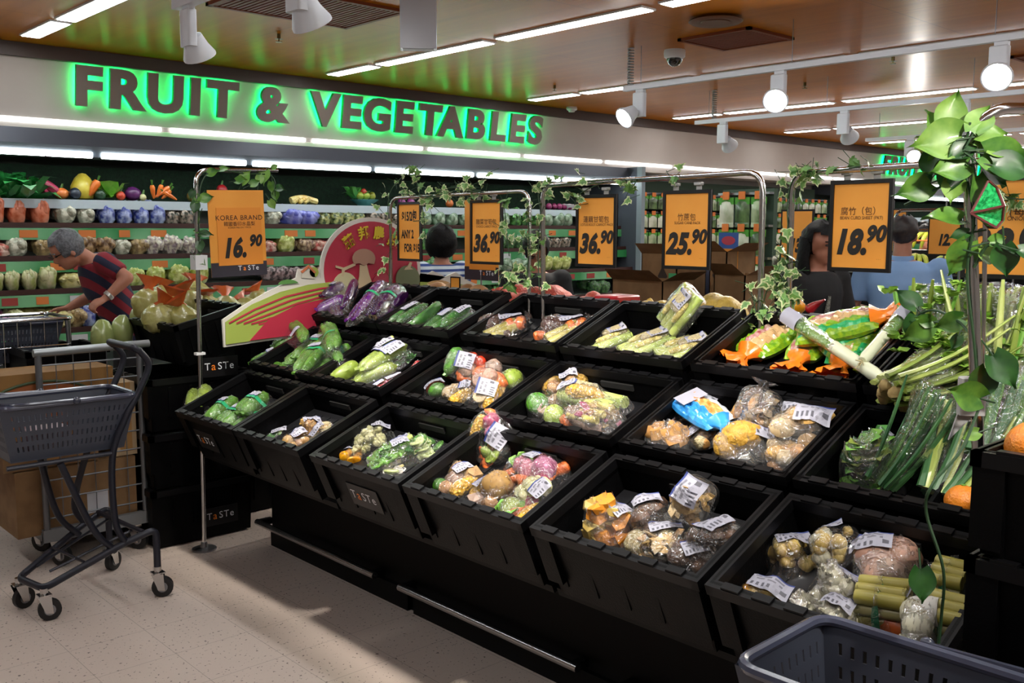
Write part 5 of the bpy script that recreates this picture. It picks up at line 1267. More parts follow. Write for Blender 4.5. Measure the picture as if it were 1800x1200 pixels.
greens_bag('leek_bundle', 'bagged bundle of leeks with pale ends right of the crate divider', 'leeks', T2(1648, 868, .07), T2(1715, 725, -.06), .11, 22, ('lk', 'stalk'), 13, leafy=False, thin=.009, filmm=FILM)
greens_bag('leek_bundle', 'bagged leeks behind the chrome pole with a grey label', 'leeks', T2(1735, 800, -.02), T2(1790, 665, -.14), .13, 22, ('lk', 'zuc'), 14, leafy=False, thin=.009, filmm=FILM)
# ------------------------------------------------------------------ other crate stacks
def stack_crate(lb, X, wd, dp, hh, group, fl=.1):
    t = thing('produce_crate', lb, 'crate', X=X, group=group); crate_parts(t, wd, dp, hh, fl); return t


FLAT = M(((1, 0, 0), (0, 1, 0), (0, 0, 1))).to_4x4()
# near right: tall stack beside the stand, tilted top crate holding big oranges
for i, (zr, lb) in enumerate(((1.177, 'black crate holding oranges at the right edge, top of the near stack'), (.965, 'black crate in the near stack at right, second from top'), (.74, 'black crate in the near stack at right, third from top'), (.50, 'black crate low in the near stack at right'), (.26, 'lowest black crate of the near stack at right'))):
    X = M.Translation((1.90, .455, zr)) @ M.Identity(4)
    stack_crate(lb, X, .575, .40, .235 if i else .205, 'near stack of black crates', .058 if i == 0 else .1)
for i, (x, y, r) in enumerate(((.105, .205, .058), (.26, .20, .06), (.11, .07, .06), (.25, .06, .062), (.11, -.08, .06))):
    X = M.Translation((1.90, .455, 1.177))
    c = X @ V((x, y, .0)); t = thing('orange', 'large orange in the near crate at the right edge', 'orange', c, group='oranges in the near crate')
    MB().blob(c, (r, r, r * .96), i, .012, n=24, m=16).build('peel', ORA, t); MB().lathe([(.006, r * .95), (.007, r * .97), (0, r * .98)], 6, c=c).build('stem_end', VM['leaf'], t)
# left: dark stacks with bags behind the pole
for i, (x0, y0, zr, w_, d_, h_, lb) in enumerate(((1.86, 4.60, 1.12, .40, .55, .22, 'tilted black crate at the left stack top, holding bagged pale gourds'), (1.86, 4.62, .86, .55, .56, .26, 'black crate under the tilted one in the left stack'), (1.86, 4.62, .58, .55, .56, .27, 'black crate low in the left stack'), (1.86, 4.62, .30, .55, .56, .29, 'lowest black crate of the left stack'))):
    X = M.Translation((x0 if i else x0 + .13, y0 + .27, zr)) @ M.Rotation(rad(-14 if i == 0 else 0), 4, 'Y')
    t = stack_crate(lb, X, .55, .37 if i == 0 else .55, h_, 'left stack of black crates', .08)
    if i in (1, 3):
        p = onY(386, 643, 4.588) if i == 1 else onY(388, 904, 4.588)
        logo(t, M.Translation((p.x, 4.585, p.z)) @ M.Rotation(rad(90), 4, 'X'), .16 if i == 1 else .15)
for k, x0 in enumerate((2.46, 2.98, 3.50)):
    for j, zr in enumerate((1.06, .80, .53, .27)):
        stack_crate('black crate in the rear stacks beyond the promotion board, %s from the pole, %s' % (('first', 'second', 'third')[k], ('top', 'second', 'third', 'lowest')[j]), M.Translation((x0, 5.16, zr)), .55, .5, .262, 'rear stacks of black crates', .08)
# yellow-green bags with orange tops on these stacks
ybag = vm('ybag', '86823c', 'b0ac70', .3, sc=22, coat=.6, bump=.5); otop = vm('otop', 'a84a1c', 'c4602e', .3, coat=.5, bump=.5)
vbag = vm('vbag', '8a9858', 'a0a870', .3, sc=9, coat=.6, bump=.4)
def tied_bag(lb, p, s, group):
    t = thing('vegetable_bag', lb, 'vegetable bag', p, rng.uniform(0, 3), group)
    MB().blob(V(p) + V((0, 0, s * .5)), (s * .62, s * .55, s * .55), rng.randint(0, 99), .12, 3, 16, 10).build('bag', ybag, t)
    e = MB(); N_ = 14
    vs = [V(p) + V((r * s * math.cos(2 * PI * j / N_) * (1 + .25 * math.sin(j * 2.4)), r * s * math.sin(2 * PI * j / N_) * .5 * (1 + .25 * math.sin(j * 2.4)), s * z)) for r, z in ((.18, .95), (.12, 1.08), (.3, 1.3), (.42, 1.42)) for j in range(N_)]
    b0 = V(p) + V((0, 0, s * .9)); T = M.Translation(b0) @ M.Rotation(rng.uniform(-.7, .7), 4, 'X') @ M.Rotation(rng.uniform(-.6, .6), 4, 'Y') @ M.Diagonal((1.2, .5, rng.uniform(.8, 1.3), 1)) @ M.Translation(-b0)
    vs = [T @ v for v in vs]
    e.add(vs, [(i * N_ + j, i * N_ + (j + 1) % N_, (i + 1) * N_ + (j + 1) % N_, (i + 1) * N_ + j) for i in range(3) for j in range(N_)]).build('orange_top', otop, t)
for i, (px, py, y) in enumerate(((262, 535, 5.0), (300, 545, 4.95), (330, 530, 5.15), (362, 540, 5.1), (398, 540, 5.1), (430, 540, 5.2), (278, 560, 4.85), (322, 560, 4.82), (455, 530, 5.3), (285, 522, 5.25), (345, 520, 5.35))):
    p = onY(px, py + 12, y); tied_bag('bag of yellow green vegetables with orange tied top on the left stacks', (p.x, p.y, p.z - .03), rng.uniform(.12, .155), 'orange topped bags on the left stacks')
for i, (px, py) in enumerate(((180, 590), (215, 582), (248, 562))):
    p = onY(px, py, 5.17); t = tag(MB().blob(p, (.06, .058, .088), i, .06, 2, 16, 10).build('gourd_bag', vbag), ('pale green gourd in clear bag, left of three above the cage trolley', 'pale green gourd in clear bag, middle of three above the cage trolley', 'pale green gourd in clear bag by the tilted crate corner')[i], 'gourd')
for j, zr in enumerate((.985, .74, .50, .25)):
    stack_crate('black crate in the narrow stack behind the cage trolley, %s' % ('top', 'second', 'third', 'lowest')[j], M.Translation((1.46, 5.31, zr)), .42, .40, .245, 'narrow stack of black crates', .03)

# ------------------------------------------------------------------ promotion board at the far end of the stand
RED = mat('board_red', 'a02038', .6); BW = mat('board_white', 'c0bcb4', .6); BG_ = mat('board_green', '8c9c44', .6); BY = mat('board_yellow', 'c8b020', .6); BB = mat('board_brown', '8a5a3a', .6); BGR = mat('board_leaf', '4c7c3c', .6); BCR = mat('board_cream', 'b4a080', .6)
YB = 4.42
PB = lambda px, py: (lambda q: (q.x, q.z))(onY(px, py, YB))
t = thing('promotion_board', 'red and green cut-out board with mushroom picture and yellow characters', 'board', (2.9, YB, 1.0))
def flat(poly, y, m_, name, th=.004):
    return MB().prism([(x, z) for x, z in poly], -th / 2, th / 2, M.Translation((0, y, 0)) @ M(((1, 0, 0), (0, 0, -1), (0, 1, 0))).to_4x4()).build(name, m_, t, smooth=False)
def arc(cx, cy, rx, ry, a0, a1, n=24): return [(cx + rx * math.cos(rad(a0 + (a1 - a0) * i / n)), cy - ry * math.sin(rad(a0 + (a1 - a0) * i / n))) for i in range(n + 1)]
CIR = arc(650, 473, 88, 91, 200, -30, 36)
hill = [(390, 562), (430, 535), (470, 512), (505, 495), (520, 488), (523, 473), (540, 472), (548, 466), (560, 474), (563, 490)]
OUT = [(393, 610)] + hill + CIR[2:] + [(735, 492), (760, 476), (782, 486), (800, 478), (820, 492), (850, 505), (870, 515), (870, 545), (560, 585)]
flat([PB(*p) for p in OUT], YB, BW, 'backing', .012)
flat([PB(*p) for p in arc(650, 475, 82, 86, 196, -25, 36)], YB - .009, RED, 'red_disc')
flat([PB(*p) for p in [(395, 605), (394, 566), (440, 535), (490, 513), (540, 500), (600, 493), (640, 492), (660, 520), (655, 560), (560, 582)]], YB - .012, BG_, 'green_field')
for k in range(5):
    o = 7 + k * 8; u = [(400 + k * 13, 566 + k * 1.5 - k * 1), (445 + k * 12, 538 + o * .55), (500 + k * 10, 514 + o * .75), (560 + k * 6, 500 + o * .75), (630, 494 + o * .5)]
    flat([PB(*p) for p in u] + [PB(p[0], p[1] + 3) for p in u[::-1]], YB - .016, RED, 'furrow', .003)
flat([PB(*p) for p in [(436, 598), (470, 560), (520, 535), (580, 522), (650, 512), (700, 520), (700, 560), (560, 582)]], YB - .018, RED, 'red_field', .003)
flat([PB(*p) for p in [(733, 497), (790, 500), (850, 508), (868, 516), (868, 542), (735, 540)]], YB - .012, RED, 'right_field')
flat([PB(*p) for p in [(735, 495), (790, 497), (830, 502), (800, 512), (735, 508)]], YB - .016, BG_, 'right_green')
for p in [[(528, 488), (530, 475), (540, 468), (551, 477), (552, 490)]]: flat([PB(*q) for q in p], YB - .010, mat('house_pale', 'b8b4a8', .6), 'house'); flat([PB(526, 477), PB(540, 465), PB(553, 478), PB(550, 480), PB(540, 470), PB(529, 480)], YB - .014, mat('house_roof', 'b86a44', .6), 'house_roof')
flat([PB(*q) for q in arc(550, 478, 8, 9, 0, 350, 16)], YB - .010, BG_, 'tree_crown')
flat([PB(*q) for q in arc(505, 500, 18, 9, 180, 20, 12)], YB - .0135, BGR, 'bush')
# pictures: mushroom, melon, apple, pepper
flat([PB(*q) for q in [(629, 465), (641, 465), (645, 482), (653, 505), (624, 505), (628, 485)]], YB - .020, BCR, 'mushroom_stem')
flat([PB(*q) for q in arc(635, 454, 20, 17, 195, -15, 16) + [(653, 464), (643, 462), (636, 467), (627, 462), (618, 464)]], YB - .024, mat('board_mush', '9a7460', .6), 'mushroom_cap')
flat([PB(*q) for q in arc(603, 505, 22, 27, 0, 350, 20)], YB - .020, mat('board_melon', 'b0a884', .6), 'melon_picture')
flat([PB(*q) for q in [(586, 466), (600, 470), (620, 462), (621, 466), (602, 475), (600, 485), (597, 485), (597, 473), (586, 470)]], YB - .021, BCR, 'melon_twig')
flat([PB(*q) for q in arc(668, 500, 17, 20, 0, 350, 18)], YB - .019, mat('board_apple', '9a3040', .6), 'apple_picture')
flat([PB(*q) for q in arc(713, 490, 21, 24, 0, 350, 20)], YB - .020, mat('board_pepper', '6a7050', .6), 'pepper_picture')
flat([PB(*q) for q in [(708, 470), (712, 468), (716, 460), (720, 461), (717, 470), (722, 473), (706, 474)]], YB - .023, BCR, 'pepper_stem')
flat([PB(*q) for q in arc(768, 502, 22, 10, 0, 350, 18)], YB - .018, mat('board_tan', 'b89060', .6), 'gourd_picture')
for ch, px, py, an in (('蕭', 611, 425, 30), ('邦', 637, 411, 12), ('農', 663, 411, -6), ('莊', 688, 425, -24)):
    x, z = PB(px, py); text_mb(ch, .074, M.Translation((x, YB - .016, z)) @ M.Rotation(rad(90), 4, 'X') @ M.Rotation(rad(an), 4, 'Z'), .002, .002).build('character', BY, t, smooth=False)
MB().span((2.6, YB + .006, 0), (2.63, YB + .03, 1.2)).build('stay', bl, t); MB().span((3.3, YB + .006, 0), (3.33, YB + .03, 1.3)).build('stay', bl, t)

# ------------------------------------------------------------------ chrome frames and price signs
SIGN_AX = M(((0, 0, -1), (-1, 0, 0), (0, 1, 0))).to_4x4()       # x to the viewer's right (-Y), y up, faces -X


def u_frame(lb, pts, r=.011, loc=None):
    t = thing('sign_frame', lb, 'sign frame', loc or pts[0]); MB().tube(bent(pts, .07), r, 12).build('pole', CHROME, t); return t


XF = 2.965
f2 = u_frame('slim chrome sign frame over the eggplants and cucumbers, twined with ivy', [(XF, 4.13, .95), (XF, 4.13, 1.755), (XF, 3.09, 1.765), (XF, 3.09, .95)], .008)
f3 = u_frame('chrome sign frame over the carrot and cane packs', [(XF, 2.995, .95), (XF, 3.01, 1.785), (XF, 1.915, 1.80), (XF, 1.905, .95)])
f4 = u_frame('chrome sign frame over the bean curd bags and celery', [(XF, 1.795, .95), (XF, 1.80, 1.79), (XF, .55, 1.81), (XF, .55, .95)])
f1 = u_frame('tall chrome pole with a bent top at the left end of the stand', [(2.06, 4.49, 0), (2.065, 4.45, 1.875), (2.50, 4.45, 1.89)], .011, (2.06, 4.49, 0))
MB().span((2.035, 4.42, 1.40), (2.095, 4.48, 1.47)).build('bracket', WHITE, f1); MB().span((2.04, 4.455, .985), (2.085, 4.485, .997)).build('bracket', WHITE, f1)
MB().lathe([(.06, 0), (.06, .008), (.02, .014), (.014, .04)], 16, c=(2.06, 4.49, 0)).build('base_plate', STEEL, f1)
f5 = u_frame('thick chrome pole at the right, twined with large pothos leaves', [(2.2, .835, 1.0), (2.2, .905, 1.80), (2.215, .86, 1.86), (2.5, .70, 1.87)], .0135, (2.2, .84, .95))
br = MB(); X = M.Translation((2.185, .86, 1.235)) @ M.Rotation(rad(-47), 4, 'Z'); br.rbox((0, 0, 0), (.055, .03, .085), .006, X); br.build('bracket', mat('bracket_white', 'a8a8a8', .5), f5)
b = MB(); b.prism([(-.028, -.04), (.01, -.04), (-.045, -.10)], -.003, .003, X @ M.Rotation(rad(90), 4, 'X')); b.build('bracket_tag', mat('bracket_white', 'a8a8a8'), f5)
fr = u_frame('thin chrome rod standing before the celery bags', [(2.62, 1.0, 1.1), (2.60, 1.02, 1.75)], .006)


def price_sign(lb, X, w_, h_, zh, en, price, cents, frame=True, thick=.5, inkdx=0, clips=True, curl=0, zsz=.16, esz=.075, psz=.36):
    """X: centre of the sheet, x right, y up, z towards the viewer"""
    t = thing('price_sign', lb, 'price sign', X=X); R90 = M.Identity(4)
    if frame:
        f = MB(); e = .013
        f.span((-w_ / 2 - e, -h_ / 2 - e, -.006), (w_ / 2 + e, h_ / 2 + e, -.002))
        for a, b2 in (((-w_ / 2 - e, -h_ / 2 - e), (-w_ / 2, h_ / 2 + e)), ((w_ / 2, -h_ / 2 - e), (w_ / 2 + e, h_ / 2 + e)), ((-w_ / 2, -h_ / 2 - e), (w_ / 2, -h_ / 2)), ((-w_ / 2, h_ / 2), (w_ / 2, h_ / 2 + e))): f.span((*a, -.006), (*b2, .006))
        f.build('frame', mat('sign_black', '0c0c0e', .35), t, local=True, smooth=False)
    p = MB(); n = 10; z = lambda x: .001 + curl * (x / w_) ** 2 * .1
    vs = [(x, y, z(x)) for x in [(i / n - .5) * w_ for i in range(n + 1)] for y in (-h_ / 2, h_ / 2)]
    p.add(vs, [(2 * i, 2 * i + 2, 2 * i + 3, 2 * i + 1) for i in range(n)]); p.build('sheet', PAPER_O, t, local=True)
    q = lambda dx, dy, s, str_, **k: text_mb(str_, s, M.Translation((dx * w_, dy * h_, .0025)), **k)
    zi = q(0, .17, zsz * w_ / 1.1, zh, align='CENTER'); zi.build('chinese_name', mat('ink_soft', '4a2c10', .6), t, local=True, smooth=False)
    if en: q(.02, .095, esz * w_, en, bold=.0, sx=.92).build('english_name', mat('ink_soft', '4a2c10', .6), t, local=True, smooth=False)
    q(-.17 + inkdx, -.205, psz * w_ * 1.5, price, bold=.006, shear=.25, sx=.86, spacing=1.06).build('price_digits', INK, t, local=True, smooth=False)
    q(.28 + inkdx, -.10, psz * w_ * .98, cents, bold=.0035, shear=.25, sx=.92, spacing=1.06).build('cents_digits', INK, t, local=True, smooth=False)
    q(.36, -.39, .05 * w_, '754392' if False else '- - -').build('small_print', mat('ink_soft', '4a2c10'), t, local=True, smooth=False)
    if clips:
        for s in (-1, 1):
            c = MB(); c.rbox((s * w_ * .27, h_ / 2 + .035, .004), (.030, .012, .022), .003); c.span((s * w_ * .27 - .012, h_ / 2 + .0, -.001), (s * w_ * .27 + .012, h_ / 2 + .03, .002)); c.build('clip', mat('clip_white', 'a8a8a8', .4), t, local=True)
            MB().box((s * w_ * .27, h_ / 2 + .036, .0105), (.007, .007, .003)).build('clip_screw', INK, t, local=True)
    return t


def sx(px, py, rz=0, x=2.985): return M.Translation(onX(px, py, x)) @ M.Rotation(rad(rz), 4, 'Z') @ SIGN_AX
A4W, A4H = .198, .272
price_sign('36.90 price sign nearest the mushroom board', sx(855, 408), A4W, A4H, '雜菜甘筍包', 'CHOICE CARROT PACK', '36.', '90', curl=-.04)
price_sign('36.90 price sign in the middle, left of the 25.90 sign', sx(1048, 406), A4W, A4H, '蓮藕甘筍包', 'LOTUS ROOT CARROT PACK', '36.', '90')
price_sign('25.90 sugar cane price sign behind the standing cane pack', sx(1207, 404), A4W, A4H, '竹蔗包', 'SUGAR CANE PACK', '25.', '90', curl=.04)
price_sign('18.90 bean curd sheet price sign in front of the long haired woman', sx(1512, 397, -4), A4W, A4H, '腐竹（包）', 'BEAN CURD SHEET (PKT)', '18.', '90')
price_sign('spring onion price sign at the right edge, half hidden by leaves', sx(1776, 400, 4), .235, A4H, '大葱 (每磅)', 'SPRING ONION (LB)', '28.', '00', inkdx=-.02)
t = thing('price_sign', 'narrow orange two for fifteen dollar sign in black frame', 'price sign', X=sx(720, 407))
w_, h_ = .175, .275
f = MB(); e = .012; f.span((-w_ / 2 - e, -h_ / 2 - e, -.006), (w_ / 2 + e, h_ / 2 + e, -.002))
for a, b2 in (((-w_ / 2 - e, -h_ / 2 - e), (-w_ / 2, h_ / 2 + e)), ((w_ / 2, -h_ / 2 - e), (w_ / 2 + e, h_ / 2 + e)), ((-w_ / 2, -h_ / 2 - e), (w_ / 2, -h_ / 2)), ((-w_ / 2, h_ / 2), (w_ / 2, h_ / 2 + e))): f.span((*a, -.006), (*b2, .006))
f.build('frame', mat('sign_black', '0c0c0e'), t, local=True, smooth=False); MB().span((-w_ / 2, -h_ / 2, -.001), (w_ / 2, h_ / 2, .001)).build('sheet', PAPER_O, t, local=True, smooth=False)
for s_, dx, dy, sz in (('$15/2包', -.0, .075, .062), ('ANY 2', -.015, -.015, .058), ('FOR $15', .02, -.085, .056)): text_mb(s_, sz, M.Translation((dx, dy, .002)), bold=.0022, sx=.62).build('line_of_text', INK, t, local=True, smooth=False)
for s in (-1, 1): MB().rbox((s * .04, h_ / 2 + .03, .004), (.022, .012, .022), .003).build('clip', mat('clip_white', 'a8a8a8'), t, local=True)


def a3_sign(lb, X, head, sub, price, cents, w_=.297, h_=.42):
    """orange A3 poster with a dark footer"""
    t = thing('price_sign', lb, 'price sign', X=X)
    MB().span((-w_ / 2, -h_ / 2, -.002), (w_ / 2, h_ / 2, .0)).build('backing', PAPER_O, t, local=True, smooth=False)
    MB().span((-w_ / 2, -h_ / 2, .0), (w_ / 2, -h_ / 2 + .07, .0015)).build('footer', mat('footer_dark', '2a2630', .5), t, local=True, smooth=False)
    MB().span((-w_ / 2 + .04, -h_ / 2 + .055, .001), (w_ / 2 - .02, h_ / 2 - .085, .003)).build('sheet', mat('orange_sheet', 'd8862a', .6), t, local=True, smooth=False)
    T = lambda s, sz, x, y, **k: text_mb(s, sz, M.Translation((x, y, .0045)), **k)
    T(head, .034, .01, .075, spacing=1.1).build('heading', INK, t, local=True, smooth=False); T(sub, .024, .01, .045).build('chinese_name', mat('ink_soft', '4a2c10'), t, local=True, smooth=False)
    T('(ASSORTED VEGETABLES)' if False else 'KOREA MELON / PACK', .012, .01, .028).build('english_name', mat('ink_soft', '4a2c10'), t, local=True, smooth=False)
    T(price, .125, -.025, -.075, bold=.007, shear=.25, sx=.78, spacing=1.06).build('price_digits', INK, t, local=True, smooth=False); T(cents, .075, .088, -.04, bold=.004, shear=.25, sx=.85, spacing=1.06).build('cents_digits', INK, t, local=True, smooth=False)
    for ch, x in (('T', -.05), ('a', -.025), ('S', .0), ('T', .022), ('e', .044)): T(ch, .034, x + .05, -h_ / 2 + .038).build('logo_letter', mat('logo_orange', 'c8641c', .5) if ch == 'a' else mat('logo_grey', 'a8aab0', .5), t, local=True, smooth=False)
    return t
a3_sign('16.90 Korea brand price poster hanging from the left chrome pole', M.Translation(onY(418, 410, 4.43)) @ M.Rotation(rad(90), 4, 'X') @ M.Rotation(rad(1.5), 4, 'Z'), 'KOREA BRAND', '韓國香印水晶梨', '16.', '90')
a3_sign('orange poster with dark footer partly hidden behind the first 36.90 sign', M.Translation(onX(846, 422, 3.35)) @ SIGN_AX, 'KOREA', '韓國蘿蔔', '18.', '90', .27, .42)
MB().tube([onX(846, 422, 3.352) + V((0, 0, -.45)), onX(846, 422, 3.352)], .005, 6).build('stick', STEEL, COL.objects[-1] if False else [o for o in COL.objects if o.get('label', '').startswith('orange poster with dark footer')][0])
# small signs far behind
for px, py, x, w_, h_, lb, pr in ((1400, 415, 5.3, .20, .30, 'small orange 13 price sign behind the ivy left of the woman', '13.'), (1660, 408, 7.2, .22, .32, 'small orange price sign above the bananas', '12.'), (1568, 405, 7.0, .20, .30, 'small orange sign showing beside the balding man', '9.'), (1785, 405, 7.3, .22, .3, 'small orange sign far right behind the pothos leaves', '15.')):
    t = thing('price_sign', lb, 'price sign', X=sx(px, py, 0, x)); MB().span((-w_ / 2 - .012, -h_ / 2 - .012, -.005), (w_ / 2 + .012, h_ / 2 + .012, -.001)).build('frame', mat('sign_black', '0c0c0e'), t, local=True, smooth=False); MB().span((-w_ / 2, -h_ / 2, -.001), (w_ / 2, h_ / 2, .001)).build('sheet', PAPER_O, t, local=True, smooth=False)
    text_mb(pr, .11, M.Translation((0, -.06, .003)), bold=.006, shear=.25, sx=.7).build('price_digits', INK, t, local=True, smooth=False)
    MB().tube([(0, -t.matrix_basis.translation.z, -.012), (0, h_ / 2 + .07, -.012)], .006, 6).build('stick', STEEL, t, local=True)
t = thing('price_sign', 'sign with blue top and orange sheet reading nine behind the cardboard boxes', 'price sign', X=sx(1280, 440, 0, 4.6)); MB().span((-.065, -.14, -.002), (.065, .01, .0)).build('sheet', PAPER_O, t, local=True, smooth=False); MB().span((-.065, .01, -.002), (.065, .10, .0)).build('blue_top', mat('sign_blue', '2a5aa8', .5), t, local=True, smooth=False)
text_mb('. 9', .055, M.Translation((.02, -.08, .001)), bold=.002).build('price_digits', INK, t, local=True, smooth=False); MB().prism(arc(0, .055, .045, .025, 0, 350, 16), .0, .002).build('red_emblem', mat('emblem_red', 'b03a50', .5), t, local=True); MB().tube([(0, -.14, -.01), (0, -t.matrix_basis.translation.z, -.01)], .006, 6).build('stick', STEEL, t, local=True)
# shelf bars behind the right side
for px0, px1, py, x, lb in ((1575, 1705, 370, 6.6, 'chrome bar above the banana display'), (1600, 1690, 405, 7.3, 'second chrome bar over the bananas')):
    a, b2 = onX(px0, py, x), onX(px1, py - 4, x); t = thing('sign_frame', lb, 'sign frame', (x, b2.y, 0)); MB().tube(bent([(x, a.y, 0), (x, a.y, a.z), (x, b2.y, a.z), (x, b2.y, 0)], .06), .012, 8).build('pole', CHROME, t)
# ------------------------------------------------------------------ climbing plants
STEMG = mat('vine_stem', '1c3c1c', .6)
POTH = [mat('pothos_leaf', '2c5c1e', .4, c2='6a9638', scale=26, sharp=.22, coat=.08, mid=.55), mat('pothos_leaf_light', '4e7c2a', .45, c2='7c9e48', scale=24, sharp=.2, coat=.08), mat('pothos_leaf_dark', '163c18', .4, c2='2c5822', scale=24, coat=.08)]
IVY = [mat('ivy_green', '46703a', .5, c2='6a9448', scale=40), mat('ivy_cream', 'b0b888', .5)]


def heart(L, bend=.25):
    """a broad pointed leaf: base at the origin, tip along +x, midrib folded"""
    vs = []; fs = []; n = 10; mm = 6
    for i in range(n + 1):
        t = i / n; w_ = .42 * (math.sin(PI * min(1, t * .9 + .12)) ** .8) * (1 - t ** 3.5) + .001
        for j in range(mm + 1):
            v = j / mm * 2 - 1; back = -.14 * (abs(v) ** 1.5) * (1 - t) ** 3
            vs.append(V(((t + back) * L, v * w_ * L, (abs(v) * .13 - bend * t * t + .02 * math.sin(v * 5 + t * 4)) * L)))
    for i in range(n):
        for j in range(mm): fs.append((i * (mm + 1) + j, (i + 1) * (mm + 1) + j, (i + 1) * (mm + 1) + j + 1, i * (mm + 1) + j + 1))
    return vs, fs


def leaf_X(p, d, up, s=1):
    x = V(d).normalized(); z = V(up) - x * V(up).dot(x)
    if z.length < 1e-3: z = frame_of(x)[0]
    z.normalize(); return M.Translation(p) @ M((x, z.cross(x), z)).transposed().to_4x4() @ M.Scale(s, 4)


def pothos(lb, paths, leaves, seed):
    """paths: polylines of the stems; leaves: (point, direction, facing, length, tone)"""
    t = thing('pothos_vine', lb, 'climbing plant', paths[0][0]); r2 = random.Random(seed)
    s = MB()
    for p in paths: s.tube(bez(p, 6), .0032, 6)
    for (p, d, up, L, k) in leaves: s.tube([V(p) - V(d).normalized() * .04, p], .002, 5)
    s.build('stem', STEMG, t)
    for (p, d, up, L, k) in leaves:
        vs, fs = heart(L, r2.uniform(.1, .4)); MB().add(vs, fs, leaf_X(p, d, up)).build('leaf', POTH[k], t)
    return t


IVP = [(0, 0), (-.10, .28), (.12, .52), (.22, .30), (.48, .36), (.58, .14), (1, 0), (.58, -.14), (.48, -.36), (.22, -.30), (.12, -.52), (-.10, -.28)]
def ivy(lb, paths, n, size, seed, spread=.05, face=(-.75, -.5, .4)):
    t = thing('ivy_vine', lb, 'climbing plant', paths[0][0]); r2 = random.Random(seed); s = MB(); f = MB()
    for path in paths:
        P = bez(path, 8); s.tube(P, .0022, 5)
        for i in range(int(n)):
            p = P[r2.randrange(len(P))] + V((r2.gauss(0, spread * .7), r2.gauss(0, spread), r2.gauss(0, spread * .8)))
            up = V(face) + V((r2.uniform(-.7, .7), r2.uniform(-.7, .7), r2.uniform(-.6, .6))); d = V((r2.uniform(-1, 1), r2.uniform(-1, 1), r2.uniform(-1.2, .5)))
            L = size * r2.uniform(.65, 1.25); X = leaf_X(p, d, up)
            o = [V((x * L, y * L, -abs(y) * .25 * L)) for x, y in IVP]; inn = [V(((x - .2) * .74 * L + .2 * L, y * .70 * L, -abs(y) * .25 * L + .0006)) for x, y in IVP]; m_ = len(IVP)
            f.mi = 0; f.add([V((.22 * L, 0, .001))] + inn, [(0, j + 1, (j + 1) % m_ + 1) for j in range(m_)], X)
            f.mi = 1 if r2.random() < .8 else 0; f.add(o + inn, [(j, (j + 1) % m_, m_ + (j + 1) % m_, m_ + j) for j in range(m_)], X)
            s.tube([p, X @ V((-.04, .01, -.01))], .0012, 4)
    s.build('stem', STEMG, t); f.build('foliage', IVY, t, smooth=False)
    return t


r3 = random.Random(21)
TOEYE = V((-.73, -.62, .15))
def lf(px, py, x, ang, L, k, plane='X', jit=.5):
    """a leaf whose base shows at a pixel on a plane, growing at an angle seen from the aisle"""
    p = onX(px, py, x) if plane == 'X' else onY(px, py, x)
    d = CR * math.cos(rad(ang)) - CD * math.sin(rad(ang)) + CF * r3.uniform(-.35, .35)
    L *= .76
    return (p, d, TOEYE + V((r3.uniform(-jit, jit), r3.uniform(-jit, jit), r3.uniform(-.2, jit))), L, k)


# large pothos on the thick right pole
xp = 2.18
pothos('large pothos climbing the thick chrome pole at the right', [[onX(1722, 720, xp), onX(1712, 600, xp), onX(1700, 480, xp), onX(1712, 380, xp), onX(1695, 290, xp), onX(1705, 215, xp)], [onX(1700, 300, xp), onX(1650, 330, xp), onX(1590, 360, xp)], [onX(1712, 470, xp), onX(1740, 430, xp), onX(1790, 450, xp)]],
       [lf(1662, 225, xp, 75, .115, 1), lf(1650, 232, xp, 120, .075, 1), lf(1690, 240, xp, 190, .15, 1), lf(1712, 232, xp, 60, .10, 1), lf(1715, 240, xp, 10, .09, 1), lf(1690, 255, xp, 225, .08, 0), lf(1680, 290, xp, 250, .10, 2), lf(1652, 250, xp, 160, .07, 1), lf(1700, 290, xp, 190, .11, 0), lf(1640, 270, xp, 260, .09, 2), lf(1655, 265, xp, 280, .10, 0), lf(1720, 285, xp, 330, .12, 2), lf(1730, 270, xp, 345, .14, 0), lf(1715, 310, xp, 290, .12, 0), lf(1735, 262, xp, 5, .08, 1), lf(1680, 315, xp, 250, .085, 1), lf(1720, 260, xp, 30, .07, 1), lf(1705, 255, xp, 210, .08, 2), lf(1745, 290, xp, 350, .12, 2),
        lf(1635, 322, xp, 200, .11, 0), lf(1672, 312, xp, 265, .07, 1), lf(1660, 270, xp, 300, .07, 2), lf(1688, 388, xp, 165, .105, 0), lf(1700, 425, xp, 250, .11, 0), lf(1720, 445, xp, 350, .075, 1), lf(1765, 430, xp, 280, .095, 2), lf(1740, 425, xp, 15, .05, 0), lf(1790, 440, xp, 340, .06, 2), lf(1700, 410, xp, 190, .05, 2), lf(1668, 285, xp, 215, .06, 0)], 3)
pothos('pothos shoot arching over the celery to the leek tops', [[onX(1715, 600, 2.3), onX(1685, 565, 2.35), onX(1640, 545, 2.4), onX(1600, 560, 2.45)]],
       [lf(1610, 540, 2.42, 130, .09, 2), lf(1612, 555, 2.42, 260, .10, 2), lf(1640, 565, 2.42, 170, .06, 0), lf(1635, 572, 2.42, 210, .10, 0), lf(1690, 560, 2.36, 200, .085, 0), lf(1685, 590, 2.36, 245, .05, 2)], 5)
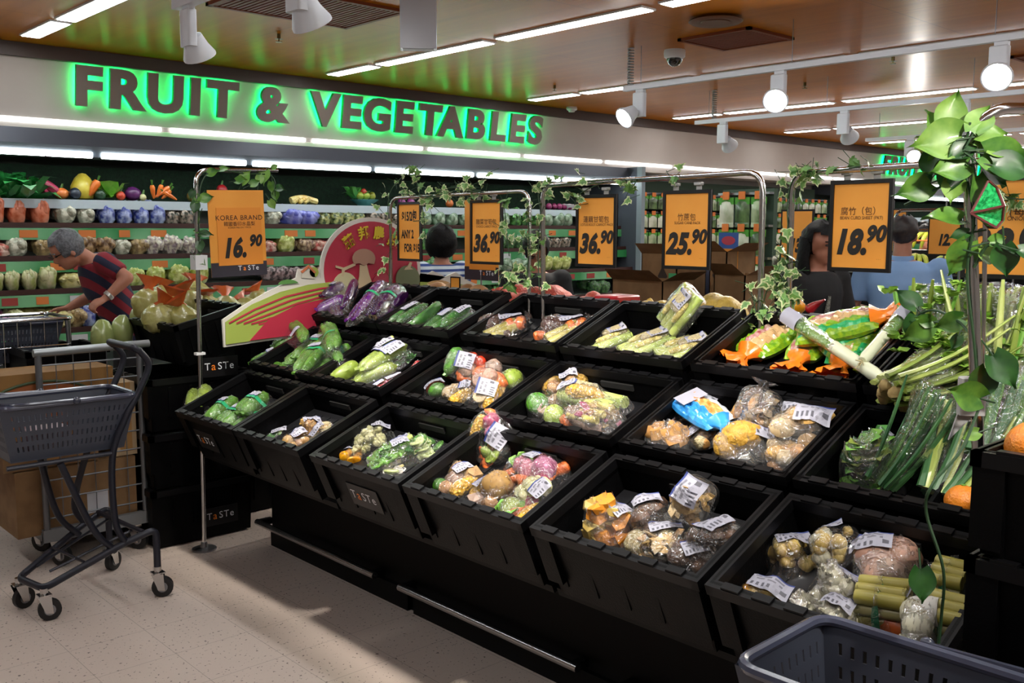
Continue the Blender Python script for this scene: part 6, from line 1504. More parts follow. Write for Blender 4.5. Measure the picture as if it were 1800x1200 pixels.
pothos('pothos stem hanging down the near crates with a broad leaf', [[onX(1722, 715, 2.15), onX(1690, 790, 1.95), onX(1640, 850, 1.80), onX(1628, 900, 1.80), onX(1658, 1000, 1.80), onX(1655, 1080, 1.82), onX(1650, 1130, 1.82)]],
       [lf(1618, 1000, 1.79, 268, .085, 2, jit=.1), lf(1722, 700, 2.12, 165, .11, 0, jit=.2), lf(1735, 650, 2.15, 250, .10, 2), lf(1745, 625, 2.15, 300, .11, 2), lf(1720, 760, 2.10, 200, .05, 1)], 7)
t = thing('umbrella_ornament', 'small green sequined paper fan hanging beside the right pole', 'ornament', onX(1745, 380, 2.17)); c = onX(1714, 375, 2.17)
f = MB(); rm = MB(); rim = [onX(px, py, 2.17 + .02 * (i % 2)) for i, (px, py) in enumerate(((1738, 318), (1752, 330), (1765, 362), (1762, 388), (1752, 400), (1738, 400), (1725, 385)))]
f.add([c + V((-.02, 0, 0))] + rim + [q + V((.012, 0, 0)) for q in [c] + rim], [(0, i, i + 1) for i in range(1, 7)] + [(8, i + 9, i + 8) for i in range(1, 7)] + [(i, i + 8, i + 9, i + 1) for i in range(1, 7)])
f.build('canopy', mat('sequin_green', '0a6a34', .25, c2='2fb868', scale=140, coat=.6), t, smooth=False)
for q in rim[::2]: rm.tube([c + V((-.022, 0, 0)), q + V((-.003, 0, 0))], .003, 5)
rm.tube(rim, .003, 5); rm.build('ribs', mat('rib_red', '5a2020', .5), t)
# pothos on the left pole
yp = 4.44
pothos('pothos trailing over the left pole and its orange poster', [[onY(352, 470, yp), onY(350, 400, yp), onY(352, 330, yp), onY(375, 300, yp), onY(430, 305, yp), onY(478, 310, yp), onY(484, 345, yp)], [onY(350, 440, yp), onY(345, 455, yp)]],
       [lf(352, 350, yp, 15, .085, 0, 'Y'), lf(350, 345, yp, 230, .07, 0, 'Y'), lf(345, 355, yp, 260, .08, 2, 'Y'), lf(350, 380, yp, 250, .05, 0, 'Y'), lf(365, 305, yp, 15, .075, 0, 'Y'), lf(385, 300, yp, 20, .07, 0, 'Y'), lf(425, 322, yp, 60, .10, 1, 'Y'), lf(415, 318, yp, 5, .08, 0, 'Y'), lf(455, 320, yp, 80, .075, 1, 'Y'), lf(468, 300, yp, 260, .10, 1, 'Y'), lf(478, 320, yp, 270, .08, 0, 'Y'), lf(484, 335, yp, 275, .075, 0, 'Y'), lf(485, 330, yp, 350, .07, 2, 'Y'), lf(474, 352, yp, 300, .07, 1, 'Y'), lf(352, 412, yp, 5, .08, 2, 'Y'), lf(352, 425, yp, 280, .08, 2, 'Y'), lf(350, 408, yp, 160, .05, 0, 'Y'), lf(345, 452, yp, 320, .075, 0, 'Y'), lf(340, 335, yp, 250, .06, 2, 'Y'), lf(440, 325, yp, 30, .07, 0, 'Y'), lf(478, 296, yp, 30, .05, 0, 'Y')], 9)
# variegated ivy on the slim frames
A_ = XF - .012
iv = lambda *pp: [onX(px, py, A_) for px, py in pp]
ivy('variegated ivy over the slim frame and its left pole by the mushroom board', [iv((688, 560), (684, 480), (686, 420), (682, 360), (690, 330), (715, 305), (730, 300)), iv((700, 340), (760, 345), (800, 335), (850, 338))], 30, .042, 1, .04)
ivy('ivy curling round the narrow fifteen dollar sign', [iv((728, 300), (735, 330), (745, 380), (748, 440)), iv((745, 350), (790, 330), (845, 335))], 12, .04, 2, .025)
ivy('ivy between the two middle chrome poles', [iv((948, 510), (946, 440), (950, 380), (948, 330), (985, 325)), iv((925, 350), (930, 420), (926, 490))], 26, .042, 3, .03)
ivy('loose ivy along the top bar beside the first 36.90 sign', [iv((885, 350), (890, 400), (895, 450)), iv((880, 470), (900, 490), (880, 510))], 9, .055, 4, .022)
ivy('sparse ivy trailing along the top bar between two price signs', [iv((950, 330), (1000, 322), (1040, 318), (1110, 315), (1170, 312), (1190, 310)), iv((1010, 360), (1020, 340), (1060, 320)), iv((1090, 335), (1110, 330), (1120, 315))], 7, .045, 5, .02)
ivy('big variegated ivy on the pole left of the long haired woman', [iv((1384, 545), (1382, 480), (1386, 420), (1384, 360), (1392, 320), (1410, 300)), iv((1392, 310), (1430, 300), (1470, 300), (1512, 292)), iv((1380, 500), (1368, 470), (1376, 430))], 17, .046, 6, .028)
ivy('leafy ivy shoots at the foot of the right middle pole', [iv((1335, 560), (1345, 520), (1360, 480)), iv((1330, 555), (1325, 530), (1320, 510)), iv((1345, 550), (1370, 530), (1385, 520))], 10, .05, 7, .025)
ivy('ivy hanging over the top of the spring onion sign', [iv((1745, 330), (1765, 345), (1800, 350), (1830, 340))], 10, .045, 8, .02)
# ------------------------------------------------------------------ people
SKIN = mat('skin', 'b98468', .5, c2='b07a5e', scale=12); SKIN2 = mat('skin_warm', 'a8705a', .5, c2='9c664e', scale=12)
HAIRB = mat('hair_black', '070606', .5, c2='0e0c0c', scale=60, bump=.3, spec=.12); HAIRG = mat('hair_grey', '3c3e42', .5, c2='62646a', scale=70, bump=.4); EYEW = mat('eye', '1a1210', .3); LIPM = mat('lips', '8c4a42', .5)


def loft(b, secs, n=18, pw=1):
    """secs: (centre, half-width vector, half-depth vector)"""
    vs = []
    for c, u, v in secs:
        for j in range(n):
            a = 2 * PI * j / n; ca, sa = math.cos(a), math.sin(a); vs.append(V(c) + V(u) * math.copysign(abs(ca) ** pw, ca) + V(v) * math.copysign(abs(sa) ** pw, sa))
    k = len(secs)
    return b.add(vs, [(i * n + j, i * n + (j + 1) % n, (i + 1) * n + (j + 1) % n, (i + 1) * n + j) for i in range(k - 1) for j in range(n)] + [list(range(n))[::-1], list(range((k - 1) * n, k * n))])


def fuse(o, vox, it=4):
    """join overlapping shapes into one continuous skin"""
    m_ = o.modifiers.new('r', 'REMESH'); m_.mode = 'VOXEL'; m_.voxel_size = vox
    s = o.modifiers.new('s', 'SMOOTH'); s.factor = .5; s.iterations = it
    dg = bpy.context.evaluated_depsgraph_get(); dg.update()
    me = bpy.data.meshes.new_from_object(o.evaluated_get(dg)); old = o.data
    o.modifiers.clear(); mats = list(old.materials)
    me.materials.clear()
    for q in mats: me.materials.append(q)
    me.polygons.foreach_set('material_index', [0] * len(me.polygons)); me.polygons.foreach_set('use_smooth', [True] * len(me.polygons)); o.data = me
    bpy.data.meshes.remove(old); return o


def hand(b, wr, d, n_, sz=.085, curl=.5):
    """palm, four fingers and a thumb; d: pointing direction, n_: palm normal"""
    d = V(d).normalized(); n_ = (V(n_) - d * V(n_).dot(d)).normalized(); s = d.cross(n_)
    loft(b, [(wr, s * .024, n_ * .018), (wr + d * sz * .5, s * .038, n_ * .016), (wr + d * sz, s * .040, n_ * .013)], 12)
    for i, (o, L) in enumerate(((-.03, .066), (-.010, .075), (.011, .07), (.030, .055))):
        p = wr + d * sz * .95 + s * o; q = p + (d * math.cos(curl * .5) + n_ * math.sin(curl * .5)) * L * .5; r = q + (d * math.cos(curl * 1.6) + n_ * math.sin(curl * 1.6)) * L * .55
        b.tube([p, q, r], [.0095, .009, .007], 8)
    p = wr + d * sz * .35 - s * .032; b.tube([p, p + (d * .7 - s * .7 + n_ * .3) * .035, p + (d * .95 - s * .5 + n_ * .5) * .062], [.012, .0105, .008], 8)


def person(label, P, shirt, pants, hair, skin=SKIN, vox=.011, sleeve=.55, hairfn=None, extra=None):
    """P: joints in the place; fwd: facing of the chest, face: facing of the head"""
    J = {k: V(v) for k, v in P.items() if not isinstance(v, (int, float))}
    t = thing('person', label, 'person', (J['pel'].x, J['pel'].y, 0))
    fw = J['fwd'].normalized(); sp = (J['neck'] - J['pel']).normalized(); side = sp.cross(fw).normalized(); fw2 = side.cross(sp).normalized() * 1
    hd = J['head']; ff = J['face'].normalized(); hu = J.get('hup', V((0, 0, 1))); hs = hu.cross(ff).normalized(); hu = ff.cross(hs).normalized()
    hu = hu if hu.dot(J.get('hup', V((0, 0, 1)))) > 0 else -hu
    W = P.get('w', 1.0)
    def torso(b, g=0, lo=-.10, hi=1.0):
        pel, nk = J['pel'], J['neck']; A = lambda k: pel.lerp(nk, k)
        loft(b, [(A(lo), side * (.165 * W + g), fw2 * (.115 * W + g)), (A(.12), side * (.17 * W + g), fw2 * (.12 * W + g)), (A(.38), side * (.150 * W + g), fw2 * (.115 * W + g)), (A(.68), side * (.175 * W + g), fw2 * (.125 * W + g)), (A(.86), side * (.17 * W + g), fw2 * (.10 * W + g)), (A(.97), side * (.10 + g), fw2 * (.07 + g)), (A(hi), side * (.062 + g * .5), fw2 * (.058 + g * .5))], 20)
        for s_ in ('L', 'R'): b.blob(J['sh' + s_], (.062 + g, .062 + g, .06 + g), 1, 0, n=12, m=8)
    b = MB(); torso(b)
    b.tube([J['neck'] - sp * .05, J['neck'].lerp(hd, .5), hd - hu * .02], [.062, .053, .055], 12)
    sk = MB(); HX = M.Translation(hd) @ M((ff, hs, hu)).transposed().to_4x4()
    for c, d in (((0, 0, .025), (.095, .075, .09)), ((.022, 0, -.045), (.068, .056, .07)), ((.05, 0, -.085), (.03, .03, .025)), ((.095, 0, -.022), (.017, .014, .02)), ((.086, 0, .0), (.012, .011, .03)), ((-.005, .075, -.015), (.02, .01, .03)), ((-.005, -.075, -.015), (.02, .01, .03)), ((.07, 0, .025), (.02, .05, .012))): b.blob(c, d, 2, 0, n=14, m=10, X=HX)
    for s_ in ('L', 'R'):
        sh, el, wr = J['sh' + s_], J['el' + s_], J['wr' + s_]
        b.tube([sh, sh.lerp(el, .5), el], [.052, .045, .038], 12); b.tube([el, el.lerp(wr, .35), wr], [.040, .038, .026], 12); b.blob(el, (.039, .039, .039), 1, 0, n=10, m=8)
        hd_ = J.get('hd' + s_, (wr - el)); hand(b, wr, hd_, J.get('hn' + s_, -side if s_ == 'L' else side), curl=P.get('curl' + s_, .5))
        hp, kn, an = J['pel'] + side * (.09 if s_ == 'L' else -.09) - V((0, 0, .03)), J['kn' + s_], J['an' + s_]
        b.tube([hp, hp.lerp(kn, .5), kn], [.088 * W, .075 * W, .056], 12); b.tube([kn, kn.lerp(an, .35), an], [.058, .055, .036], 12)
        toe = V((fw.x, fw.y, 0)).normalized(); loft(b, [(an + V((0, 0, -.02)) - toe * .05, side * .035, V((0, 0, .04))), (an + V((0, 0, -.045)) + toe * .05, side * .042, V((0, 0, .035))), (an + V((0, 0, -.06)) + toe * .15, side * .035, V((0, 0, .018)))], 10)
    body = fuse(b.build('body', skin, t), vox)
    # shirt, trousers, shoes
    b = MB(); torso(b, .014, -.14, .985)
    for s_ in ('L', 'R'): sh, el = J['sh' + s_], J['el' + s_]; b.tube([sh, sh.lerp(el, .4), sh.lerp(el, sleeve + .25)], [.068, .064, .062], 12)
    fuse(b.build('shirt', shirt, t), .013)
    b = MB(); loft(b, [(J['pel'] - sp * .06, side * .18 * W, fw2 * .132 * W), (J['pel'] + sp * .03, side * .178 * W, fw2 * .128 * W)])
    for s_ in ('L', 'R'):
        hp, kn, an = J['pel'] + side * (.09 if s_ == 'L' else -.09), J['kn' + s_], J['an' + s_]; b.tube([hp, hp.lerp(kn, .5), kn, kn.lerp(an, .5), an + V((0, 0, .03))], [.105 * W, .092 * W, .074, .068, .06], 12)
    fuse(b.build('trousers', pants, t), .014)
    for s_ in ('L', 'R'):
        an = J['an' + s_]; toe = V((fw.x, fw.y, 0)).normalized(); sd = toe.cross(V((0, 0, 1)))
        z0 = an.z; b = MB(); loft(b, [(an + V((0, 0, .045 - z0)) - toe * .075, sd * .035, V((0, 0, .04))), (an + V((0, 0, .05 - z0)), sd * .046, V((0, 0, .048))), (an + V((0, 0, .04 - z0)) + toe * .10, sd * .05, V((0, 0, .038))), (an + V((0, 0, .025 - z0)) + toe * .19, sd * .03, V((0, 0, .02)))], 12); b.build('shoe', mat('shoe_dark', '141414', .5), t)
    # face
    for s_ in (-1, 1):
        MB().blob((.083, s_ * .032, .006), (.009, .013, .007), 1, 0, n=10, m=6, X=HX).build('eye', EYEW, t)
        MB().tube([HX @ V((.092, s_ * .018, .026)), HX @ V((.086, s_ * .05, .026))], .004, 6).build('eyebrow', hair, t)
    MB().blob((.086, 0, -.058), (.008, .024, .007), 1, 0, n=10, m=6, X=HX).build('mouth', LIPM, t)
    (hairfn or short_hair)(t, HX, hair)
    if extra: extra(t, J, HX, side, fw2, sp)
    return t


def hair_shell(HX, d, cut, seed=3, c=(-.012, 0, .032), amp=.05):
    b = MB(); b.blob(c, d, seed, amp, 3, 30, 22)
    keep = [f for f in b.f if not cut(sum((b.v[i] for i in f), V()) / len(f))]
    b.f = keep; b.k = [0] * len(keep); b.v = [HX @ v for v in b.v]; return b
def short_hair(t, HX, m_): hair_shell(HX, (.108, .088, .103), lambda q: (q.x > .052 and q.z < .075) or q.z < -.055 or (q.x > -.01 and q.z < -.02)).build('hair', m_, t)
def thin_hair(t, HX, m_): hair_shell(HX, (.103, .086, .098), lambda q: (q.x > .02) or q.z < -.06 or (q.z > .115 and abs(q.y) < .035 and q.x > -.06)).build('hair', m_, t)
def bob_hair(t, HX, m_): hair_shell(HX, (.125, .118, .14), lambda q: (q.x > .06 and q.z < .06 and abs(q.y) < .07) or q.z < -.10, c=(-.012, 0, .01)).build('hair', m_, t)
def long_hair(t, HX, m_):
    b = hair_shell(HX, (.113, .095, .11), lambda q: (q.x > .02 and q.z < .07 and abs(q.y) < .09) or q.z < -.08)
    v0 = len(b.v)
    for s_ in (-1, 1): loft(b, [(HX @ V((-.04, s_ * .075, .04)), HX.to_3x3() @ V((.05, 0, 0)), HX.to_3x3() @ V((0, .022, 0))), (HX @ V((-.035, s_ * .09, -.08)), HX.to_3x3() @ V((.045, 0, 0)), HX.to_3x3() @ V((0, .025, 0))), (HX @ V((-.0, s_ * .10, -.22)), HX.to_3x3() @ V((.06, 0, 0)), HX.to_3x3() @ V((0, .028, 0))), (HX @ V((.02, s_ * .10, -.36)), HX.to_3x3() @ V((.035, 0, 0)), HX.to_3x3() @ V((0, .02, 0)))], 14)
    loft(b, [(HX @ V((-.07, 0, .04)), HX.to_3x3() @ V((.04, 0, 0)), HX.to_3x3() @ V((0, .085, 0))), (HX @ V((-.075, 0, -.12)), HX.to_3x3() @ V((.04, 0, 0)), HX.to_3x3() @ V((0, .10, 0))), (HX @ V((-.09, 0, -.34)), HX.to_3x3() @ V((.025, 0, 0)), HX.to_3x3() @ V((0, .09, 0)))], 18)
    b.build('hair', m_, t)
def bun_hair(t, HX, m_):
    b = hair_shell(HX, (.108, .09, .105), lambda q: (q.x > .05 and q.z < .07) or q.z < -.05); b.blob((-.09, 0, .11), (.05, .05, .05), 3, .05, n=12, m=8, X=HX); b.build('hair', m_, t)


def stripes(name, c1, c2, per, axis=(0, 0, 1), duty=.5):
    m_ = mat(name, c1, .8); N = m_.node_tree.nodes; L = m_.node_tree.links; tc = N.new('ShaderNodeTexCoord'); dt = N.new('ShaderNodeVectorMath'); dt.operation = 'DOT_PRODUCT'; dt.inputs[1].default_value = axis
    L.new(tc.outputs['Object'], dt.inputs[0]); a = N.new('ShaderNodeMath'); a.operation = 'DIVIDE'; a.inputs[1].default_value = per; L.new(dt.outputs['Value'], a.inputs[0])
    f_ = N.new('ShaderNodeMath'); f_.operation = 'FRACT'; L.new(a.outputs[0], f_.inputs[0]); g = N.new('ShaderNodeMath'); g.operation = 'GREATER_THAN'; g.inputs[1].default_value = duty; L.new(f_.outputs[0], g.inputs[0])
    mx = N.new('ShaderNodeMixRGB'); mx.inputs[1].default_value = lin(c1); mx.inputs[2].default_value = lin(c2); L.new(g.outputs[0], mx.inputs[0]); L.new(mx.outputs[0], N['Principled BSDF'].inputs['Base Color']); return m_


DARKP = mat('trousers_dark', '0c0c12', .8)
Yq = lambda px, py, y: onY(px, py, y)
def man_extra(t, J, HX, side, fw2, sp):
    w_ = J['wrL']; d = (J['wrL'] - J['elL']).normalized(); x, y, z = frame_of(d)
    MB().lathe([(.031, -.012), (.033, -.010), (.033, .010), (.031, .012)], 18, M.Translation(w_ - d * .025) @ M((x, y, z)).transposed().to_4x4()).build('wristwatch', mat('watch_metal', 'c8c8c4', .3, metal=.7), t)
    b = MB(); c = HX.inverted(); b.tube([HX @ V((.09, -.045, .008)), HX @ V((.0, -.082, .008))], .003, 5); b.tube([HX @ V((.09, .045, .008)), HX @ V((.0, .082, .008))], .003, 5); b.tube([HX @ V((.105, -.055, .008)), HX @ V((.11, 0, .012)), HX @ V((.105, .055, .008))], .003, 5); b.build('glasses', BLACK, t)
hip = Yq(236, 590, 6.45); 
P = dict(pel=hip + V((0, 0, -.02)), neck=Yq(158, 452, 6.38), head=Yq(118, 440, 6.36), fwd=(-1, .05, -.5), face=(-.86, .05, -.5), hup=(-.45, 0, .85), shL=Yq(185, 462, 6.20), elL=Yq(224, 488, 6.08), wrL=Yq(186, 524, 6.10), shR=Yq(172, 462, 6.56), elR=Yq(160, 520, 6.62), wrR=Yq(120, 541, 6.66), hdL=(-.9, .0, -.45), hnL=(0, .3, -1), hdR=(-1, .1, -.1), hnR=(0, -.2, -1), curlL=1.2,
         knL=hip + V((-.06, -.10, -.46)), anL=hip + V((.02, -.11, -.90)), knR=hip + V((-.04, .10, -.46)), anR=hip + V((.04, .11, -.90)), w=.98)
for k in ('anL', 'anR'): P[k] = V((P[k].x, P[k].y, .07))
person('grey haired man in red and navy striped shirt bending over the fridge', P, stripes('shirt_red_navy', '161a34', '7a1424', .088, (.62, 0, .78)), DARKP, HAIRG, SKIN2, .009, .45, None, man_extra)


def standing(label, px, py, dist, facing, height, shirt, pants, hair, hfn, turn=None, w=1.0, skin=SKIN2, arms='down', extra=None):
    """py: the middle of the head"""
    h = dep(px, py, dist); f = V((facing[0], facing[1], 0)).normalized(); s = V((0, 0, 1)).cross(f); k = h.z / 1.56
    g = lambda a, b_, c: V((h.x, h.y, 0)) + f * a + s * b_ + V((0, 0, c * k))
    P = dict(pel=g(-.0, 0, .95), neck=g(-.02, 0, 1.41), head=g(.01, 0, 1.56), fwd=f, face=turn or f, shL=g(-.02, .19 * w, 1.35), shR=g(-.02, -.19 * w, 1.35), knL=g(.02, .10, .50), knR=g(.02, -.10, .50), anL=g(-.02, .11, .07 / k), anR=g(-.02, -.11, .07 / k), w=w)
    if arms == 'down': P.update(elL=g(-.03, .255 * w, 1.08), elR=g(-.03, -.255 * w, 1.08), wrL=g(.06, .26 * w, .84), wrR=g(.06, -.26 * w, .84))
    else: P.update(elL=g(.02, .25 * w, 1.09), elR=g(.02, -.25 * w, 1.09), wrL=g(.24, .16, 1.06), wrR=g(.24, -.16, 1.06))
    return person(label, P, shirt, pants, hair, skin, .011, .5, hfn, extra)


def collar(m_):
    def f_(t, J, HX, side, fw2, sp): b = MB(); loft(b, [(J['neck'] - sp * .03, side * .075, fw2 * .072), (J['neck'] + sp * .02, side * .066, fw2 * .066)], 18); b.build('collar', m_, t)
    return f_
standing('person with black bob in white and blue striped top, seen from behind', 775, 428, 7.2, (.15, 1), 1.5, stripes('shirt_white_blue', 'b8c4cc', '28407c', .042, duty=.55), DARKP, HAIRB, bob_hair, arms='fwd', w=.88)
standing('dark haired person in black looking down behind the ivy and onion nets', 942, 440, 6.4, (-.6, -.7), 1.4, mat('cloth_black', '0c0c10', .8), DARKP, HAIRB, short_hair, turn=V((-.45, -.6, -.6)), arms='fwd', w=.9)
standing('person in navy with dark hair behind the 25.90 price sign', 1228, 435, 6.9, (.9, .3), 1.45, mat('cloth_navy', '10142a', .8), DARKP, HAIRB, short_hair, w=.92)
CB = mat('cloth_soft_black', '09090b', .8)
def lace(t, J, HX, side, fw2, sp): b = MB(); p = J['pel'].lerp(J['neck'], .35) + fw2 * .135; b.tube([p + side * -.02 + sp * .14, p + side * -.05, p + side * -.03 - sp * .14], [.008, .018, .012], 8); b.build('lace_trim', mat('lace_pale', '8a8c80', .8, c2='2a2a2a', scale=120), t)
standing('woman with long black hair in black beside the 18.90 sign', 1440, 430, 5.6, (-.3, -.95), 1.5, CB, DARKP, HAIRB, long_hair, turn=V((-.22, -.8, -.08)), arms='fwd', w=.92, extra=lace)
BLUE = mat('polo_blue', '7c9fca', .85, c2='84a6d0', scale=5)
standing('balding man in light blue polo shirt seen from behind', 1588, 412, 6.0, (.9, .42), 1.6, BLUE, mat('trousers_grey', '2a2c34', .8), mat('hair_dark_brown', '161010', .5, c2='2a1e1a', scale=60), thin_hair, w=1.12, skin=SKIN2, extra=collar(BLUE), arms='fwd')
standing('far person with hair bun beyond the bananas', 1628, 418, 9.2, (-.7, -.6), 1.4, mat('cloth_red', '5a1c1c', .8), DARKP, HAIRB, bun_hair, w=.9)
# ------------------------------------------------------------------ trolleys
FRM = mat('frame_slate', '23242e', .4, metal=.3); WHEEL = mat('wheel_black', '0c0c0e', .5); GREYB = mat('basket_grey', '3a3e4a', .42)


def caster(t, c, d, r=.045):
    """fork and wheel; c: ground point, d: rolling direction"""
    c = V((c[0], c[1], 0)); d = V((d[0], d[1], 0)).normalized(); s = V((-d.y, d.x, 0)); top = c + V((0, 0, r * 2 + .035)); hub = c - d * .018 + V((0, 0, r))
    w_ = MB(); w_.tube([hub - s * .013, hub - s * .012, hub + s * .012, hub + s * .013], [r * .86, r, r, r * .86], 20); wo = w_.build('wheel', WHEEL, t)
    MB().tube([hub - s * .015, hub + s * .015], [r * .5, r * .5], 14).build('hub', STEEL, wo)
    f = MB()
    for k in (-1, 1):
        o = s * .02 * k; f.add([hub + o - d * .012 - V((0, 0, .014)), hub + o + d * .016 - V((0, 0, .01)), top + o + d * .025 - V((0, 0, .018)), top + o - d * .025 - V((0, 0, .018))] + [q + s * .003 * k for q in (hub + o - d * .012 - V((0, 0, .014)), hub + o + d * .016 - V((0, 0, .01)), top + o + d * .025 - V((0, 0, .018)), top + o - d * .025 - V((0, 0, .018)))], [(0, 1, 2, 3), (7, 6, 5, 4), (0, 4, 5, 1), (1, 5, 6, 2), (2, 6, 7, 3), (3, 7, 4, 0)])
    f.box(top - V((0, 0, .016)), (.05, .05, .006)); f.lathe([(.016, -.014), (.016, .012)], 12, c=top); f.build('fork', CHROME, t)


def wall_holes(mb, p00, p10, p11, p01, nu, nv, hu, hv, th, nrm, m0u=.06, m0v=.12, skip=None):
    """a bilinear wall pierced by nu x nv slots, with thickness"""
    us = [0]; vs = [0]
    for k in range(nu): c = m0u + (1 - 2 * m0u) * (k + .5) / nu; us += [c - hu / 2, c + hu / 2]
    for k in range(nv): c = m0v + (1 - 2 * m0v) * (k + .5) / nv; vs += [c - hv / 2, c + hv / 2]
    us.append(1); vs.append(1); P = lambda u, v: (p00 * (1 - u) + p10 * u) * (1 - v) + (p01 * (1 - u) + p11 * u) * v
    N_ = len(vs); grid = [P(u, v) for u in us for v in vs]; off = [q + nrm * th for q in grid]; K = len(grid); fs = []
    hole = lambda i, j: 0 <= i < len(us) - 1 and 0 <= j < N_ - 1 and i % 2 == 1 and j % 2 == 1 and not (skip and skip((i - 1) // 2, (j - 1) // 2))
    for i in range(len(us) - 1):
        for j in range(N_ - 1):
            a, b_, c, d = i * N_ + j, (i + 1) * N_ + j, (i + 1) * N_ + j + 1, i * N_ + j + 1
            if hole(i, j):
                fs += [(a, b_, b_ + K, a + K), (b_, c, c + K, b_ + K), (c, d, d + K, c + K), (d, a, a + K, d + K)]; continue
            fs += [(a, d, c, b_), (a + K, b_ + K, c + K, d + K)]
    mb.add(grid + off, fs)


def shop_basket(lb, X, L=.46, W=.32, Hh=.23, nu=16, handle='folded'):
    """grey shopping basket: origin at the middle of its rim, x lengthwise"""
    t = thing('shopping_basket', lb, 'basket', X=X); b = MB(); tp = .045; l, w_ = L / 2, W / 2
    T = [V((-l, -w_, 0)), V((l, -w_, 0)), V((l, w_, 0)), V((-l, w_, 0))]; B = [V((-l + tp, -w_ + tp, -Hh)), V((l - tp, -w_ + tp, -Hh)), V((l - tp, w_ - tp, -Hh)), V((-l + tp, w_ - tp, -Hh))]
    for k, n_ in enumerate((V((0, 1, 0)), V((-1, 0, 0)), V((0, -1, 0)), V((1, 0, 0)))):
        k2 = (k + 1) % 4; wall_holes(b, B[k], B[k2], T[k2], T[k], nu if k % 2 == 0 else int(nu * .7), 4, .018 * 16 / nu * 1.0, .10, .004, n_)
    b.span((-l + tp, -w_ + tp, -Hh - .004), (l - tp, w_ - tp, -Hh)); b.build('body', GREYB, t, local=True, smooth=False)
    r = MB(); ring = [(-l, -w_, 0), (l, -w_, 0), (l, w_, 0), (-l, w_, 0)]
    P = []
    for i in range(4):
        a, c, d = V(ring[i - 1]), V(ring[i]), V(ring[(i + 1) % 4]); u, v = (a - c).normalized() * .05, (d - c).normalized() * .05
        for q in range(6): s = q / 5; P.append((c + u) * (1 - s) ** 2 + c * 2 * s * (1 - s) + (c + v) * s * s)
    P.append(P[0]); r.tube(P, .0115, 8); r.build('rim', mat('basket_rim', '44485a', .25, coat=.3), t, local=True)
    for s in (-1, 1):
        h = MB(); y = s * (w_ + .012)
        h.tube(bent([(-l * .0 - .02 * s, y * .98, .006), (-.20, y, .012), (-l - .008, y * .72, .014), (-l - .012, 0.012 * s, .014)], .05) if handle == 'folded' else bent([(-.02 * s, y, .0), (-.02 * s, y * .9, .18), (-.02 * s, 0, .20)], .06), .0065, 8); h.build('handle', mat('handle_slate', '363a4a', .22, coat=.4), t, local=True)
        MB().blob((-.02 * s, y, .004), (.016, .012, .016), 1, 0, n=12, m=8).build('pivot', mat('handle_slate', '363a4a'), t, local=True)
    return t


def basket_trolley(lb, ws, zr, x0, x1, ya, yb, hx):
    """ws: four wheel points (front pair, rear pair)"""
    t = thing('basket_trolley', lb, 'trolley', (sum(p[0] for p in ws) / 4, sum(p[1] for p in ws) / 4, 0))
    A, B, Cc, D = [V((p[0], p[1], .135)) for p in ws]     # front near, front far, rear far, rear near
    f = MB(); f.tube(bent([D + V((0, 0, .0)), D + V((0, 0, .17)), D.lerp(A, .3) + V((0, 0, .13)), A, B, Cc.lerp(B, .3) + V((0, 0, .13)), Cc + V((0, 0, .17)), Cc], .035), .015, 10)
    f.tube([D.lerp(A, .12) + V((0, 0, .165)), Cc.lerp(B, .12) + V((0, 0, .165))], .011, 8); f.build('base_frame', FRM, t)
    g = MB()
    for k in (.25, .75): g.tube([A.lerp(B, k) + V((.05, 0, .05)), D.lerp(Cc, k) + V((-.05, 0, .15))], .006, 6)
    g.tube([A.lerp(D, .35) + V((0, 0, .08)), B.lerp(Cc, .35) + V((0, 0, .08))], .006, 6); g.build('base_wires', FRM, t)
    u = MB()
    for y in (ya, yb):
        k = 0 if y == ya else 1; R0 = D.lerp(A, .28) if k == 0 else Cc.lerp(B, .28)
        u.tube(bez([R0 + V((0, 0, .13)), R0 + V((-.04, 0, .24)), (x1 - .11, y, zr - .26), (x1 - .05, y, zr - .10), (x1 + .02, y, zr + .02), (hx, y, zr + .12), (hx - .04, y, zr + .19)], 7), .014, 10)
        F0 = A.lerp(D, .5) if k == 0 else B.lerp(Cc, .5)
        u.tube(bez([F0 + V((.06, 0, .10)), F0 + V((-.03, 0, .22)), (x0 + .22, y, zr - .25)], 7), .014, 10)
        u.tube([(x0 + .02, y, zr - .24), (x1 - .10, y, zr - .24)], .010, 8)
    u.tube(bent([(hx - .04, ya, zr + .185), (hx - .06, ya, zr + .20), (hx - .06, yb, zr + .20), (hx - .04, yb, zr + .185)], .04), .015, 10); u.build('upright_frame', FRM, t)
    for i, p in enumerate(ws): caster(t, p, ((-1, .2), (-1, -.3), (-.8, -.5), (-.9, .5))[i])
    return t


W1 = ((1.185, 4.091), (1.146, 4.289), (1.60, 4.495), (1.634, 4.033))
zb = onY(120, 700, 4.16).z
xa, xb = onY(-8, 700, 4.1).x, onY(236, 705, 4.1).x
print('basket', xa, xb, zb)
basket_trolley('slate grey basket trolley standing before the cage trolley', W1, zb, xa, xb, 4.08, 4.36, xb + .06)
shop_basket('grey shopping basket on the trolley at the left', M.Translation(((xa + xb) / 2, 4.22, zb)), xb - xa, .30, .225, 22)
t = thing('grocery_pack', 'white and dark red pack lying in the left trolley basket', 'grocery pack', ((xa + xb) / 2 - .06, 4.2, zb - .22))
MB().rbox(((xa + xb) / 2 - .06, 4.2, zb - .165), (.16, .14, .10), .012).build('pack', mat('pack_red', '5a1c2a', .4, c2='b8b0b4', scale=5), t)
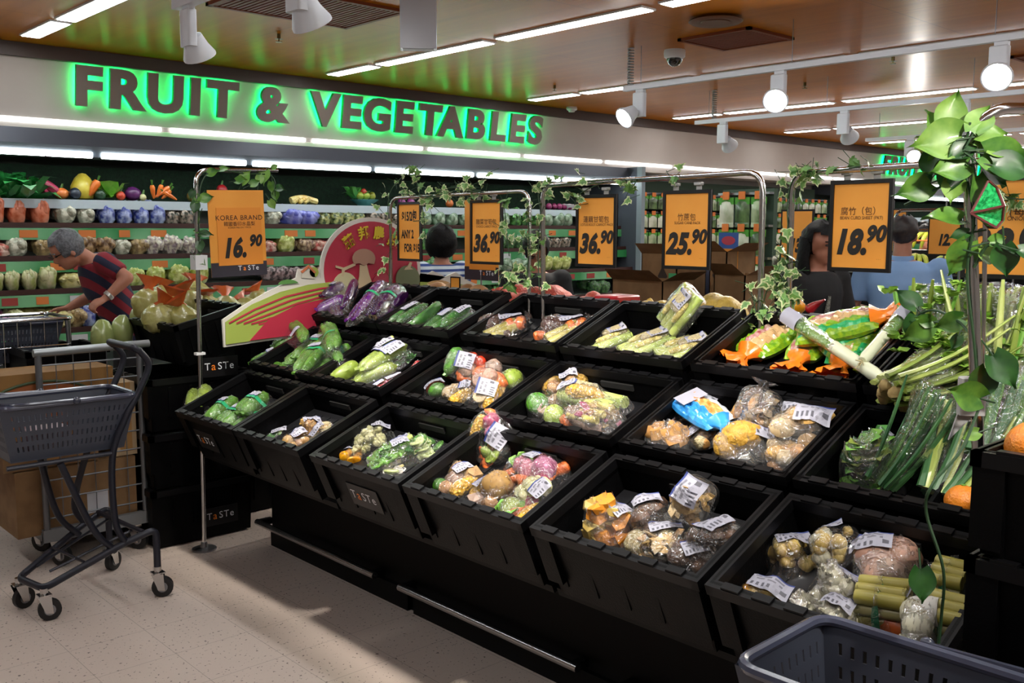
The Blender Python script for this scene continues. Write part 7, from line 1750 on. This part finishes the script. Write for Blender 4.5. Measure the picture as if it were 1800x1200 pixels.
# near basket at the lower right
c = (onZ(1290, 1165, .8) + onZ(1445, 1078, .8)) / 2
shop_basket('grey shopping basket at the bottom right, close to the viewer', M.Translation((c.x + .005, c.y - .235, .795)) @ M.Rotation(rad(91), 4, 'Z'), .47, .325, .24, 15)
t = thing('basket_trolley', 'slate trolley frame under the near basket at bottom right', 'trolley', (c.x, c.y - .235, 0))
ws = [(c.x - .14, c.y - .03), (c.x + .14, c.y - .03), (c.x + .14, c.y - .42), (c.x - .14, c.y - .42)]
f = MB(); q = [V((x, y, .14)) for x, y in ws]; f.tube(bent(q + [q[0]], .04), .014, 8)
for p in q: f.tube([p, V((p.x, p.y, .54))], .012, 8)
q2 = [V((p.x, p.y, .54)) for p in q]; f.tube(q2 + [q2[0]], .010, 8); f.build('frame', FRM, t)
for p in ws: caster(t, p, (0, 1))
for i, (dx, dy, r, m_, lb) in enumerate(((-.05, -.10, .05, 'car', 'orange fruit in the near basket seen through its slots'), (.04, -.14, .04, 'garlic', 'pale bulb in the near basket'), (.0, -.3, .05, 'tom', 'red fruit in the near basket'))): one(('orange', 'bulb', 'tomato')[i], MB().blob((c.x + dx, c.y + dy, .56 + r), (r, r, r), i, .03), VM[m_], lb, ('orange', 'bulb', 'tomato')[i])

# cage trolley with cardboard boxes
Yc = 4.72
t = thing('cage_trolley', 'grey wire cage trolley loaded with cardboard boxes', 'trolley', (1.65, 5.0, 0)); g = mat('cage_steel', '6e7074', .4, metal=.7)
p0, p1 = onY(72, 620, Yc), onY(250, 612, Yc); xl, xr, zt = onY(76, 800, Yc).x, onY(252, 800, Yc).x, p0.z
b = MB()
for x in (xl, xr): MB().tube([(x, Yc, .16), (x, Yc, zt)], .015, 10).build('post', g, t)
b = MB(); b.tube([(xl - .02, Yc, zt), (xr + .05, Yc, zt + .005)], .019, 12); b.build('top_bar', mat('cage_bar', '8a8e90', .35, metal=.6), t)
b = MB(); n = 9
for i in range(n): z = .24 + (zt - .30) * i / (n - 1); b.tube([(xl, Yc, z), (xr, Yc, z)], .004, 6)
for i in range(1, 6): x = xl + (xr - xl) * i / 6; b.tube([(x, Yc + .005, .2), (x, Yc + .005, zt)], .0025, 6)
b.build('wire_mesh', g, t)
b = MB(); b.span((xl - .02, Yc - .015, .13), (xr + .02, Yc + .015, .19)); b.span((xl - .3 + .28, Yc, .13), (xl, Yc + .36, .17)); b.span((xr, Yc, .13), (xr + .02, Yc + .36, .17)); b.span((xl, Yc, .145), (xr, Yc + .36, .155)); b.build('base', mat('cage_base', '77797c', .5, metal=.4), t)
for x, y in ((xl + .05, Yc + .02), (xr - .05, Yc + .02), (xl + .05, Yc + .31), (xr - .05, Yc + .31)): caster(t, (x, y), (-.5, .8), .052)
def carton(lb, x0, x1, y0, y1, z0, z1, words=None, label=False, tape=True, m_=CARD, open_=False):
    t = thing('cardboard_box', lb, 'box', ((x0 + x1) / 2, (y0 + y1) / 2, z0)); b = MB(); th = .006
    if open_:
        for a, c_ in (((x0, y0, z0), (x1, y0 + th, z1)), ((x0, y1 - th, z0), (x1, y1, z1)), ((x0, y0, z0), (x0 + th, y1, z1)), ((x1 - th, y0, z0), (x1, y1, z1)), ((x0, y0, z0), (x1, y1, z0 + th))): b.span(a, c_)
        b.build('box', m_, t, smooth=False)
        fl = MB(); fl.add([(x0, y0, z1), (x1, y0, z1), (x1 - .02, y0 - .10, z1 + .05), (x0 + .02, y0 - .10, z1 + .05)], [(0, 1, 2, 3)]); fl.build('flap', m_, t, smooth=False)
        fl = MB(); fl.add([(x0, y0, z1), (x0, y1, z1), (x0 - .09, y1 - .02, z1 + .06), (x0 - .09, y0 + .02, z1 + .06)], [(0, 1, 2, 3)]); fl.build('flap', m_, t, smooth=False)
        MB().tube([(x0 - .001, (y0 + y1) / 2 - .0, (z0 + z1) / 2 + .03), (x0 + .004, (y0 + y1) / 2, (z0 + z1) / 2 + .03)], .022, 14).build('hand_hole', mat('hole_dark', '0a0604', .9), t)
    else:
        b.span((x0, y0, z0), (x1, y1, z1)); b.build('box', m_, t, smooth=False)
        if tape: MB().span(((x0 + x1) / 2 - .03, y0 - .001, z0 + .02), ((x0 + x1) / 2 + .03, y0, z1)).build('tape', mat('tape_brown', 'a07848', .3), t, smooth=False)
    if words: text_mb(words, .045, M.Translation(((x0 + x1) / 2, y0 - .0025, (z0 + z1) / 2 + .03)) @ M.Rotation(rad(90), 4, 'X'), bold=.001).build('printing', mat('print_dark', '2a1c12', .7), t, smooth=False)
    if label: MB().span((xr - .27, y0 - .0015, z0 + .06), (xr - .17, y0 - .0005, z0 + .16)).build('paper_label', mat('label_grey2', 'b4b4ba', .6), t, smooth=False)
    return t
t2 = carton('large cardboard fruit box on top in the cage trolley', xl - .28, xr - .12, Yc + .03, Yc + .30, .62, .93, 'FRUIT', tape=False, m_=mat('carton_orange', '86602e', .75, c2='785426', scale=8))
MB().prism([(x, z) for x, z in arc(xl + .02, .77, .24, .11, 0, 350, 28)], -.002, .0, M.Translation((0, Yc + .029, 0)) @ M(((1, 0, 0), (0, 0, -1), (0, 1, 0))).to_4x4()).build('printed_oval', mat('oval_orange', '8c4c20', .7), t2, smooth=False)
MB().tube([V((x, Yc + .026, z)) for x, z in arc(xl + .02, .77, .25, .12, 0, 360, 28)], .006, 6).build('oval_outline', mat('oval_green', '3c4a30', .7), t2)
carton('brown cardboard box low in the cage trolley with a white paper label', xl - .12, xr - .03, Yc + .03, Yc + .33, .16, .47, None, True, False)
carton('narrow pale cardboard box upright at the right in the cage trolley', xr - .115, xr - .01, Yc + .05, Yc + .33, .475, .84, m_=mat('carton_pale', 'a89070', .8))
carton('cardboard box in the middle of the cage trolley', xl - .16, xr - .2, Yc + .05, Yc + .33, .475, .615, tape=True)
# second trolley behind, wire basket with dark basket inside
y0 = 5.35; pa, pb = onY(-30, 568, y0), onY(128, 566, y0); zt = pa.z; zb2 = onY(60, 655, y0).z
t = thing('shopping_cart', 'chrome wire shopping cart behind the cardboard boxes at far left', 'trolley', ((pa.x + pb.x) / 2, y0 + .2, 0)); b = MB()
for z in (zt, (zt + zb2) / 2, zb2): b.tube(bent([(pa.x - .3, y0, z), (pb.x, y0, z), (pb.x, y0 + .4, z), (pa.x - .3, y0 + .4, z)], .05), .010 if z == zt else .004, 8)
for i in range(12): x = pa.x - .3 + (pb.x - pa.x + .3) * i / 11.2; b.tube([(x, y0, zb2), (x, y0, zt)], .003, 6); b.tube([(x, y0 + .4, zb2), (x, y0 + .4, zt)], .003, 6)
b.build('wire_basket', CHROME, t)
b = MB(); b.tube(bent([(pb.x - .02, y0 + .03, zt), (pb.x + .02, y0 + .03, .12), (pa.x - .2, y0 + .03, .12)], .1), .012, 8); b.tube(bent([(pb.x - .02, y0 + .37, zt), (pb.x + .02, y0 + .37, .12), (pa.x - .2, y0 + .37, .12)], .1), .012, 8); b.build('frame', STEEL, t)
for p in ((pb.x, y0 + .03), (pb.x, y0 + .37), (pa.x - .2, y0 + .03), (pa.x - .2, y0 + .37)): caster(t, p, (-1, 0))
shop_basket('dark grey basket set inside the wire shopping cart', M.Translation((pb.x - .24, y0 + .2, zt - .02)), .42, .30, .2, 20)
# ------------------------------------------------------------------ behind the stand: nets, boxes, bananas
NETR = vm('net_red', 'a83c30', 'c85840', .55, sc=60, bump=.5, bscale=90); NETY = vm('net_yellow', 'b09030', 'c8a848', .55, sc=60, bump=.5, bscale=90); SWP = vm('gourd_tan', 'b08050', 'c09468', .6)
def netbag(lb, c, s, m_, seed, name='onion_net', cat='onions', n=6):
    t = thing(name, lb, cat, c); r2 = random.Random(seed); b = MB()
    for i in range(n): b.blob(V(c) + V((r2.uniform(-1, 1) * s * .5, r2.uniform(-1, 1) * s * .8, s * .42 + r2.uniform(0, .4) * s)), (s * .42, s * .42, s * .40), seed + i, .03, 2, 12, 8)
    fuse(b.build('net', m_, t), .012, 3)
    p = V(c) + V((0, s * .9, s * .6)); MB().tube([p, p + V((0, .03, .01)), p + V((0, .07, .03))], [.022, .010, .025], 8).build('tied_end', m_, t)
for i, (px, py, x) in enumerate(((905, 506, 3.28), (925, 498, 3.40), (965, 503, 3.38), (985, 508, 3.28), (1020, 508, 3.30))):
    p = onX(px, py, x); netbag(('red net of onions at the left end behind the top crates', 'red net of onions behind the left one, under the ivy', 'red net of onions in the middle by the chrome pole', 'dark red net of onions in front of the middle', 'red net of onions at the right end of its pile')[i], (p.x, p.y, 1.18), (.11, .12, .13, .10, .11)[i], NETR, i * 7)
for i, (px, py, x, s) in enumerate(((1140, 520, 3.30, .10), (1190, 508, 3.42, .10), (1262, 518, 3.28, .14), (1240, 500, 3.42, .11))):
    p = onX(px, py, x); netbag(('yellow net of potatoes left of the standing cane pack', 'yellow net of potatoes behind the standing cane pack', 'large yellow net of potatoes right of the standing cane pack', 'yellow net of potatoes behind the large one')[i], (p.x, p.y, 1.18), s, NETY, 40 + i * 5, 'potato_net', 'potatoes', 5)
for i, (px, py) in enumerate(((770, 492), (795, 498), (820, 500), (842, 503))):
    p = onX(px, py, 3.3); ball_ = thing('gourd', ('tan gourd behind the cucumbers, leftmost of the row', 'tan gourd in the row behind the cucumbers, by the small orange ticket', 'tan gourd in the row behind the cucumbers, under the dark footer poster', 'tan gourd at the right end of the row behind the cucumbers')[i], 'gourd', (p.x, p.y, 1.18)); MB().blob((p.x, p.y, 1.245), (.06, .075, .065), i, .05).build('body', SWP, ball_); MB().tube([(p.x, p.y + .06, 1.27), (p.x, p.y + .1, 1.29)], [.012, .007], 6).build('stem', VM['cane'], ball_)
t = thing('price_ticket', 'tiny orange ticket in black holder among the tan gourds', 'price ticket', X=sx(800, 498, 0, 3.2)); MB().span((-.04, -.035, -.004), (.04, .035, 0)).build('holder', mat('sign_black', '0c0c0e'), t, local=True, smooth=False); MB().span((-.032, -.028, 0), (.032, .028, .001)).build('sheet', PAPER_O, t, local=True, smooth=False); MB().tube([(0, -.035, -.002), (0, -.2, -.002)], .004, 6).build('stick', STEEL, t, local=True)
one('red_tray', MB().rbox(onX(1085, 520, 3.25) + V((0, 0, -.02)), (.16, .14, .05), .012), mat('tray_red', 'b02830', .35, coat=.4), 'red topped tray lying behind the carrot packs', 'tray')
one('yellow_pepper', MB().blob(onX(1395, 537, 3.25), (.04, .045, .04), 3, .1), VM['ypep'], 'yellow pepper top showing behind the bean curd crate', 'pepper'); b = MB(); a, c = onX(1420, 545, 3.25), onX(1450, 536, 3.25); b.tube(bez([a, a.lerp(c, .5) + V((0, 0, .012)), c + V((0, 0, .02))]), [.016, .019, .02, .019, .018, .017, .016, .014, .013, .012, .01, .009, .008, .006, .005, .004, .003], 9); one('red_pepper', b, VM['chili'], 'red pointed pepper behind the bean curd crate', 'pepper')
# cardboard boxes on a table behind
tb = thing('display_table', 'low black table under the open cardboard boxes', 'table', (4.3, 2.95, 0)); MB().span((4.05, 2.70, 1.0), (4.85, 3.75, 1.04)).build('top', bl, tb)
for x, y in ((4.12, 2.76), (4.78, 2.76), (4.12, 3.68), (4.78, 3.68)): MB().span((x - .025, y - .025, 0), (x + .025, y + .025, 1.0)).build('leg', bl, tb)
for (pxa, pxb, pyt, pyb, x, lb) in ((1076, 1165, 490, 520, 4.1, 'low open cardboard box left of the navy dressed person'), (1128, 1190, 445, 500, 4.45, 'taller cardboard box with a black diamond behind the low box'), (1255, 1310, 482, 525, 4.15, 'low cardboard box right of the 25.90 sign'), (1248, 1278, 442, 490, 4.5, 'tall cardboard box with a diamond right of the 25.90 sign')):
    a, b_ = onX(pxa, pyt, x), onX(pxb, pyt, x); o = carton(lb, x, x + .28, b_.y, a.y, 1.042, a.z, open_=True)
    if 'diamond' in lb: yc, zc = (a.y + b_.y) / 2 - (.03 if 'taller' in lb else 0), a.z - .13; MB().add([(x - .002, yc - .035, zc), (x - .002, yc, zc + .06), (x - .002, yc + .035, zc), (x - .002, yc, zc - .06)], [(0, 1, 2, 3)]).build('diamond_mark', mat('print_dark', '2a1c12'), o, smooth=False); MB().span((x - .003, yc - .10, zc - .07), (x - .001, yc - .045, zc + .02)).build('green_sticker', mat('sticker_green', '3a9a60', .5), o, smooth=False)
# banana display
BAN = vm('banana', 'b8b030', '8ea030', .45, sc=12); tb = thing('banana_stand', 'black tiered banana stand behind the blue shirted man', 'display stand', (8.6, 3.6, 0))
for x, z in ((7.7, 1.0), (8.1, 1.22), (8.5, 1.42)): MB().span((x, 1.0, z - .03), (x + .42, 4.35, z)).build('tier', bl, tb, smooth=False); MB().span((x, 1.0, .0), (x + .03, 4.35, z - .03)).build('riser', bl, tb, smooth=False)
pr = None
def bananas(lb, p, grp):
    global pr
    if pr is None:
        t = thing('banana_bunch', lb, 'bananas', p, 0, grp)
        for i in range(6):
            b = MB(); a = (i - 2.5) * .05; b.tube(bez([(0, a * .3, .16), (-.04, a * .9, .15), (-.085, a * 1.25, .09), (-.08, a * 1.4, .02)], 4), [.008, .012, .016, .018, .019, .02, .02, .02, .019, .018, .015, .011, .006], 8); b.v = [v + V(p) for v in b.v]; b.build('banana', BAN, t)
        b = MB(); b.tube([V(p) + V((-.098, y, .085)) for y in (-.17, 0, .17)], .008, 6); b.build('orange_band', mat('band_orange', 'd87028', .5), t); MB().blob(V(p) + V((.01, 0, .16)), (.02, .04, .02), 1, .1, n=8, m=6).build('crown', VM['cane'], t); pr = t; return t
    return dup(pr, lb, grp, M.Translation(p) @ M.Rotation(rng.uniform(-.3, .3), 4, 'Z'))
for x, z, nm in ((7.85, 1.0, 'lowest'), (8.25, 1.22, 'middle'), (8.65, 1.42, 'top')):
    for k in range(9): bananas('green yellow banana bunch with orange band on the %s tier' % nm, (x, 4.15 - k * .36, z), 'bananas on the %s tier' % nm)
# rear black display with film bags, between boxes and woman
ya, yb = onX(1402, 450, 5.3).y, onX(1338, 450, 5.3).y
tb = thing('display_table', 'black display of salad bags behind the ivy shoots', 'table', (5.5, ya, 0)); MB().span((5.3, ya, 0), (5.8, yb, 1.36)).build('base', bl, tb, smooth=False)
for k in range(4): put_bag('whitemush' if k % 2 else 'yellow', 5.42, ya + .06 + k * (yb - ya - .12) / 3, 1.36, .3 * k, 'clear bag of pale vegetables on the black display behind the ivy', 'vegetable bag', 'bags on the rear black display', .6)
